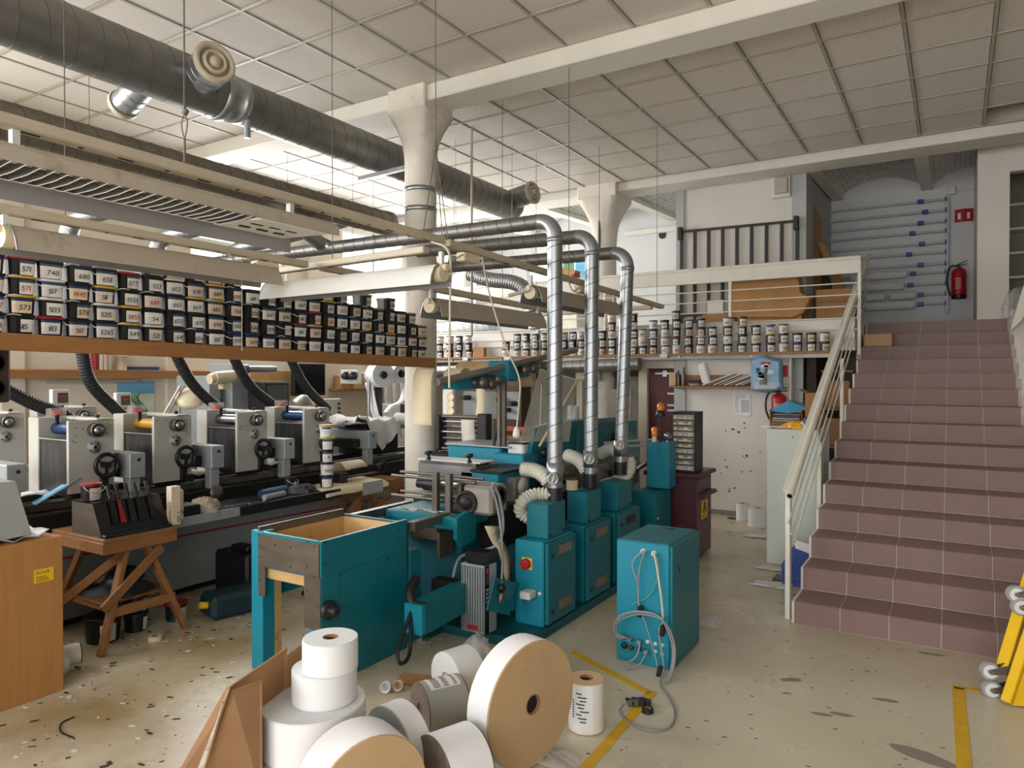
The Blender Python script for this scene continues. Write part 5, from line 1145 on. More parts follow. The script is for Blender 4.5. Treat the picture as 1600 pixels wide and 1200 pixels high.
m = MB(); m.prism([(-2.845, 3.86, .80), (-2.845, 3.98, .83), (-2.845, 4.1, .80), (-2.845, 4.08, .62), (-2.845, 3.92, .6), (-2.845, 3.86, .66)], (.03, 0, 0)); m.out('end_bracket', 'teal', t)
for x in (-3.1, -2.985): B(x-.022, x+.022, 3.98, 4.02, .8, 1.075, c=.003).out('upright', 'iron', t)
for y, z, L0 in ((4.06, 1.015, -3.56), (4.16, 1.03, -3.56), (4.06, .87, -3.56), (4.16, .885, -3.56)): MB().cyl((L0, y, z), (-2.8, y, z), .011, n=10).out('shaft', 'iron', t)
m = MB(); m.cyl((-3.35, 4.2, .95), (-3.25, 4.2, .95), .05, n=18); m.cyl((-3.42, 4.2, .95), (-3.35, 4.2, .95), .035, n=16); m.out('brake_hub', 'black_plastic', t)
MB().cyl((-3.25, 4.25, .96), (-2.75, 4.25, .96), .04, n=18).out('steel_roller', 'steel', t)
MB().cyl((-3.25, 4.22, .87), (-2.75, 4.22, .87), .035, n=18).out('steel_roller', 'iron', t)
B(-2.96, -2.92, 4.05, 4.3, .8, 1.0, c=.004).out('roller_cheek', 'iron', t)
B(-2.9, -2.66, 4.04, 4.25, .8, 1.0, c=.02).out('gear_casting', 'cast_grey', t)
o = MB().lathe([(.082, 0), (.082, .03), (.066, .035), (.062, .02), (.045, .02), (.042, .035), (.03, .035), (.02, .05), (.001, .05)], (-2.86, 4.04, .88), (.25, -1, 0), 28).out('gear_dial', 'dark_iron', t)
MB().lathe([(.075, 0), (.07, .01), (.055, .012), (.05, -.01), (.001, -.01)], (-2.66, 4.15, .92), (1, 0, 0), 24).out('gear_opening', 'dark_iron', t)
m = MB(); m.box(-3.68, -3.12, 4.5, 4.85, .92, 1.075, c=.02); m.out('steel_cover', 'steel', t)
B(-3.72, -3.1, 4.55, 4.75, 1.076, 1.085).out('cover_strip', 'lid_white', t)
for x in (-3.6, -3.2): MB().lathe([(.02, 0), (.02, .015), (.012, .02), (.012, .04), (.032, .045), (.032, .07), (.001, .072)], (x, 4.55, 1.08), n=16).out('clamp_knob', 'black_plastic', t)
B(-3.25, -2.9, 4.5, 4.9, .9, 1.02, c=.01).out('teal_block', 'teal_bright', t)
B(-3.15, -2.85, 4.48, 4.95, 1.02, 1.04, c=.004).out('dark_lid', 'dark_iron', t)
B(-3.02, -2.83, 4.62, 4.85, .76, .98, c=.015).out('gear_casting', 'cast_grey', t)
MB().lathe([(.075, 0), (.075, .05), (.06, .06), (.001, .06)], (-2.99, 4.62, .87), (-.2, -1, 0), 24).out('motor_flange', 'black_rubber', t)
m = MB().lathe([(.07, 0), (.07, .008), (.001, .01)], (-2.83, 4.74, .9), (1, 0, 0), 24); bp_ = m.out('bolted_flange', 'socket_grey', t)
m = MB(); m.cyl((-2.83, 4.95, .93), (-2.7, 5.02, .93), .055, n=20); m.cyl((-2.7, 5.02, .93), (-2.55, 5.1, .94), .04, n=18); m.out('drive_motor', 'dark_iron', t)
B(-3.75, -3.2, 5.0, 5.45, .8, 1.16, c=.015).out('teal_housing', 'teal_bright', t)
B(-3.25, -2.95, 4.95, 5.4, .8, 1.12, c=.012).out('teal_housing', 'teal_bright', t)
B(-3.76, -3.1, 4.98, 5.46, 1.16, 1.17).out('housing_top', 'lamp_house_grey', t)
MB().bar((-3.28, 5.02, 1.17), (-3.26, 5.02, 1.3), .02, .02).out('lever', 'black_plastic', t)
q = aX(814, 705, -3.05); B(q.x-.1, q.x+.06, q.y-.06, q.y+.1, q.z-.04, q.z+.06, c=.015).out('junction_box', 'socket_grey', t)
B(q.x-.1, q.x+.05, q.y-.05, q.y+.09, q.z+.06, q.z+.075, c=.006).out('junction_lid', 'black_plastic', t)
MB().tube([q+Vector((-.1, -.06, 0)), q+Vector((-.16, -.12, -.1)), q+Vector((-.1, -.12, -.2)), q+Vector((.05, -.08, -.16))], .008, 8, 0, 6).out('junction_cable', 'cable_black', t)
B(q.x+.02, q.x+.06, q.y-.1, q.y-.04, q.z-.2, q.z-.14, c=.006).out('cable_plug', 'black_plastic', t)
# side frame plate with knobs behind the pipes
xs_ = -2.95
pl = pX([(838, 668), (862, 660), (965, 652), (1000, 690), (1000, 770), (820, 770), (824, 735)], xs_)
MB().prism(pl, (-.04, 0, 0)).out('side_frame', 'teal', t)
pl = pX([(905, 668), (975, 660), (975, 700), (905, 706)], xs_+.03); MB().prism(pl, (-.03, 0, 0)).out('side_frame', 'teal_dusty', t)
for px, py in ((849, 707), (917, 688), (958, 683), (967, 688)):
    q = aX(px, py, xs_+.03); MB().lathe([(.045, 0), (.045, .03), (.035, .04), (.02, .03), (.001, .03)], q, (1, 0, 0), 20).out('round_knob', 'black_plastic', t)
for px in (890, 922, 945): 
    q = aX(px, 745, -2.75); B(q.x-.12, q.x, q.y-.12, q.y+.1, q.z-.12, q.z+.12, c=.015).out('gear_casting', 'cast_grey', t)
    MB().lathe([(.06, 0), (.06, .012), (.05, .015), (.001, .015)], q+Vector((0, 0, .02)), (1, 0, 0), 20).out('bolted_flange', 'iron', t)
q = aX(991, 728, -2.6); B(q.x-.2, q.x, q.y-.1, q.y+.12, q.z-.18, q.z+.1, c=.012).out('end_casting', 'cast_grey', t); MB().lathe([(.06, 0), (.06, .01), (.001, .012)], q, (1, 0, 0), 20).out('bolted_flange', 'socket_grey', t)
MB().cyl(q+Vector((0, .05, -.03)), aX(1014, 719, -2.5), .03, n=16).out('end_shaft', 'steel', t)
for y in (692, 700): MB().cyl(aX(945, y, -2.85), aX(1018, y-5, -2.75), .012, n=10).out('tie_rod', 'socket_grey', t)
# turret unwinder above
t = thing('turret_unwinder', 'teal tilted turret unwinder on twin steel posts above the press', 'unwinder', (-3.18, 5.0, 1.1))
XU = -3.2
for px in (780, 788): MB().cyl(Vector((aX(px, 700, XU).x, aX(px, 700, XU).y, 1.171)), aX(px, 590, XU), .021, n=14).out('post', 'iron', t)
a, b_ = aX(778, 567, XU), aX(793, 592, XU); MB().obox((a+b_)/2, (1, 0, 0), (0, 1, 0), .1, .08, .085, 0, .012).out('pivot_block', 'teal_bright', t)
MB().cyl(aX(683, 597, XU+.05), aX(900, 547, XU+.05), .028, n=14).out('turret_rod', 'cast_grey', t)
for (pa, pb, pc, pd) in (((710, 592), (764, 578), (764, 606), (716, 610)), ((794, 572), (826, 562), (828, 588), (800, 594))):
    MB().prism(pX([pa, pb, pc, pd], XU+.02), (-.12, 0, 0)).out('turret_arm', 'teal_bright', t)  # brighter teal on arms and pivot block stands in for light
for px, py in ((738, 598), (752, 600), (762, 593), (805, 578), (818, 576), (828, 573), (838, 573)):
    q = aX(px, py, XU); m = MB(); m.lathe([(.034, 0), (.042, .02), (.042, .05), (.028, .06), (.028, .1), (.045, .11), (.04, .14), (.001, .15)], q, (1, -.2, 0), 16); m.out('roll_chuck', 'iron', t)
web_roll(aX(694, 592, -3.42)+Vector((.05, 0, 0)), (1, 0, 0), .085, .16, .035, 'cream web roll on the left end of the teal turret', 'paper_roll', ('cream_web', 'kraft'))
q = aX(690, 590, -3.3)
web([aX(664, 586, -3.25)+Vector((-.02, .03, .045)), aX(660, 592, -3.25), aX(659, 630, -3.25), aX(660, 664, -3.25)], (.17, 0, 0), 'long cream web hanging down from the left turret roll before the column', 'cream_web')
web_roll(aX(722, 582, -3.75), (1, -.1, 0), .1, .42, .035, 'wide kraft roll lying behind the turret rod', 'paper_roll', ('kraft', 'kraft'))
web_roll(aX(800, 588, -3.55), (1, -.1, 0), .1, .3, .035, 'shaded kraft roll hanging under the right turret arm', 'paper_roll', ('kraft', 'kraft'))
# flexo unit with web in the middle distance
t = thing('flexo_unit', 'black roller unit with cream web between two cheeks right of the column', 'printing unit', (-3.95, 5.6, .8))
YF = 5.6
fx = lambda px: aY(px, 660, YF).x
fz = lambda py: aY(740, py, YF).z
B(fx(700)-.02, fx(700)+.0, YF-.14, YF-.02, fz(705), fz(648), c=.004).out('side_cheek', 'black_plastic', t); B(fx(757), fx(772), YF-.13, YF-.03, fz(706), fz(645), c=.01).out('side_cheek', 'black_plastic', t)
B(fx(712), fx(800), YF+.12, YF+.15, fz(655), fz(612), c=.004).out('back_plate', 'press_grey', t)
for k, py in enumerate((651, 659, 667, 675, 685, 693, 701)): MB().cyl((fx(700), YF-.1+.02*(k % 3), fz(py)), (fx(760), YF-.1+.02*(k % 3), fz(py)), .013 if k % 2 else .018, n=10).out('roller', ['iron', 'steel'][k % 2], t)
B(fx(700)-.05, fx(772)-.1, YF-.2, YF+.2, 0, fz(706), c=.01).out('lower_frame', 'dark_iron', t)
for px, py in ((722, 622), (778, 624), (785, 640), (795, 630)): MB().cyl((fx(px), YF+.12, fz(py)), (fx(px), YF+.0, fz(py)), .025, n=12).out('stub_roller', 'black_plastic', t)
for px, y0, y1, mt in ((751, 602, 648, 'cream_web'), (731, 655, 668, 'cream_web'), (732, 675, 706, 'litter_white')): pass
web([aY(751, 600, YF-.0), aY(752, 630, YF-.02), aY(750, 649, YF-.05)], (.1, 0, 0), 'cream web running up from the black roller unit to the turret', 'cream_web')
web([aY(731, 656, YF-.13), aY(731, 668, YF-.14), aY(733, 690, YF-.14), aY(738, 706, YF-.12)], (.15, 0, 0), 'creased cream web passing over the black rollers', 'litter_white')
for k, py in enumerate((672, 685, 698)):
    q = aY(788, py, 5.9); MB().cyl(q, q+Vector((.32, -.03, 0)), .037, n=18).top('orange_roller', ['copper_red', 'kraft', 'copper_red'][k], ['topmost orange roller behind the pendant switch', 'tan roller between the two orange rollers', 'lowest orange roller above the junction box'][k], 'roller')
pl = [aX(844, 577, -3.0), aX(902, 594, -2.85), aX(889, 690, -2.8), aX(813, 690, -3.0)]
t = thing('plastic_hood', 'hazy clear plastic guard hood leaning behind the nearest exhaust pipe', 'guard', (-2.9, 5.3, 1.2))
MB().prism(pl, (-.006, .0, .0)).out('sheet', 'hazy_plastic', t)
MB().bar(aX(902, 594, -2.84), aX(843, 697, -2.84), .02, .012).out('edge_strip', 'cream_paint', t); MB().bar(aX(844, 577, -2.99), aX(902, 594, -2.84), .012, .012).out('edge_strip', 'film', t); MB().bar(aX(846, 600, -2.9), aX(844, 665, -2.9), .006, .006).out('edge_strip', 'cream_paint', t)
# exhaust cabinets
for k, (y0, y1) in enumerate(((4.18, 4.62), (4.79, 5.23), (5.37, 5.86))):
    nm = ['front', 'second', 'third'][k]
    t = thing('exhaust_cabinet', '%s teal extraction cabinet below the %s exhaust pipe' % (nm, ['nearest', 'middle', 'farthest'][k]), 'cabinet', (-2.45, (y0+y1)/2, .06), 'teal extraction cabinets')
    B(-2.56, -2.335, y0, y1, .06, .635, c=.008).out('cabinet_body', 'teal' if k else 'teal_bright', t)
    d = B(-2.335, -2.31, y0+.02, y1-.005, .075, .625, c=.006).out('door', 'teal', t)
    for z in (.55, .17):
        vy0 = y0+.16; B(-2.311, -2.307, vy0, vy0+.21, z-.035, z+.04, c=.002).out('vent_frame', 'bare_plate', d)
        s = MB()
        for i in range(9): s.box(-2.308, -2.3055, vy0+.012+i*.022, vy0+.026+i*.022, z-.028, z+.033)
        s.out('vent_slots', 'stain_grey' if k < 2 else 'black_plastic', d, 'stuff')
        MB().lathe([(.016, 0), (.016, .006), (.001, .006)], (-2.31, y0+.085, z-.02), (1, 0, 0), 14).out('lock', 'black_plastic', d)
    cx = -2.44
    B(cx-.085, cx+.085, y0+.1, y1-.08, .635, .87, c=.006).out('duct_box', 'teal', t)
    s = MB()
    for y in (y0+.13, y1-.11): s.cyl((cx+.085, y, .66), (cx+.09, y, .66), .009, n=10)
    s.out('box_screws', 'black_plastic', t, 'stuff')
    if k == 0:
        o = B(-2.50, -2.42, y0-.006, y0, .44, .52, c=.002).out('switch_plate', 'sign_yellow', t)
        MB().lathe([(.035, 0), (.035, .03), (.026, .036), (.001, .036)], (-2.462, y0-.006, .48), (0, -1, 0), 20).out('switch_knob', 'sign_red', o)
        MB().obox((-2.462, y0-.045, .48), (1, 0, .6), (0, 1, 0), .026, .006, .007).out('switch_grip', 'lid_red', o)
        MB().lathe([(.013, 0), (.013, .01), (.001, .012)], (-2.36, y0, .29), (0, -1, 0), 12).out('white_plug', 'lid_white', t)
        B(-2.47, -2.39, y0-.09, y0, .26, .31, c=.006).out('side_socket', 'socket_grey', t)
web_roll((-2.5, 4.93, .871), (0, 0, 1), .045, .09, .03, 'short cream cardboard tube standing on the second teal cabinet', 'tube', ('label_cream', 'core_hole'), 'tube')
def hoseC(pts, r, lab): flex(MB(), pts, r, .026, 16, .13, 8).top('flexible_hose', 'hose_cloth', lab, 'hose', 'cream cloth flexible hoses')
hoseC([aX(818, 733, -2.75), aX(835, 735, -2.65), aX(850, 743, -2.55), aX(858, 755, -2.5)], .05, 'cream flexible hose joining the nearest exhaust pipe high up')
hoseC([aX(860, 772, -2.45), aX(835, 773, -2.55), aX(816, 785, -2.6), aX(814, 800, -2.62), aX(830, 812, -2.56)], .045, 'cream flexible hose curling down left of the front duct box')
hoseC([aX(888, 712, -2.7), aX(900, 716, -2.6), aX(910, 725, -2.52), aX(916, 738, -2.48)], .05, 'cream flexible hose joining the middle exhaust pipe')
hoseC([aX(940, 708, -2.75), aX(955, 702, -2.6), aX(968, 708, -2.5)], .05, 'cream flexible hose joining the farthest exhaust pipe from the left')
hoseC([aX(982, 715, -2.4), aX(985, 728, -2.38), aX(978, 745, -2.4), aX(960, 752, -2.55), aX(942, 758, -2.6)], .045, 'cream flexible hose hanging right of the farthest exhaust pipe')
# frequency drive, boom, cable plate
q = aZ(757, 996, .061)
t = thing('frequency_drive', 'tall aluminium drive unit with black top and keypad behind the paper rolls', 'drive unit', q)
w_ = .19; dd = .13
B(q.x-w_, q.x, q.y, q.y+dd, .075, .52, c=.006).out('heat_sink', 'lamp_house_grey', t)
s = MB()
for i in range(9): s.box(q.x-w_+.015+i*.02, q.x-w_+.022+i*.02, q.y-.006, q.y, .09, .51)
s.out('cooling_fins', 'steel', t, 'stuff')
B(q.x-w_+.02, q.x+.012, q.y+.005, q.y+dd+.02, .52, .6, c=.02).out('top_cover', 'black_plastic', t)
B(q.x, q.x+.008, q.y+.0, q.y+.045, .075, .52).out('front_strip', 'black_plastic', t); B(q.x, q.x+.01, q.y+.048, q.y+dd, .075, .52, c=.004).out('side_cover', 'lamp_house_grey', t)
B(q.x+.008, q.x+.01, q.y+.012, q.y+.032, .47, .505).out('badge', 'red_lens', t); B(q.x+.008, q.x+.0095, q.y+.008, q.y+.036, .40, .45).out('display', 'screen_grey', t)
s = MB()
for i in range(4):
    for j in range(3): s.box(q.x+.008, q.x+.011, q.y+.008+j*.011, q.y+.016+j*.011, .28+i*.026, .296+i*.026)
s.out('keypad', 'lamp_house_grey', t, 'stuff')
B(q.x-w_+.06, q.x-w_+.14, q.y-.008, q.y-.005, .1, .125).out('warning_sticker', 'sign_red', t)
xb_ = -2.72
a, b_, c_, d_ = pX([(665, 941), (738, 908), (738, 951), (665, 992)], xb_)
t = thing('control_boom', 'teal rectangular boom arm jutting beside the infeed box', 'arm', (-2.8, 3.3, .4))
MB().prism([a, b_, c_, d_], (-.1, 0, 0)).out('arm_body', 'teal', t)
B(-2.85, -2.71, a.y-.05, a.y-.005, d_.z+.005, a.z-.01, c=.006).out('end_cap', 'teal_bright', t); B(-2.83, -2.72, a.y-.02, a.y+.0, d_.z, a.z).out('rubber_seal', 'black_rubber', t)
MB().bar((-2.83, a.y+.1, d_.z-.02), (-2.68, a.y-.02, d_.z-.03), .03, .012).out('clip', 'steel', t)
B(-2.99, -2.8, b_.y-.1, b_.y, c_.z, b_.z, c=.004).out('mount', 'dark_iron', t)
MB().tube([aX(645, 950, -2.8), aX(632, 985, -2.78), aX(621, 1020, -2.75), aX(627, 1037, -2.72), aX(640, 1020, -2.75), aX(642, 960, -2.8)], .012, 8, 0, 8).top('black_cable', 'cable_black', 'thick black cable loop hanging on the right side of the infeed box', 'cable')
MB().tube([aX(650, 905, -2.9), aX(640, 925, -2.85), aX(648, 950, -2.8), aX(660, 945, -2.76)], .03, 10, 0, 6).top('black_hose', 'black_rubber', 'short fat black hose above the teal boom arm', 'hose')
t = thing('cable_plate', 'torn teal plate with a black plug hanging on grey cables before the drive unit', 'plate', aX(790, 965, -2.5))
MB().prism(pX([(774, 902), (783, 905), (811, 911), (803, 955), (798, 954), (797, 962), (761, 954)], -2.5), (-.008, 0, 0)).out('plate', 'teal', t)
q = aX(783, 918, -2.49); MB().lathe([(.02, -.02), (.026, 0), (.026, .02), (.018, .03), (.001, .03)], q, (1, -.4, .2), 16).out('plug', 'black_plastic', t); MB().lathe([(.018, -.05), (.02, .01), (.001, .012)], q+Vector((.01, -.01, -.04)), (.2, 0, 1), 12).out('plug', 'iron', t)
MB().tube([q, aX(785, 880, -2.55), aX(783, 830, -2.6), aX(777, 790, -2.62), aX(768, 760, -2.63)], .009, 8, 0, 8).out('cable', 'cable_grey', t)
MB().tube([aX(770, 755, -2.64), aX(781, 780, -2.62), aX(786, 825, -2.6), aX(775, 852, -2.62), aX(745, 862, -2.75), aX(718, 872, -2.9), aX(707, 905, -2.93)], .011, 8, 0, 8).top('grey_cable', 'cable_grey', 'thick grey cable drooping from the gear casting over the drive unit', 'cable')
g = [[aX(x0_, y0_, -2.64+.02*i), aX(x1_, y1_, -2.66)] for i, (x0_, y0_, x1_, y1_) in enumerate(((757, 822, 780, 822), (764, 838, 779, 830), (770, 850, 781, 838), (778, 858, 800, 872), (786, 890, 800, 880), (790, 910, 798, 912)))]
MB().sheet(g, 0, .003).top('torn_web', 'cream_web', 'torn cream web dangling behind the drooping grey cable', 'web')
# control tower, tray cabinet, maroon cart
t = thing('control_tower', 'narrow teal control box with amber beacon and orange lamp', 'control box', (-2.35, 6.5, .69))
B(-2.47, -2.25, 6.42, 6.62, .70, 1.13, c=.008).out('box_body', 'teal_bright', t)
q = Vector((-2.36, 6.5, 1.13))
MB().cyl(q, q+Vector((0, 0, .24)), .012, n=10).out('beacon_post', 'black_plastic', t); MB().lathe([(.045, .24), (.05, .26), (.035, .30), (.001, .3)], q, n=18).out('beacon_base', 'black_plastic', t); MB().lathe([(.033, .29), (.036, .31), (.033, .35), (.02, .37), (.001, .375)], q, n=18).out('beacon_dome', 'orange_glass', t)
MB().lathe([(.028, 0), (.03, .02), (.03, .08), (.015, .09), (.001, .09)], q+Vector((-.06, 0, .05)), (0, 0, 1), 16).out('side_lamp', 'orange_glass', t); MB().cyl(q+Vector((-.06, 0, .0)), q+Vector((-.06, 0, .05)), .022, n=12).out('lamp_foot', 'socket_grey', t)
MB().lathe([(.035, 0), (.04, .01), (.02, .02), (.001, .03)], q+Vector((.07, 0, .06)), (.5, -.8, 0), 18).out('siren', 'steel', t); MB().cyl(q+Vector((.06, .01, 0)), q+Vector((.06, .01, .06)), .012, n=8).out('siren_post', 'steel', t)
t = thing('switch_cabinet', 'lower teal switch cabinet under the control box with beacon', 'cabinet', (-2.4, 6.4, 0))
B(-2.52, -2.31, 6.19, 6.62, .0, .69, c=.008).out('cabinet_body', 'teal', t); B(-2.311, -2.297, 6.2, 6.61, .02, .68, c=.004).out('door', 'teal', t); MB().lathe([(.014, 0), (.014, .008), (.001, .01)], (-2.297, 6.26, .45), (1, 0, 0), 12).out('lock', 'steel', t)
t = thing('maroon_cart', 'maroon metal tool cart with a yellow warning sign on its side', 'cart', (-2.3, 6.6, 0))
B(-2.55, -2.07, 6.7, 7.15, .02, .79, c=.008).out('cart_body', 'maroon', t); B(-2.069, -2.062, 6.68, 7.13, .05, .76, c=.003).out('side_panel', 'maroon_light', t)
B(-2.58, -2.03, 6.62, 7.2, .79, .83, c=.008).out('top_tray', 'maroon', t); B(-2.062, -2.0, 6.68, 7.1, .6, .64, c=.006).out('handle', 'maroon', t)
sg = B(-2.061, -2.058, 6.80, 7.0, .37, .55, c=.001).out('warning_sign', 'sign_yellow', t)
m = MB(); c_ = Vector((-2.0575, 6.90, .475))
tri = [c_+Vector((0, -.05, -.04)), c_+Vector((0, .05, -.04)), c_+Vector((0, 0, .06))]
for k in range(3): m.bar(tri[k], tri[(k+1) % 3], .001, .01, up=(1, 0, 0))
m.cyl(c_+Vector((0, 0, 0)), c_+Vector((.001, 0, 0)), .013, n=12); m.box(c_.x, c_.x+.001, c_.y-.02, c_.y+.02, c_.z-.028, c_.z-.02)
m.text('GIFT!', (-2.0575, 6.835, .385), (0, 1, 0), (0, 0, 1), .042); m.out('sign_print', 'ink_black', sg)
t = thing('drawer_cabinet', 'small black parts cabinet with rows of clear drawers on the maroon cart', 'drawer cabinet', (-2.3, 6.8, .83))
q0, q1 = aY(1050, 737, 6.7), aY(1086, 737, 6.7)
B(q0.x, q1.x, 6.705, 6.95, .832, 1.41, c=.004).out('frame', 'black_plastic', t)
for i in range(10):
    z = .85+i*.054; d = B(q0.x+.012, q1.x-.012, 6.695, 6.71, z, z+.046, c=.003).out('drawer', 'hazy_plastic' if i % 3 else 'paper_grey', t)
    s = MB()
    for j in range(4):
        x = q0.x+.02+j*(q1.x-q0.x-.04)/4; s.box(x, x+.03+.008*((i*j) % 3), 6.692, 6.695, z+.008, z+.02+.012*((i+j) % 2))
    s.out('drawer_labels', 'label_cream', d, 'stuff')
# tall grey boards and clock at the back under the mezzanine
for px, w_, lab in ((957, .17, 'left of two grey weathered boards leaning under the mezzanine'), (976, .17, 'right of two grey weathered boards leaning under the mezzanine')):
    q = aY(px, 608, 8.9); MB().obox((q.x, 8.92, q.z/2), (1, 0, 0), (0, 1, -.03), .085, .012, q.z/2, 0, .003).top('leaning_board', 'stain_grey', lab, 'board')
q = aY(916, 575, 9.3); t = thing('wall_clock', 'square cream wall clock with rounded rim partly behind the middle exhaust pipe', 'clock', q)
B(q.x-.18, q.x+.2, 9.3, 9.36, q.z-.18, q.z+.17, c=.04).out('rim', 'clock_rim', t); B(q.x-.15, q.x+.17, 9.29, 9.3, q.z-.15, q.z+.14, c=.004).out('face', 'clock_face', t)
s = MB(); c_ = Vector((q.x+.01, 9.288, q.z-.005)); s.bar(c_, c_+Vector((-.1, 0, .03)), .002, .012); s.bar(c_, c_+Vector((.06, 0, -.03)), .002, .014); s.out('hands', 'ink_black', t)
n_ = MB()
for k in range(12): n_.obox(c_+Vector((.12*math.sin(k*math.pi/6), .001, .11*math.cos(k*math.pi/6))), (1, 0, 0), (0, 1, 0), .006, .001, .008)
n_.out('hour_marks', 'iron', t, 'stuff')
B(q.x-.16, q.x-.06, 9.3, 9.4, 0, q.z-.181, c=.006).top('clock_post', 'cream_paint', 'cream post carrying the wall clock behind the teal press', 'post')
for i, (px0, px1, y0, lab, mt) in enumerate(((770, 815, 592, 'dark brown panel behind the pendant switch under the mezzanine', 'brown_panel'), (640, 700, 690, 'tan carton on the floor behind the column', 'cardboard'), (958, 1003, 560, 'tall dark cupboard behind the farthest exhaust pipe', 'brown_panel'))):
    a = aY(px0, y0, 8.3 if i != 2 else 9.45); b_ = aY(px1, y0, 8.3 if i != 2 else 9.45); B(a.x, b_.x, a.y, a.y+.25, 0 if i != 2 else 1.75, a.z, c=.004).top(['dark_screen', 'carton', 'cupboard'][i], mt, lab, 'screen' if i == 0 else 'carton' if i == 1 else 'cupboard')
web_roll(aY(896, 655, 7.6), (0, 0, 1), .07, .16, .03, 'white roll standing on the rear teal frame by the middle exhaust pipe', 'paper_roll')
B(aY(860, 690, 7.6).x, aY(985, 690, 7.6).x, 7.45, 7.8, .0, aY(896, 655, 7.6).z-.001, c=.01).top('rear_teal_unit', 'teal_dusty', 'dusty teal rear unit behind the exhaust pipes', 'machine unit')
# ---------------- big electric cabinet with loose cables ----------------
t = thing('electric_cabinet', 'bright teal electric cabinet standing loose on the open floor', 'cabinet', (-1.6, 4.36, 0))
X0, X1, Ya, Yb, Zt = -1.769, -1.412, 4.095, 4.62, .745
B(X0, X1-.02, Ya, Yb, 0, Zt, c=.006).out('cabinet_body', 'teal_bright', t)
B(X1-.018, X1, Ya+.004, Yb+.004, .006, Zt-.006, c=.006).out('door', 'teal', t)  # darker teal than the front: the side's shade is put into the colour
m = MB(); m.box(X0+.01, X1-.03, Ya+.01, Yb-.01, Zt, Zt+.003); m.out('top_sheet', 'teal_dusty', t)
B(X1-.2, X1-.15, Yb-.1, Yb-.06, Zt+.003, Zt+.006).out('top_slot', 'black_plastic', t)
B(X1, X1+.003, Ya+.12, Ya+.13, .56, .6).out('keyhole', 'black_plastic', t)
def onf(px, py): return aY(px, py, Ya)
for px, py, hexm in ((1006, 861, 'socket_grey'), (1023, 864, 'socket_grey'), (975, 994, 'steel'), (987, 997, 'steel'), (1000, 1001, 'steel'), (987, 1011, 'iron'), (1000, 1013, 'iron'), (1011, 1016, 'steel')):
    q = onf(px, py); m = MB(); m.lathe([(.016, 0), (.016, .015), (.011, .018), (.011, .035), (.006, .038), (.006, .02)], q, (0, -1, 0), 12); m.out('cable_gland', hexm, t)
for px, py in ((1012, 1003), (1024, 1006), (1035, 1008), (1024, 1018), (1035, 1022)): q = onf(px, py); MB().lathe([(.012, 0), (.012, .004), (.001, .005)], q, (0, -1, 0), 14).out('white_plug', 'lid_white', t)
q = onf(976, 1008); MB().lathe([(.02, 0), (.02, .012), (.012, .016), (.001, .016)], q, (0, -1, 0), 16).out('black_plug', 'black_plastic', t)
def fl_(px, py, d=.045): return aY(px, py, Ya-d)
def loose(pts, r, m, lab): MB().tube(pts, r, 8, 0, 8).top('loose_cable', m, lab, 'cable', 'loose cables of the electric cabinet')
loose([fl_(1004, 861), fl_(990, 875, .05), fl_(989, 890, .05), fl_(997, 912, .04), fl_(998, 945, .03), fl_(1003, 960, .03), fl_(1012, 985, .04), fl_(1025, 1030, .05), fl_(1030, 1062, .12)], .0045, 'cable_grey', 'grey cable from the left upper gland of the loose teal cabinet')
loose([fl_(1007, 862), fl_(1000, 885, .04), fl_(997, 915, .035), fl_(999, 950, .035)], .0045, 'cable_grey', 'second grey cable from the left upper gland, twisted with the first')
loose([fl_(1022, 864), fl_(1027, 890, .04), fl_(1034, 940, .04), fl_(1036, 968, .04)], .0065, 'rope', 'pale thick cable from the right upper gland of the loose teal cabinet')
loose([fl_(1026, 870), fl_(1029, 895, .03), fl_(1015, 930, .02), fl_(987, 945, .02)], .003, 'green_wire', 'thin green earth wire on the front of the loose teal cabinet')
for i, (dx, dy) in enumerate(((0, 0), (2, 3), (-2, -2))):
    e_ = .011*i; pts = [fl_(975+dx*3, 998, .045+e_), fl_(963+dx, 990, .05+e_), fl_(962+dx, 975, .06+e_), fl_(975+dx, 962+dy, .06+e_), fl_(1000+dx, 957+dy, .05+e_), fl_(1030+dx, 964+dy, .045+e_), fl_(1045+dx, 985, .05+e_), fl_(1053+dx, 1015, .07), fl_(1050+dx, 1045, .1), fl_(1040+dx, 1068, .18), fl_(1015+dx, 1082, .25)]
    loose(pts, .0045, 'cable_grey', ['first', 'second', 'third'][i]+' of three grey cables coiled in a loop before the loose teal cabinet')
loose([fl_(1000, 1002), fl_(997, 1020, .06), fl_(990, 1030, .08), fl_(975, 1037, .1)], .006, 'cable_grey', 'short cut grey cable end below the middle glands')
loose([fl_(1011, 1017), fl_(1006, 1028, .06), fl_(995, 1042, .1), fl_(977, 1046, .12)], .005, 'cable_grey', 'short cut grey cable end right of the middle glands')
loose([fl_(1036, 970), fl_(1030, 990, .05), fl_(1036, 1030, .06), fl_(1037, 1045, .1), aZ(1032, 1070, .01), aZ(1044, 1090, .008), aZ(1054, 1112, .008), aZ(1048, 1135, .008), aZ(1020, 1142, .008), aZ(985, 1130, .008), aZ(968, 1112, .008), aZ(975, 1100, .02)], .0055, 'cable_grey', 'dark grey cable making a big loop on the floor before the loose teal cabinet')
for px, py, d, lab in ((1000, 955, .03, 'upper left black connector on the front of the loose teal cabinet'), (1035, 985, .04, 'right black connector on the front of the loose teal cabinet'), (1031, 1050, .1, 'lowest black connector hanging near the floor by the loose teal cabinet')):
    q = fl_(px, py, d); MB().obox(q, (1, 0, -.2), (0, 1, 0), .016, .016, .035, 0, .006).top('connector', 'black_plastic', lab, 'connector')
t = thing('plug_cluster', 'cluster of green and black plugs lying on the yellow floor line', 'plugs', aZ(993, 1095, 0))
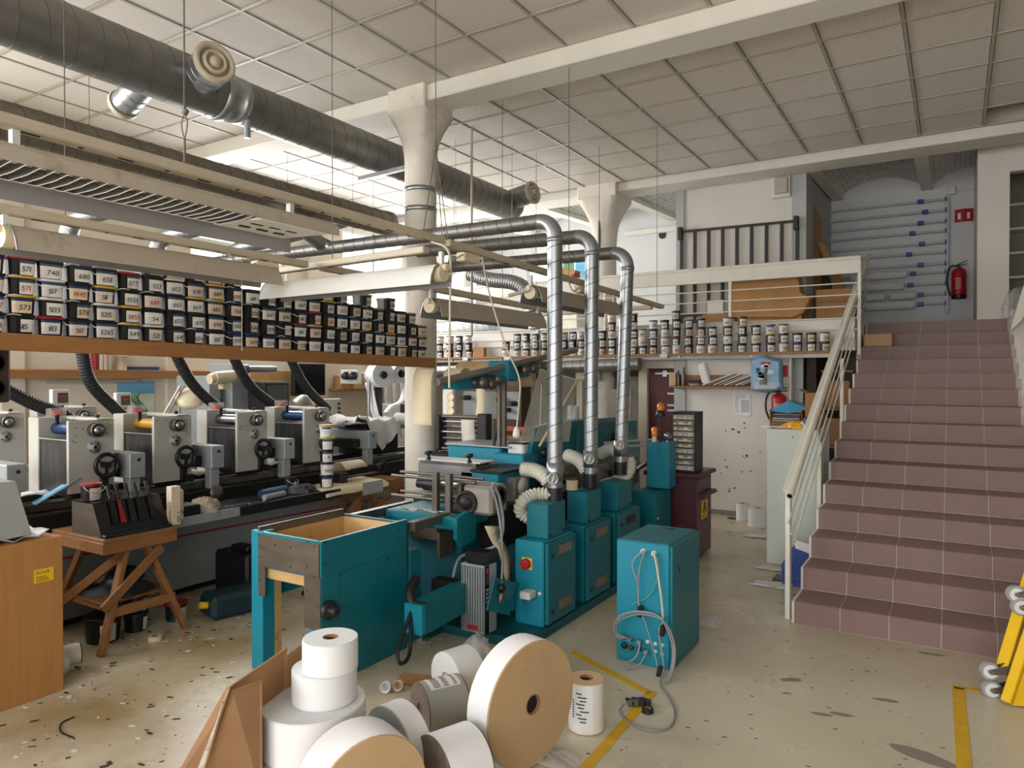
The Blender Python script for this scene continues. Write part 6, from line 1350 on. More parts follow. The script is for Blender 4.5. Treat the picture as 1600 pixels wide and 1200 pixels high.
for i in range(7):
    q = aZ(980+i*5, 1094+((i*7) % 5), .022); MB().obox(q, (R.random()+.3, R.random()-.5, .1), (-.3, 1, 0), .03, .014, .016, 0, .005).out('plug', ['green_can', 'black_plastic', 'iron'][i % 3], t)
web_roll(aZ(1012, 1113, .001), (0, 0, 1), .03, .022, .018, 'small black rubber ring on the yellow floor line', 'rubber_ring', ('black_rubber', 'black_rubber'), 'ring')
# ---------------- paper rolls in front ----------------
N1 = Vector((.973, -.23, 0)); c_ = aZ(833, 1101, .283)
t = web_roll(c_-N1*.135, N1, .28, .135, .046, 'big upright paper roll with kraft brown face and dark core hole', 'paper_roll', ('paper', 'kraft'), 'paper roll', 'paper rolls on the floor')
N2 = Vector((.931, -.366, 0)); c_ = aZ(581, 1250, .228)
web_roll(c_-N2*.185, N2, .226, .185, .031, 'nearest paper roll with kraft face, cut off by the bottom edge', 'paper_roll', ('paper', 'kraft'), 'paper roll', 'paper rolls on the floor')
def printed(t, o, ax_, r, L, a0, spread_, rows, m='ink_black', back=None):
    d, a, b = frame(ax_); mm = MB(); o = Vector(o)
    if back:
        g = [[o+d*(L*u)+(a*math.cos(a0+spread_*v)+b*math.sin(a0+spread_*v))*(r+.0008) for u in (.12, .85)] for v in [k/6-.08 for k in range(8)]]
        MB().sheet(g).out('paper_label', back, t)
    for k in range(rows):
        an = a0+spread_*k/rows
        for j in range(3):
            u0 = .2+.2*j; u1 = u0+.08+.08*((k*3+j) % 3)/2
            q0 = o+d*(L*u0)+(a*math.cos(an)+b*math.sin(an))*(r+.0015); q1 = o+d*(L*u1)+(a*math.cos(an)+b*math.sin(an))*(r+.0015)
            q2 = o+d*(L*u1)+(a*math.cos(an+spread_*.4/rows)+b*math.sin(an+spread_*.4/rows))*(r+.0015); q3 = o+d*(L*u0)+(a*math.cos(an+spread_*.4/rows)+b*math.sin(an+spread_*.4/rows))*(r+.0015)
            mm.add([q0, q1, q2, q3], [(0, 1, 2, 3)])
    mm.out('label_print', m, t, 'stuff')
WS = 2.75
def stackp(px, py, z): return aZ(px, py, z)
zt = .451; s0 = aZ(489, 1093, zt)
for (cx, cy, r, z0, z1_, lab) in ((s0.x+.0, s0.y-.0, .213, .0, .268, 'wide white paper roll at the bottom of the roll stack by the carton'), (s0.x+.0, s0.y+.0, .208, .269, .449, 'second wide white paper roll from below in the roll stack'), (aZ(507, 1040, .581).x, aZ(507, 1040, .581).y, .129, .45, .58, 'medium white paper roll under the topmost roll of the stack'), (aZ(516, 995, .706).x, aZ(516, 995, .706).y, .109, .581, .706, 'smallest white paper roll on top of the roll stack')):
    web_roll((cx, cy, z0), (0, 0, 1), r, z1_-z0, .031, lab, 'paper_roll', ('paper', 'paper_end'), 'paper roll', 'paper rolls on the floor')
rr_ = lambda a, b_: (_r*a-Vector((_f.x, _f.y, 0))*b_).normalized()
def lying(px, py, r, L, d, lab, m=('paper', 'paper_grey'), pr_=None):
    c = aZ(px, py, r+.001); o = c-d*(L/2); t = web_roll(o, d, r, L, .03, lab, 'paper_roll', m, 'paper roll', 'paper rolls on the floor', False)
    if pr_: printed(t, o, d, r, L, *pr_)
    return t
lying(622, 1166, .18, .11, rr_(-.72, .69), 'white paper roll with grey end squeezed behind the nearest kraft roll')
lying(709, 1200, .155, .2, rr_(-.8, .6), 'white paper roll with dark end left of the big kraft roll', ('paper', 'stain_dark'))
lying(688, 1100, .125, .22, rr_(-.86, .5), 'grey-ended paper roll with printed label lying behind the white ones', ('paper_grey', 'stain_dark'), (1.1, .9, 9, 'ink_black', 'label_white'))
lying(716, 1052, .135, .17, rr_(-.75, .66), 'paper roll with pale blue-grey end and printed side near the drive unit', ('paper', 'paper_end'), (1.9, .6, 7))
c_ = aZ(916, 1137, 0)
t = web_roll((c_.x, c_.y, .001), (0, 0, 1), .088, .25, .035, 'small upright label roll with kraft top right of the big kraft roll', 'paper_roll', ('label_white', 'kraft'), 'paper roll', 'paper rolls on the floor')
fd = (Vector((0, 0, 0))-Vector((c_.x, c_.y, 0))).normalized(); sd = Vector((-fd.y, fd.x, 0))
def onr(u, z, k=.0012): a = u; return Vector((c_.x, c_.y, z))+(fd*math.cos(a)+sd*math.sin(a))*(.088+k)
m = MB(); m.sheet([[onr(-.9+.16*i, z) for i in range(9)] for z in (.02, .24)]); m.out('paper_label', 'paper', t)
m = MB()
for k in range(9):
    z = .2-.017*k; u0 = -.6+.12*(k % 3); u1 = u0+.35+.15*(k % 2); m.sheet([[onr(u0+(u1-u0)*i/3, zz, .002) for i in range(4)] for zz in (z, z+.006)])
for k in range(8): m.sheet([[onr(-.85+.0*i, .08+.012*k, .002), onr(-.72, .08+.012*k, .002)] for i in (0,)]+[[onr(-.85, .086+.012*k, .002), onr(-.72, .086+.012*k, .002)]])
m.out('label_print', 'ink_black', t, 'stuff')
# carton around the stack
P1, P2 = aZ(360, 1073, .62), aZ(449, 1012, .62); b1 = aZ(280, 1330, 0)
t = thing('open_carton', 'open brown carton standing behind the roll stack', 'carton', (b1.x, b1.y, 0))
MB().prism([P1, P2, Vector((P2.x, P2.y, .0)), b1], (-.006, -.003, 0)).out('side_wall', 'cardboard', t)
MB().prism([P1+Vector((.01, .0, -.01)), P1+Vector((.05, .1, .0)), P1+Vector((.05, .1, -.45)), b1+Vector((.02, .05, .15))], (.004, -.004, 0)).out('inner_flap', 'cardboard_dark', t)
q2_ = aZ(470, 1008, .6); MB().prism([P2+Vector((0, 0, -.03)), q2_, Vector((q2_.x, q2_.y, 0)), Vector((P2.x, P2.y, 0))], (0, .005, 0)).out('back_wall', 'cardboard', t)
MB().prism([P1+Vector((-.012, 0, -.0)), P1+Vector((-.03, -.04, -.12)), b1+Vector((-.05, -.02, .2)), b1+Vector((-.015, 0, .1))], (-.005, 0, 0)).out('outer_flap', 'cardboard_dark', t)
# litter near the rolls
for i, (px, py, rr, lab) in enumerate(((606, 1070, .03, 'small white cup lying beside the teal infeed box'), (625, 1068, .028, 'crushed cream cup beside the small white cup'))):
    q = aZ(px, py, .03); MB().lathe([(rr*.8, 0), (rr, .06), (rr*.9, .06), (rr*.72, .004)], q, (.4, -.8, .15), 16).top('paper_cup', 'paper' if i == 0 else 'label_cream', lab, 'cup')
MB().obox(aZ(648, 1062, .012), (1, .3, 0), (-.3, 1, .12), .1, .06, .003).top('cardboard_scrap', 'cardboard', 'flat cardboard scrap on the floor beside the infeed box', 'scrap')
def filmy(c, sx, sy, h, lab, seed):
    rr = random.Random(seed); g = [[(c[0]+sx*(a/7-.5), c[1]+sy*(b_/7-.5), .004+h*abs(math.sin(a*1.7+seed)*math.cos(b_*1.3+seed*.7))*(1 if 0 < a < 7 and 0 < b_ < 7 else .1)) for b_ in range(8)] for a in range(8)]
    MB().sheet(g).top('plastic_film', 'film', lab, 'film')
q = aZ(855, 1185, 0); filmy(q, .3, .14, .05, 'crumpled clear film on the floor below the big kraft roll', 3)
q = aZ(1108, 975, 0); filmy(q, .16, .2, .09, 'crumpled clear film behind the loose teal cabinet', 5)
q = aZ(745, 1030, 0); lump('white_film', 'film', (q.x, q.y, 0), .1, .09, .15, 'bunched white film between the rolls and the drive unit', 'film', 8)
# yellow floor lines
def tape(pts, w, lab):
    m = MB(); P_ = [aZ(x, y, .0015) for x, y in pts]
    for a, b_ in zip(P_[:-1], P_[1:]): m.bar(a, b_, w, .0015)
    m.top('floor_line', 'tape_yellow', lab, 'floor marking')
tape(((893, 1018), (1017, 1084)), .05, 'worn yellow floor line running from the big roll to the cable plugs')
tape(((1020, 1080), (912, 1204)), .055, 'worn yellow floor line running from the cable plugs to the bottom edge')
tape(((1497, 1074), (1507, 1205)), .06, 'worn yellow floor line below the yellow cart wheels')
tape(((1490, 1073), (1600, 1088)), .045, 'short yellow floor line passing under the yellow cart wheels')
m = MB()
for px, py, l_, w_, a in ((1236, 1062, .09, .03, .5), (1229, 1083, .04, .012, .2), (1285, 1116, .09, .02, .1), (1315, 1116, .09, .022, .1), (1385, 1094, .1, .018, .2), (1450, 1185, .26, .055, -.25), (1455, 1022, .12, .02, .1)):
    q = aZ(px, py, .0012); n = 12; pts = [q+Vector((l_*math.cos(k*2*math.pi/n)*R.uniform(.75, 1.1)*.7, l_*math.sin(a)*math.cos(k*2*math.pi/n)*.7+w_*math.sin(k*2*math.pi/n)*R.uniform(.7, 1.2), 0)) for k in range(n)]; m.prism(pts, (0, 0, .0004))
m.out('floor_scuffs', 'stain_grey', bpy.data.objects['floor'], 'stuff')
m = MB(); m2 = MB()
for k in range(330):
    px, py = R.uniform(-50, 560), R.uniform(960, 1210); q = aZ(px, py, .0015)
    if q.x > -2.4 or (q.x < -4.2 and q.y < 2.1): continue
    l_ = R.choice([.004, .006, .01, .018]); a = R.uniform(-.3, 1.2)
    (m if R.random() < .3 else m2).obox(q, (math.cos(a), math.sin(a), 0), (-math.sin(a), math.cos(a), R.uniform(-.1, .1)), l_, l_*R.uniform(.15, .6), .0012)
for k in range(160):
    q = Vector((R.uniform(-5.1, -4.0), R.uniform(2.6, 5), .0015)); l_ = R.choice([.005, .008, .018]); (m if R.random() < .5 else m2).obox(q, (R.random(), R.random()-.5, 0), (R.random()-.5, -R.random()-.01, .05), l_, l_*.5, .0012)
for k in range(60):
    q = aZ(R.uniform(900, 1500), R.uniform(950, 1200), .001); m2.obox(q, (1, R.random()-.5, 0), (R.random()-.5, 1, 0), R.uniform(.003, .012), .003, .0006)
m.out('paper_litter', 'litter_white', bpy.data.objects['floor'], 'stuff'); m2.out('dark_litter', 'litter_dark', bpy.data.objects['floor'], 'stuff')
MB().tube([aZ(116, 1120, .004), aZ(96, 1130, .004), aZ(95, 1143, .004), aZ(112, 1152, .004)], .004, 6, 0, 6).top('wire_scrap', 'cable_black', 'bent black wire scrap lying on the floor at lower left', 'wire')
# ---------------- yellow cart at the right edge ----------------
t = thing('yellow_cart', 'yellow folded platform cart standing on edge at the right edge of the picture', 'cart', (.4, 4.63, 0))
a0 = aZ(1572, 1103, 0); top = Vector((a0.x+.2, a0.y+.35, .62))
m = MB(); m.bar(a0+Vector((.0, -.0, .02)), top+Vector((.0, 0, 0)), .05, .03, 0, .004); m.out('frame_rail', 'yellow_paint', t)
m = MB(); m.bar(a0+Vector((-.02, .12, .12)), top+Vector((-.06, .1, .02)), .06, .03, 0, .004); m.out('frame_rail', 'yellow_paint', t)
MB().prism([a0+Vector((.03, 0, .01)), a0+Vector((.7, .25, .01)), top+Vector((.7, .25, 0)), top+Vector((.03, 0, 0))], (-.02, .03, 0)).out('platform', 'yellow_paint', t)
for px, py in ((1587, 928), (1594, 948), (1546, 1048), (1549, 1077)):
    q = aY(px, py, a0.y+.03+(.25 if py < 1000 else .06)); ax_ = Vector((.35, -.95, 0)).normalized(); r = .048; n_ = ax_.cross(Vector((0, 0, 1)))
    w = MB().lathe([(.012, -.014), (r*.62, -.014), (r*.7, -.012), (r*.76, -.016), (r, -.014), (r, .014), (r*.76, .016), (r*.7, .012), (r*.62, .014), (.012, .014)], q, ax_, 28, mis=[0, 0, 0, 1, 1, 1, 0, 0, 0]).out('wheel', ['paper', 'paper_grey'], t)
    MB().cyl(q-ax_*.022, q+ax_*.022, .012, n=12).out('axle', 'steel', w)
    tgt = q+Vector((.1, .035, .02)); f = MB()
    for s in (-1, 1): f.prism([q+ax_*(.02*s)+Vector((-.012, 0, .008)), q+ax_*(.02*s)+Vector((0, 0, -.014)), tgt+ax_*(.024*s)+Vector((0, 0, -.03)), tgt+ax_*(.024*s)+Vector((0, 0, .03))], ax_*.003)
    f.out('caster_fork', 'iron', w)
    MB().cyl(tgt, tgt+Vector((.02, .006, 0)), .035, n=16).out('caster_plate', 'steel', t)
# ---------------- stair rail ----------------
t = thing('stair_railing', 'cream painted stair railing with chipped tube handrail left of the steps', 'railing', (-1.0, 5.5, 0))
XR_ = -1.0
lo, hi = aX(1234, 775, XR_+.02), aX(1358, 398, XR_+.02)
MB().tube([lo, hi], .024, 16).out('handrail', 'rail_paint', t)
MB().cyl(lo-(hi-lo).normalized()*.002, lo-(hi-lo).normalized()*.001, .019, n=16).out('tube_opening', 'black_plastic', t)
d = (hi-lo).normalized(); MB().bar(lo+d*.1+Vector((-.03, 0, -.02)), hi-d*.1+Vector((-.03, 0, -.02)), .012, .075, 0, .003, (1, 0, 0)).out('rail_board', 'rail_paint', t)
def post(px, py0, py1, y=None):
    a, b_ = aX(px, py0, XR_), aX(px, py1, XR_); B(XR_-.03, XR_+.004, a.y-.03, a.y+.03, b_.z, a.z, c=.003).out('post', 'rail_paint', t); return a
post(1235, 765, 965); post(1283, 690, 795); post(1318, 560, 665); post(1343, 440, 562)
for q in ((1241, 755), (1283, 640), (1318, 545), (1340, 480)):
    o = aX(q[0], q[1]-12, XR_-.025); MB().cyl(o-Vector((.006, 0, 0)), o+Vector((.006, 0, 0)), .075, n=20).out('mount_disc', 'rail_paint', t)
for k in range(3):
    a = lo+Vector((-.01, 0, -.2-.14*k)); b_ = hi+Vector((-.01, 0, -.2-.14*k)); MB().cyl(a+(b_-a)*.02*k, b_, .007, n=8).out('rail_rod', 'rail_paint', t)
# ---------------- mezzanine railing ----------------
MY = 9.17
t = thing('mezzanine_railing', 'cream mezzanine railing with broad top board and thin rods', 'railing', (-3, MY, 2.4))
xr0 = aY(1345, 420, MY).x; xl0 = -8.4; zt = 3.13
B(xl0, xr0, MY-.02, MY+.02, zt-.18, zt-.02, c=.004).out('top_board', 'rail_paint', t); MB().cyl((xl0, MY, zt), (xr0, MY, zt), .024, n=12).out('handrail', 'rail_paint', t)
for k in range(5): MB().cyl((xl0, MY, zt-.29-.135*k), (xr0, MY, zt-.29-.135*k), .0085, n=8).out('rail_rod', 'rail_paint', t)
for px in (1343, 1141, 945, 840): x = aY(px, 450, MY).x; B(x-.018, x+.018, MY-.012, MY+.03, 2.0 if px > 1300 else 2.3, zt-.03, c=.003).out('post', 'rail_paint', t)
# ---------------- mezzanine things ----------------
GY = 9.8
t = thing('black_grille', 'black iron grille of upright bars leaning on the shaft wall', 'grille', (-2.4, GY, 2.44))
ga, gb = aY(1065, 362, GY), aY(1246, 345, GY)
MB().bar((ga.x, GY, ga.z), (gb.x, GY, gb.z), .02, .03).out('top_bar', 'black_iron', t)
MB().bar((ga.x, GY, 2.6), (gb.x, GY, 2.6), .02, .03).out('bottom_bar', 'black_iron', t)
for k in range(9):
    x = ga.x+(gb.x-ga.x)*k/8; z = ga.z+(gb.z-ga.z)*k/8; B(x-.022, x+.022, GY-.012, GY+.012, 2.44, z, c=.003).out('bar', 'black_iron', t)
for q in (ga, gb): MB().box(q.x-.045, q.x+.02, GY-.05, GY+.03, q.z-.12, q.z+.06, c=.01).out('corner_bracket', 'black_iron', t)
q = aY(1221, 293, 9.85); t = thing('wall_lamp', 'small white emergency lamp on the shaft wall below the second beam', 'lamp', q); B(q.x-.12, q.x+.11, 9.83, 9.9, q.z-.13, q.z+.14, c=.006).out('plate', 'lid_white', t); B(q.x-.08, q.x+.09, 9.78, 9.83, q.z-.09, q.z+.12, c=.03).out('diffuser', 'lamp_white', t)
YK = 9.5
pl = pY([(1139, 432), (1200, 427), (1243, 424), (1249, 440), (1252, 458), (1268, 466), (1262, 478), (1256, 490), (1240, 497), (1140, 497)], YK)
t = thing('wrapped_package', 'large crinkled package in brown kraft paper behind the mezzanine railing', 'package', (pl[0].x, YK, 2.44))
m = MB(); n = len(pl); g = []
cc = sum(pl, Vector())/n
front = [cc+(q-cc)*.96+Vector((0, -.04, 0)) for q in pl]; back = [q+Vector((0, .25, 0)) for q in pl]
m.rings([front, pl, back], 0, True, False); m.out('kraft_wrap', 'kraft_paper', t)
B(pl[0].x+.1, pl[4].x, YK+.02, YK+.2, 2.431, 2.62).out('bottom_wrap', 'kraft_paper', t)
for i, (px0, px1, y0, yy, lab) in enumerate(((1275, 1335, 453, 9.6, 'plain brown carton behind the top of the stair railing'),)):
    a, b_ = aY(px0, y0, yy), aY(px1, y0, yy); t = thing('carton', lab, 'carton', (a.x, yy, 2.43)); B(a.x, b_.x, yy, yy+.3, 2.431, a.z, c=.004).out('body', 'cardboard', t); B(a.x, b_.x, yy-.004, yy, 2.66, 2.68).out('flap_seam', 'cardboard_dark', t)
for i, (p4, yy, mt, lab) in enumerate((([(1262, 315), (1272, 317), (1283, 345), (1283, 495), (1262, 495)], 10.6, 'cardboard_dark', 'tall dark cardboard sheet leaning beside the shaft'), ([(1277, 377), (1287, 380), (1322, 448), (1342, 508), (1326, 508)], 10.5, 'cardboard', 'slanted brown cardboard strip leaning beside the tall sheet'), ([(1262, 378), (1278, 376), (1300, 445), (1300, 495), (1262, 495)], 10.75, 'brown_panel', 'dark brown folded boards leaning in the corner by the shaft'))):
    MB().prism(pY(p4, yy), (0, .02, 0)).top('cardboard_sheet', mt, lab, 'cardboard')
for px0, px1, y0, yy, mt, lab in ((1098, 1142, 491, 9.45, 'cardboard', 'flat brown carton on the mezzanine below the black grille'), (1105, 1130, 470, 9.55, 'lid_white', 'white leaning card standing on the mezzanine by the grille')):
    a, b_ = aY(px0, y0, yy), aY(px1, y0, yy); B(a.x, b_.x, yy, yy+.05, 2.431, a.z, c=.003).top('flat_carton' if mt == 'cardboard' else 'white_card', mt, lab, 'carton' if mt == 'cardboard' else 'card')
q = aY(1330, 520, 9.0)
t = thing('step_carton', 'low yellowish carton lying on the stairs at upper left', 'carton', aX(1350, 523, -.9)); a, b_ = aX(1352, 524, -.92), aX(1352, 505, -.92); x2 = aY(1394, 520, a.y).x
B(-.93, x2, a.y-.05, a.y+.2, 2.113, 2.113+.15, c=.004).out('body', 'kraft', t)
# paper roll rack on the far wall
RY = FY-.08
t = thing('roll_rack', 'wall rack of long grey rods with blue clamps at the head of the stairs', 'rack', (-.9, RY, 2.6))
for px in (1284, 1480): x = aY(px, 400, RY).x; a, b_ = aY(px, 308 if px > 1400 else 333, RY).z, aY(px, 490, RY).z; B(x-.02, x+.02, RY-.04, RY+.075, b_, a, c=.004).out('upright', 'rack_grey', t)
xa, xb = aY(1284, 400, RY).x, aY(1480, 400, RY).x
rows = ((334, 312), (347, 329), (364, 346), (380, 361), (394, 379), (404, 394), (419, 412), (430, 425), (445, 443), (460, 459), (475, 474))
for i, (yl, yr) in enumerate(rows):
    zl, zr = aY(1284, yl, RY).z, aY(1478, yr, RY).z; MB().cyl((xa, RY-.05, zr), (xb, RY-.05, zr), .016, n=10)  .out('rod', 'rack_grey', t)
cl_ = ((1440, 315), (1447, 330), (1440, 346), (1427, 364), (1442, 379), (1422, 396), (1440, 411), (1428, 428), (1424, 444), (1440, 459), (1440, 475))
for i, (px, py) in enumerate(cl_):
    z = aY(1478, rows[i][1], RY).z
    for x in ((aY(px, py, RY).x, xa+.04) if i < 4 else (aY(px, py, RY).x,)): B(x-.05, x+.03, RY-.085, RY-.02, z-.03, z+.03, c=.008).out('clamp', 'blue_clamp', t); 
    B(xb-.03, xb-.01, RY-.08, RY-.02, z-.03, z+.03).out('clamp', 'blue_clamp', t)
for i, (x0_, x1_, row, r, lab) in enumerate(((1330, 1425, 7, .058, 'topmost pale paper roll on the wall rack'), (1320, 1421, 8, .06, 'second pale paper roll on the wall rack'), (1352, 1391, 9, .06, 'short pale paper roll on the third filled row of the wall rack'), (1392, 1440, 9, .058, 'right-hand pale paper roll on the third filled row of the wall rack'), (1352, 1438, 10, .066, 'lowest pale paper roll on the wall rack'))):
    z = aY(1478, rows[row][1], RY).z; a, b_ = aY(x0_, 450, RY).x, aY(x1_, 450, RY).x
    web_roll((a, RY-.05-.0, z-.0), (1, 0, 0), r, b_-a-.07, .024, lab, 'paper_roll', ('paper_end', 'paper_end'), 'paper roll', None, True, False)
def extinguisher(o, h, r, lab, sgn):
    t = thing('fire_extinguisher', lab, 'fire extinguisher', o); o = Vector(o)
    MB().lathe([(r*.9, 0), (r, .02), (r, .02)], o, n=24).out('base_ring', 'black_plastic', t)
    MB().lathe([(r*.98, .0), (r*1.01, .01), (r*1.01, h*.12), (r, h*.13)], o, n=24).out('foot', 'black_plastic', t)
    MB().lathe([(r, h*.12), (r, h*.8), (r*.8, h*.9), (r*.35, h*.96), (.001, h*.96)], o, n=24).out('cylinder', 'red_paint', t)
    MB().cyl(o+Vector((0, 0, h*.95)), o+Vector((0, 0, h*1.06)), .022, n=12).out('valve', 'black_plastic', t)
    m = MB(); m.bar(o+Vector((-.02, -.01, h*1.05)), o+Vector((.1, -.03, h*1.16)), .02, .01); m.bar(o+Vector((-.02, -.01, h*1.02)), o+Vector((.1, -.03, h*1.06)), .02, .01); m.out('lever', 'black_plastic', t)
    MB().tube([o+Vector((-.02, -.02, h*1.02)), o+Vector((-.1*sgn, -.03, h*1.0)), o+Vector((-.14*sgn, -.03, h*.75)), o+Vector((-.14*sgn, -.03, h*.4)), o+Vector((-.1*sgn, -.04, h*.1))], .012, 8, 0, 7).out('hose', 'cable_black', t)
    m = MB()
    for k in range(6): m.sheet([[o+Vector(((r+.001)*math.sin(-.5+.2*i), -(r+.001)*math.cos(-.5+.2*i), z)) for i in range(5)] for z in (h*.3+.06*h*k, h*.3+.06*h*k+.02*h)])
    m.out('instruction_print', 'handle_white', t)
q0 = aY(1498, 466, FY-.2); extinguisher((q0.x, FY-.14, q0.z), .46, .09, 'red fire extinguisher hanging on the wall at the head of the stairs', 1)
q = aY(1506, 337, FY-.01); t = thing('fire_sign', 'small folded red fire sign with white symbols above the upper extinguisher', 'sign', q)
for s_, x in ((-1, q.x-.055), (1, q.x+.055)): 
    o = MB().obox((x, FY-.05, q.z), (1, .35*s_, 0), (-.35*s_, 1, 0), .06, .003, .09).out('sign_face', 'sign_red', t); MB().obox((x, FY-.055, q.z-.01), (1, .35*s_, 0), (-.35*s_, 1, 0), .018, .003, .045).out('symbol', 'sign_white', o)
B(q.x+.13, q.x+.15, FY-.03, FY, 2.44, 4.25).top('wall_conduit', 'lid_white', 'thin white conduit running up the wall right of the fire sign', 'conduit')
q = aY(1487, 296, FY-.1); t = thing('thermostat', 'small cream thermostat box on the wall under the vault', 'thermostat', q); B(q.x-.06, q.x+.05, FY-.06, FY, q.z-.06, q.z+.06, c=.01).out('case', 'socket_grey', t); MB().lathe([(.02, 0), (.018, .01), (.001, .01)], (q.x-.02, FY-.06, q.z), (0, -1, 0), 14).out('dial', 'lid_white', t)
B(q.x+.07, q.x+.4, FY-.03, FY, q.z-.02, q.z+.02).top('cable_duct', 'lid_white', 'short white cable duct beside the cream thermostat', 'cable duct')
q = aX(1580, 470, 1.1); lump('plastic_bag', 'film', (aY(1590, 485, 10.2).x, 10.2, 2.435), .13, .12, .32, 'clear plastic bag standing at the right edge of the landing', 'bag', 12)
pr0 = [aX(1597, 463, 1.15), aX(1600, 500, 1.15)]
MB().prism(pY([(1579, 516), (1581, 506), (1603, 436), (1640, 436), (1593, 504)], 9.8), (0, .1, 0)).top('side_board', 'rail_paint', 'cream sloping side board at the right edge of the stairs', 'board')
# far left mezzanine: charts, boxes, roller
for px0, px1, y0, y1, mt, lab in ((880, 897, 408, 440, 'mural_palm', 'left greenish printed sheet hanging behind the exhaust pipes'), (899, 916, 406, 440, 'mural_sky', 'right bluish printed sheet hanging behind the exhaust pipes'), (762, 790, 432, 470, 'lid_white', 'white chart with black marks on the far mezzanine wall')):
    a, b_ = aY(px0, y0, FY-.02), aY(px1, y1, FY-.02); B(a.x, b_.x, FY-.02, FY-.005, b_.z, a.z).top('printed_sheet', mt, lab, 'sheet')
q = aY(893, 430, 10.4); B(q.x-.2, q.x+.15, 10.3, 10.6, 2.44, q.z-.06, c=.01).top('store_box', 'litter_white', 'pale box on the mezzanine carrying a brown carton and red bag', 'box')
MB().obox((q.x-.02, 10.42, q.z+.045), (1, 0, -.25), (0, 1, 0), .12, .1, .05, 0, .004).top('small_carton', 'cardboard', 'tilted brown carton between the two nearer exhaust pipes', 'carton')
lump('red_bag', 'lid_red', (q.x+.08, 10.36, q.z-.06), .07, .06, .08, 'small red bag beside the tilted brown carton', 'bag', 2)
for px, py, r in ((834, 392, .05), (878, 386, .05), (959, 377, .05), (1035, 367, .07)):
    q = aY(px, py, FY-.01); MB().lathe([(r, 0), (r, .012), (r*.7, .014), (r*.65, .002), (.001, .002)] if px < 1000 else [(r, .001), (.001, .002)], q, (0, -1, 0), 20).top('wall_outlet' if px < 1000 else 'pipe_hole', 'socket_grey' if px < 1000 else 'black_plastic', ['round wall outlet just right of the nearest exhaust pipe bend', 'round wall outlet between the near exhaust pipes', 'round wall outlet right of the second column', 'round black pipe hole high on the white mezzanine wall'][(834, 878, 959, 1035).index(px)], 'outlet' if px < 1000 else 'hole')
B(aY(975, 360, FY-.1).x, aY(1057, 350, FY-.1).x, FY-.1, FY, aY(1000, 362, FY-.1).z-.05, aY(1000, 362, FY-.1).z+.04, c=.006).top('wall_ledge', 'white_wall', 'white cable ledge high on the mezzanine wall right of the second column', 'ledge')
MB().lathe([(.28, -.5), (.3, 0), (.16, .3), (.001, .35)], aY(722, 452, 10.6), (.5, -.3, 1), 24).top('white_cowl', 'lid_white', 'large white cowl in the far corner behind the lower light track', 'cowl')
# ---------------- things under the mezzanine ----------------
WYs = 8.95
qa, qb = aY(1048, 603, WYs), aY(1175, 603, WYs)
t = thing('wall_shelf', 'wooden wall shelf stacked with printing plates beside the red-brown door', 'shelf', ((qa.x+qb.x)/2, 9.0, qa.z))
B(qa.x, qb.x, WYs-.08, 9.06, qa.z-.02, qa.z, c=.003).out('board', 'shelf_wood', t); B(qa.x+.1, qb.x, 9.04, 9.06, qa.z, qa.z+.14).out('back_board', 'cardboard', t)
for k in range(8):
    x0_ = aY(1100+k*8.5, 600, WYs).x; a_ = Vector((x0_, WYs-.06, qa.z+.012)); b_ = a_+Vector((.34, .06, .135+.006*(k % 3)))
    MB().bar(a_, b_, .014, .05, 0, .002, (0, 1, 0)).top('printing_plate', ['label_white', 'stain_grey', 'litter_white', 'paper_grey'][k % 4], '%s slanted plate bundle from the left on the wooden wall shelf' % ordinal(k+1), 'plate', 'slanted plates on the wall shelf')
x = aY(1101, 585, WYs).x; MB().obox((x, WYs, qa.z+.16), (1, 0, .25), (0, 1, 0), .05, .05, .13, 0, .02).top('crumpled_sack', 'label_white', 'white paper cylinder leaning on the wooden wall shelf', 'cylinder')
for k, (px, h, lab) in enumerate(((1060, .2, 'left dark bottle on the wooden wall shelf'), (1068, .24, 'right dark bottle on the wooden wall shelf'))): x = aY(px, 590, WYs).x; MB().lathe([(.025, 0), (.028, .02), (.028, h*.7), (.012, h*.85), (.012, h), (.001, h)], (x, WYs, qa.z+.0005), n=12).top('dark_bottle', 'iron', lab, 'bottle')
x = aY(1053, 590, WYs).x; B(x-.05, x+.04, WYs-.05, WYs+.06, qa.z+.0005, qa.z+.17, c=.006).top('paper_sack', 'kraft', 'small brown paper sack at the left end of the wooden wall shelf', 'sack')
x = aY(1086, 597, WYs).x; MB().lathe([(.09, .03), (.06, .0), (.001, .0)], (x, WYs, qa.z+.002), n=18).top('white_dish', 'lid_white', 'shallow white dish on the wooden wall shelf', 'dish')
x = aY(1085, 592, WYs).x; MB().obox((x, WYs+.02, qa.z+.055), (1, 0, 0), (0, 1, 0), .07, .03, .02, 0, .006).top('black_gadget', 'black_plastic', 'small black tool resting on the shallow white dish', 'tool')
a, b_ = aY(1146, 615, 9.095), aY(1173, 650, 9.095)
t = thing('notice', 'white printed notice with a small table taped to the wall', 'notice', (a.x, 9.09, b_.z)); B(a.x, b_.x, 9.092, 9.095, b_.z, a.z).out('sheet', 'paper', t)
m = MB(); W_ = b_.x-a.x; Hh = a.z-b_.z
for k in range(9):
    z = a.z-Hh*(.1+.09*k); m.box(a.x+W_*.1, a.x+W_*(.3 if k > 1 else .7), 9.0905, 9.092, z, z+.008)
    if k > 2: m.box(a.x+W_*.45, a.x+W_*.92, 9.0905, 9.092, z, z+.014)
m.out('print', 'print_grey', t, 'stuff')
YB = 8.8; bl = pY([(1173, 563), (1185, 556), (1197, 555), (1205, 558), (1223, 562), (1224, 600), (1226, 608), (1200, 614), (1171, 610), (1173, 600)], YB)
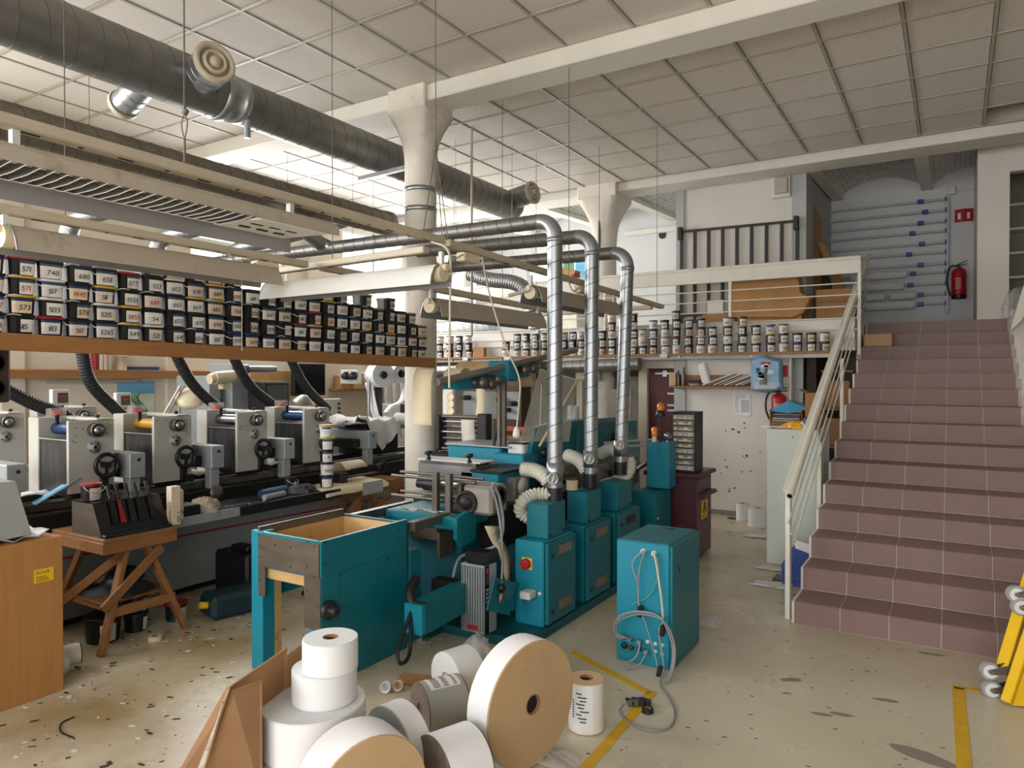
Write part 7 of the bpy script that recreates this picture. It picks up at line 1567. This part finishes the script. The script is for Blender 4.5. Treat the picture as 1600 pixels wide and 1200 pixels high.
t = thing('shopping_bag', 'clear and pale blue printed plastic bag hanging below the pot shelf', 'bag', (bl[7].x, YB, bl[7].z))
cc = sum(bl, Vector())/len(bl); m = MB(); m.rings([[cc+(q-cc)*.8+Vector((0, -.06, 0)) for q in bl], bl, [cc+(q-cc)*.8+Vector((0, .05, 0)) for q in bl]], 0, True, True); m.out('bag_body', 'bag_blue', t)
B(bl[0].x+.05, bl[4].x-.05, YB-.065, YB-.062, bl[8].z+.02, bl[8].z+.1).out('clear_band', 'film', t)
m = MB(); m.bar((cc.x+.0, YB-.065, cc.z-.14), (cc.x+.01, YB-.065, cc.z+.06), .01, .03); m.out('dark_print', 'screen_black', t)
for k in range(9): x = R.uniform(bl[0].x+.08, bl[4].x-.1); z = R.uniform(bl[8].z+.08, bl[1].z-.12); MB().obox((x, YB-.064, z), (1, 0, R.uniform(-.6, .6)), (0, 1, 0), R.uniform(.02, .05), .002, R.uniform(.012, .035)).out('print_patch', R.choice(['lid_white', 'lid_white', 'iron', 'label_blue']), t)
B(bl[0].x+.13, bl[4].x-.12, YB-.064, YB-.061, cc.z+.1, cc.z+.13).out('red_print', 'ink_red', t)
MB().cyl((cc.x, YB, bl[2].z-.02), (cc.x, YB+.1, zs_-.03), .004, n=6).out('hanger', 'wire', t)
q0 = aY(1216, 660, 8.95); extinguisher((q0.x, 8.98, q0.z), .36, .085, 'red fire extinguisher on the wall above the white cabinet', 1)
q = aY(1226, 580, 9.08); B(q.x-.035, q.x+.035, 9.075, 9.085, q.z-.07, q.z+.07).top('red_sign', 'sign_red', 'small red sign half hidden behind the hanging plastic bag', 'sign')
sx0 = aY(1236, 600, 9.3).x
B(sx0, sx0+.14, 9.3, 9.36, 0, 2.05, c=.004).top('partition', 'lamp_house_grey', 'pale grey upright panel at the store opening under the mezzanine', 'partition')
B(sx0+.14, sx0+.26, 9.5, 10.5, 0, 2.05, c=.004).top('brown_cupboard', 'brown_panel', 'dark brown cupboard inside the store opening under the mezzanine', 'cupboard')
for k in range(3): B(-1.35, -1.0, 9.2, 10.2, .9+.45*k, .925+.45*k, c=.003).top('store_shelf', 'wood', '%s wooden store shelf behind the stair railing' % ['lowest', 'middle', 'highest'][k], 'shelf')
for k in range(2): B(-1.33, -1.05, 9.3, 9.7, .926+.45*k, 1.25+.45*k, c=.004).top('store_carton', 'cardboard', '%s brown carton on the store shelves behind the stair railing' % ['lower', 'upper'][k], 'carton')
# white cabinet beside the stairs and what stands on it
t = thing('white_cabinet', 'large plain white cabinet standing against the left side of the stairs', 'cabinet', (-1.25, 7.3, 0))
fx0 = aY(1198, 700, 6.95).x
B(fx0, -1.036, 6.95, 7.6, .0, 1.262, c=.006).out('cabinet_body', 'mint_white', t); MB().cyl((fx0+.23, 6.95, 1.19), (fx0+.23, 6.947, 1.19), .006, n=8).out('screw_hole', 'black_plastic', t)
zt = 1.263; cx = lambda px, yy=7.1: aY(px, 660, yy).x
g = [[(cx(1194)+.26*a/5, 6.96+.25*b_/4, zt+.006+.006*abs(math.sin(a+b_*1.3))) for b_ in range(5)] for a in range(6)]
MB().sheet(g, 0, .003).top('white_papers', 'paper', 'loose white papers hanging over the edge of the white cabinet', 'papers')
lump('yellow_bag', 'bag_yellow', (cx(1250), 7.08, zt), .14, .1, .07, 'yellow plastic bag lying on the white cabinet', 'bag', 6)
x0_, x1_ = cx(1205, 7.3), cx(1256, 7.3); t = thing('paper_tray', 'brown wooden paper tray with dark papers on the white cabinet', 'tray', ((x0_+x1_)/2, 7.4, zt))
B(x0_, x1_, 7.22, 7.55, zt+.001, zt+.05, c=.003).out('tray_base', 'cardboard_dark', t)
for x in (x0_, x1_-.015): B(x, x+.015, 7.22, 7.55, zt+.05, zt+.17, c=.003).out('tray_side', 'wood_dark', t)
for k in range(4): B(x0_+.02, x1_-.03, 7.24+.01*k, 7.5, zt+.052+.02*k, zt+.068+.02*k).out('paper_layer', ['iron', 'paper_grey', 'black_plastic', 'stain_grey'][k], t)
MB().prism([(x0_-.02, 7.24, zt+.15), ((x0_+x1_)/2, 7.3, zt+.25), (x1_+.06, 7.26, zt+.18), ((x0_+x1_)/2+.04, 7.2, zt+.135)], (0, .25, .004)).top('blue_folder', 'folder_blue', 'bright blue folder lying across the brown paper tray', 'folder')
bx0, bx1 = cx(1262, 7.4), -1.065; t = thing('open_box', 'open brown carton with raised flaps on the white cabinet behind the handrail', 'carton', (bx0, 7.4, zt))
m = MB(); m.box(bx0, bx1, 7.25, 7.26, zt+.001, zt+.33); m.box(bx0, bx0+.01, 7.26, 7.54, zt+.001, zt+.33); m.box(bx1-.01, bx1, 7.26, 7.54, zt+.001, zt+.33); m.box(bx0, bx1, 7.54, 7.55, zt+.001, zt+.33); m.out('carton_walls', 'cardboard', t)
MB().prism([(bx0, 7.25, zt+.33), (bx0, 7.54, zt+.33), (bx0-.07, 7.54, zt+.36), (bx0-.07, 7.25, zt+.36)], (.003, 0, .004)).out('flap', 'cardboard', t)
lump('foil_bag', 'foil', (-1.14, 7.06, zt), .07, .08, .11, 'shiny silver bag on the white cabinet beside the steps', 'bag', 14)
# floor by the cabinet
for k, (px, py, h, r, lab) in enumerate(((1160, 813, .21, .075, 'leftmost white label roll standing by the wall'), (1184, 823, .22, .11, 'wide white label roll standing in front near the white cabinet'), (1190, 806, .2, .085, 'white label roll with kraft top behind the wide one by the wall'))):
    q = aZ(px, py, 0); web_roll((q.x, q.y, .001), (0, 0, 1), r, h, .035, lab, 'label_roll', ('paper', 'label_cream'), 'label roll', 'white label rolls by the wall')
for k, (px, py, sx, sy, mt, lab) in enumerate(((1205, 913, .2, .1, 'paper', 'white paper sheet on the floor nearest the railing foot'), (1207, 888, .17, .09, 'label_white', 'white sheet on the floor in front of the white cabinet'), (1180, 838, .15, .08, 'paper', 'white sheet on the floor before the label rolls'), (1145, 810, .08, .05, 'lid_green', 'pale green slip of paper on the floor by the wall'), (1225, 905, .1, .1, 'iron', 'dark printed sheet on the floor by the railing foot'))):
    q = aZ(px, py, .003); g = [[(q.x+sx*(a/4-.5)*1.6, q.y+sy*(b_/4-.5)*2, .003+k*.0015+.006*abs(math.sin(a*1.1+b_+k))) for b_ in range(5)] for a in range(5)]; MB().sheet(g, 0, .0015).top('paper_sheet', mt, lab, 'paper')
q = aZ(1246, 890, 0)
t = thing('blue_bag', 'blue patterned bag with white paper leaning under the stair railing', 'bag', (-1.12, 6.4, 0)); bl = [Vector((-1.22, 6.3, .0)), Vector((-1.0, 6.3, .0)), Vector((-.99, 6.42, .26)), Vector((-1.16, 6.42, .3)), Vector((-1.24, 6.36, .15))]
MB().prism(bl, (.0, .14, 0)).out('bag_body', 'blue_bag', t); MB().prism([Vector((-1.13, 6.41, .24)), Vector((-.99, 6.41, .22)), Vector((-1.0, 6.43, .33)), Vector((-1.15, 6.43, .36))], (0, .004, 0)).out('white_paper', 'paper', t)
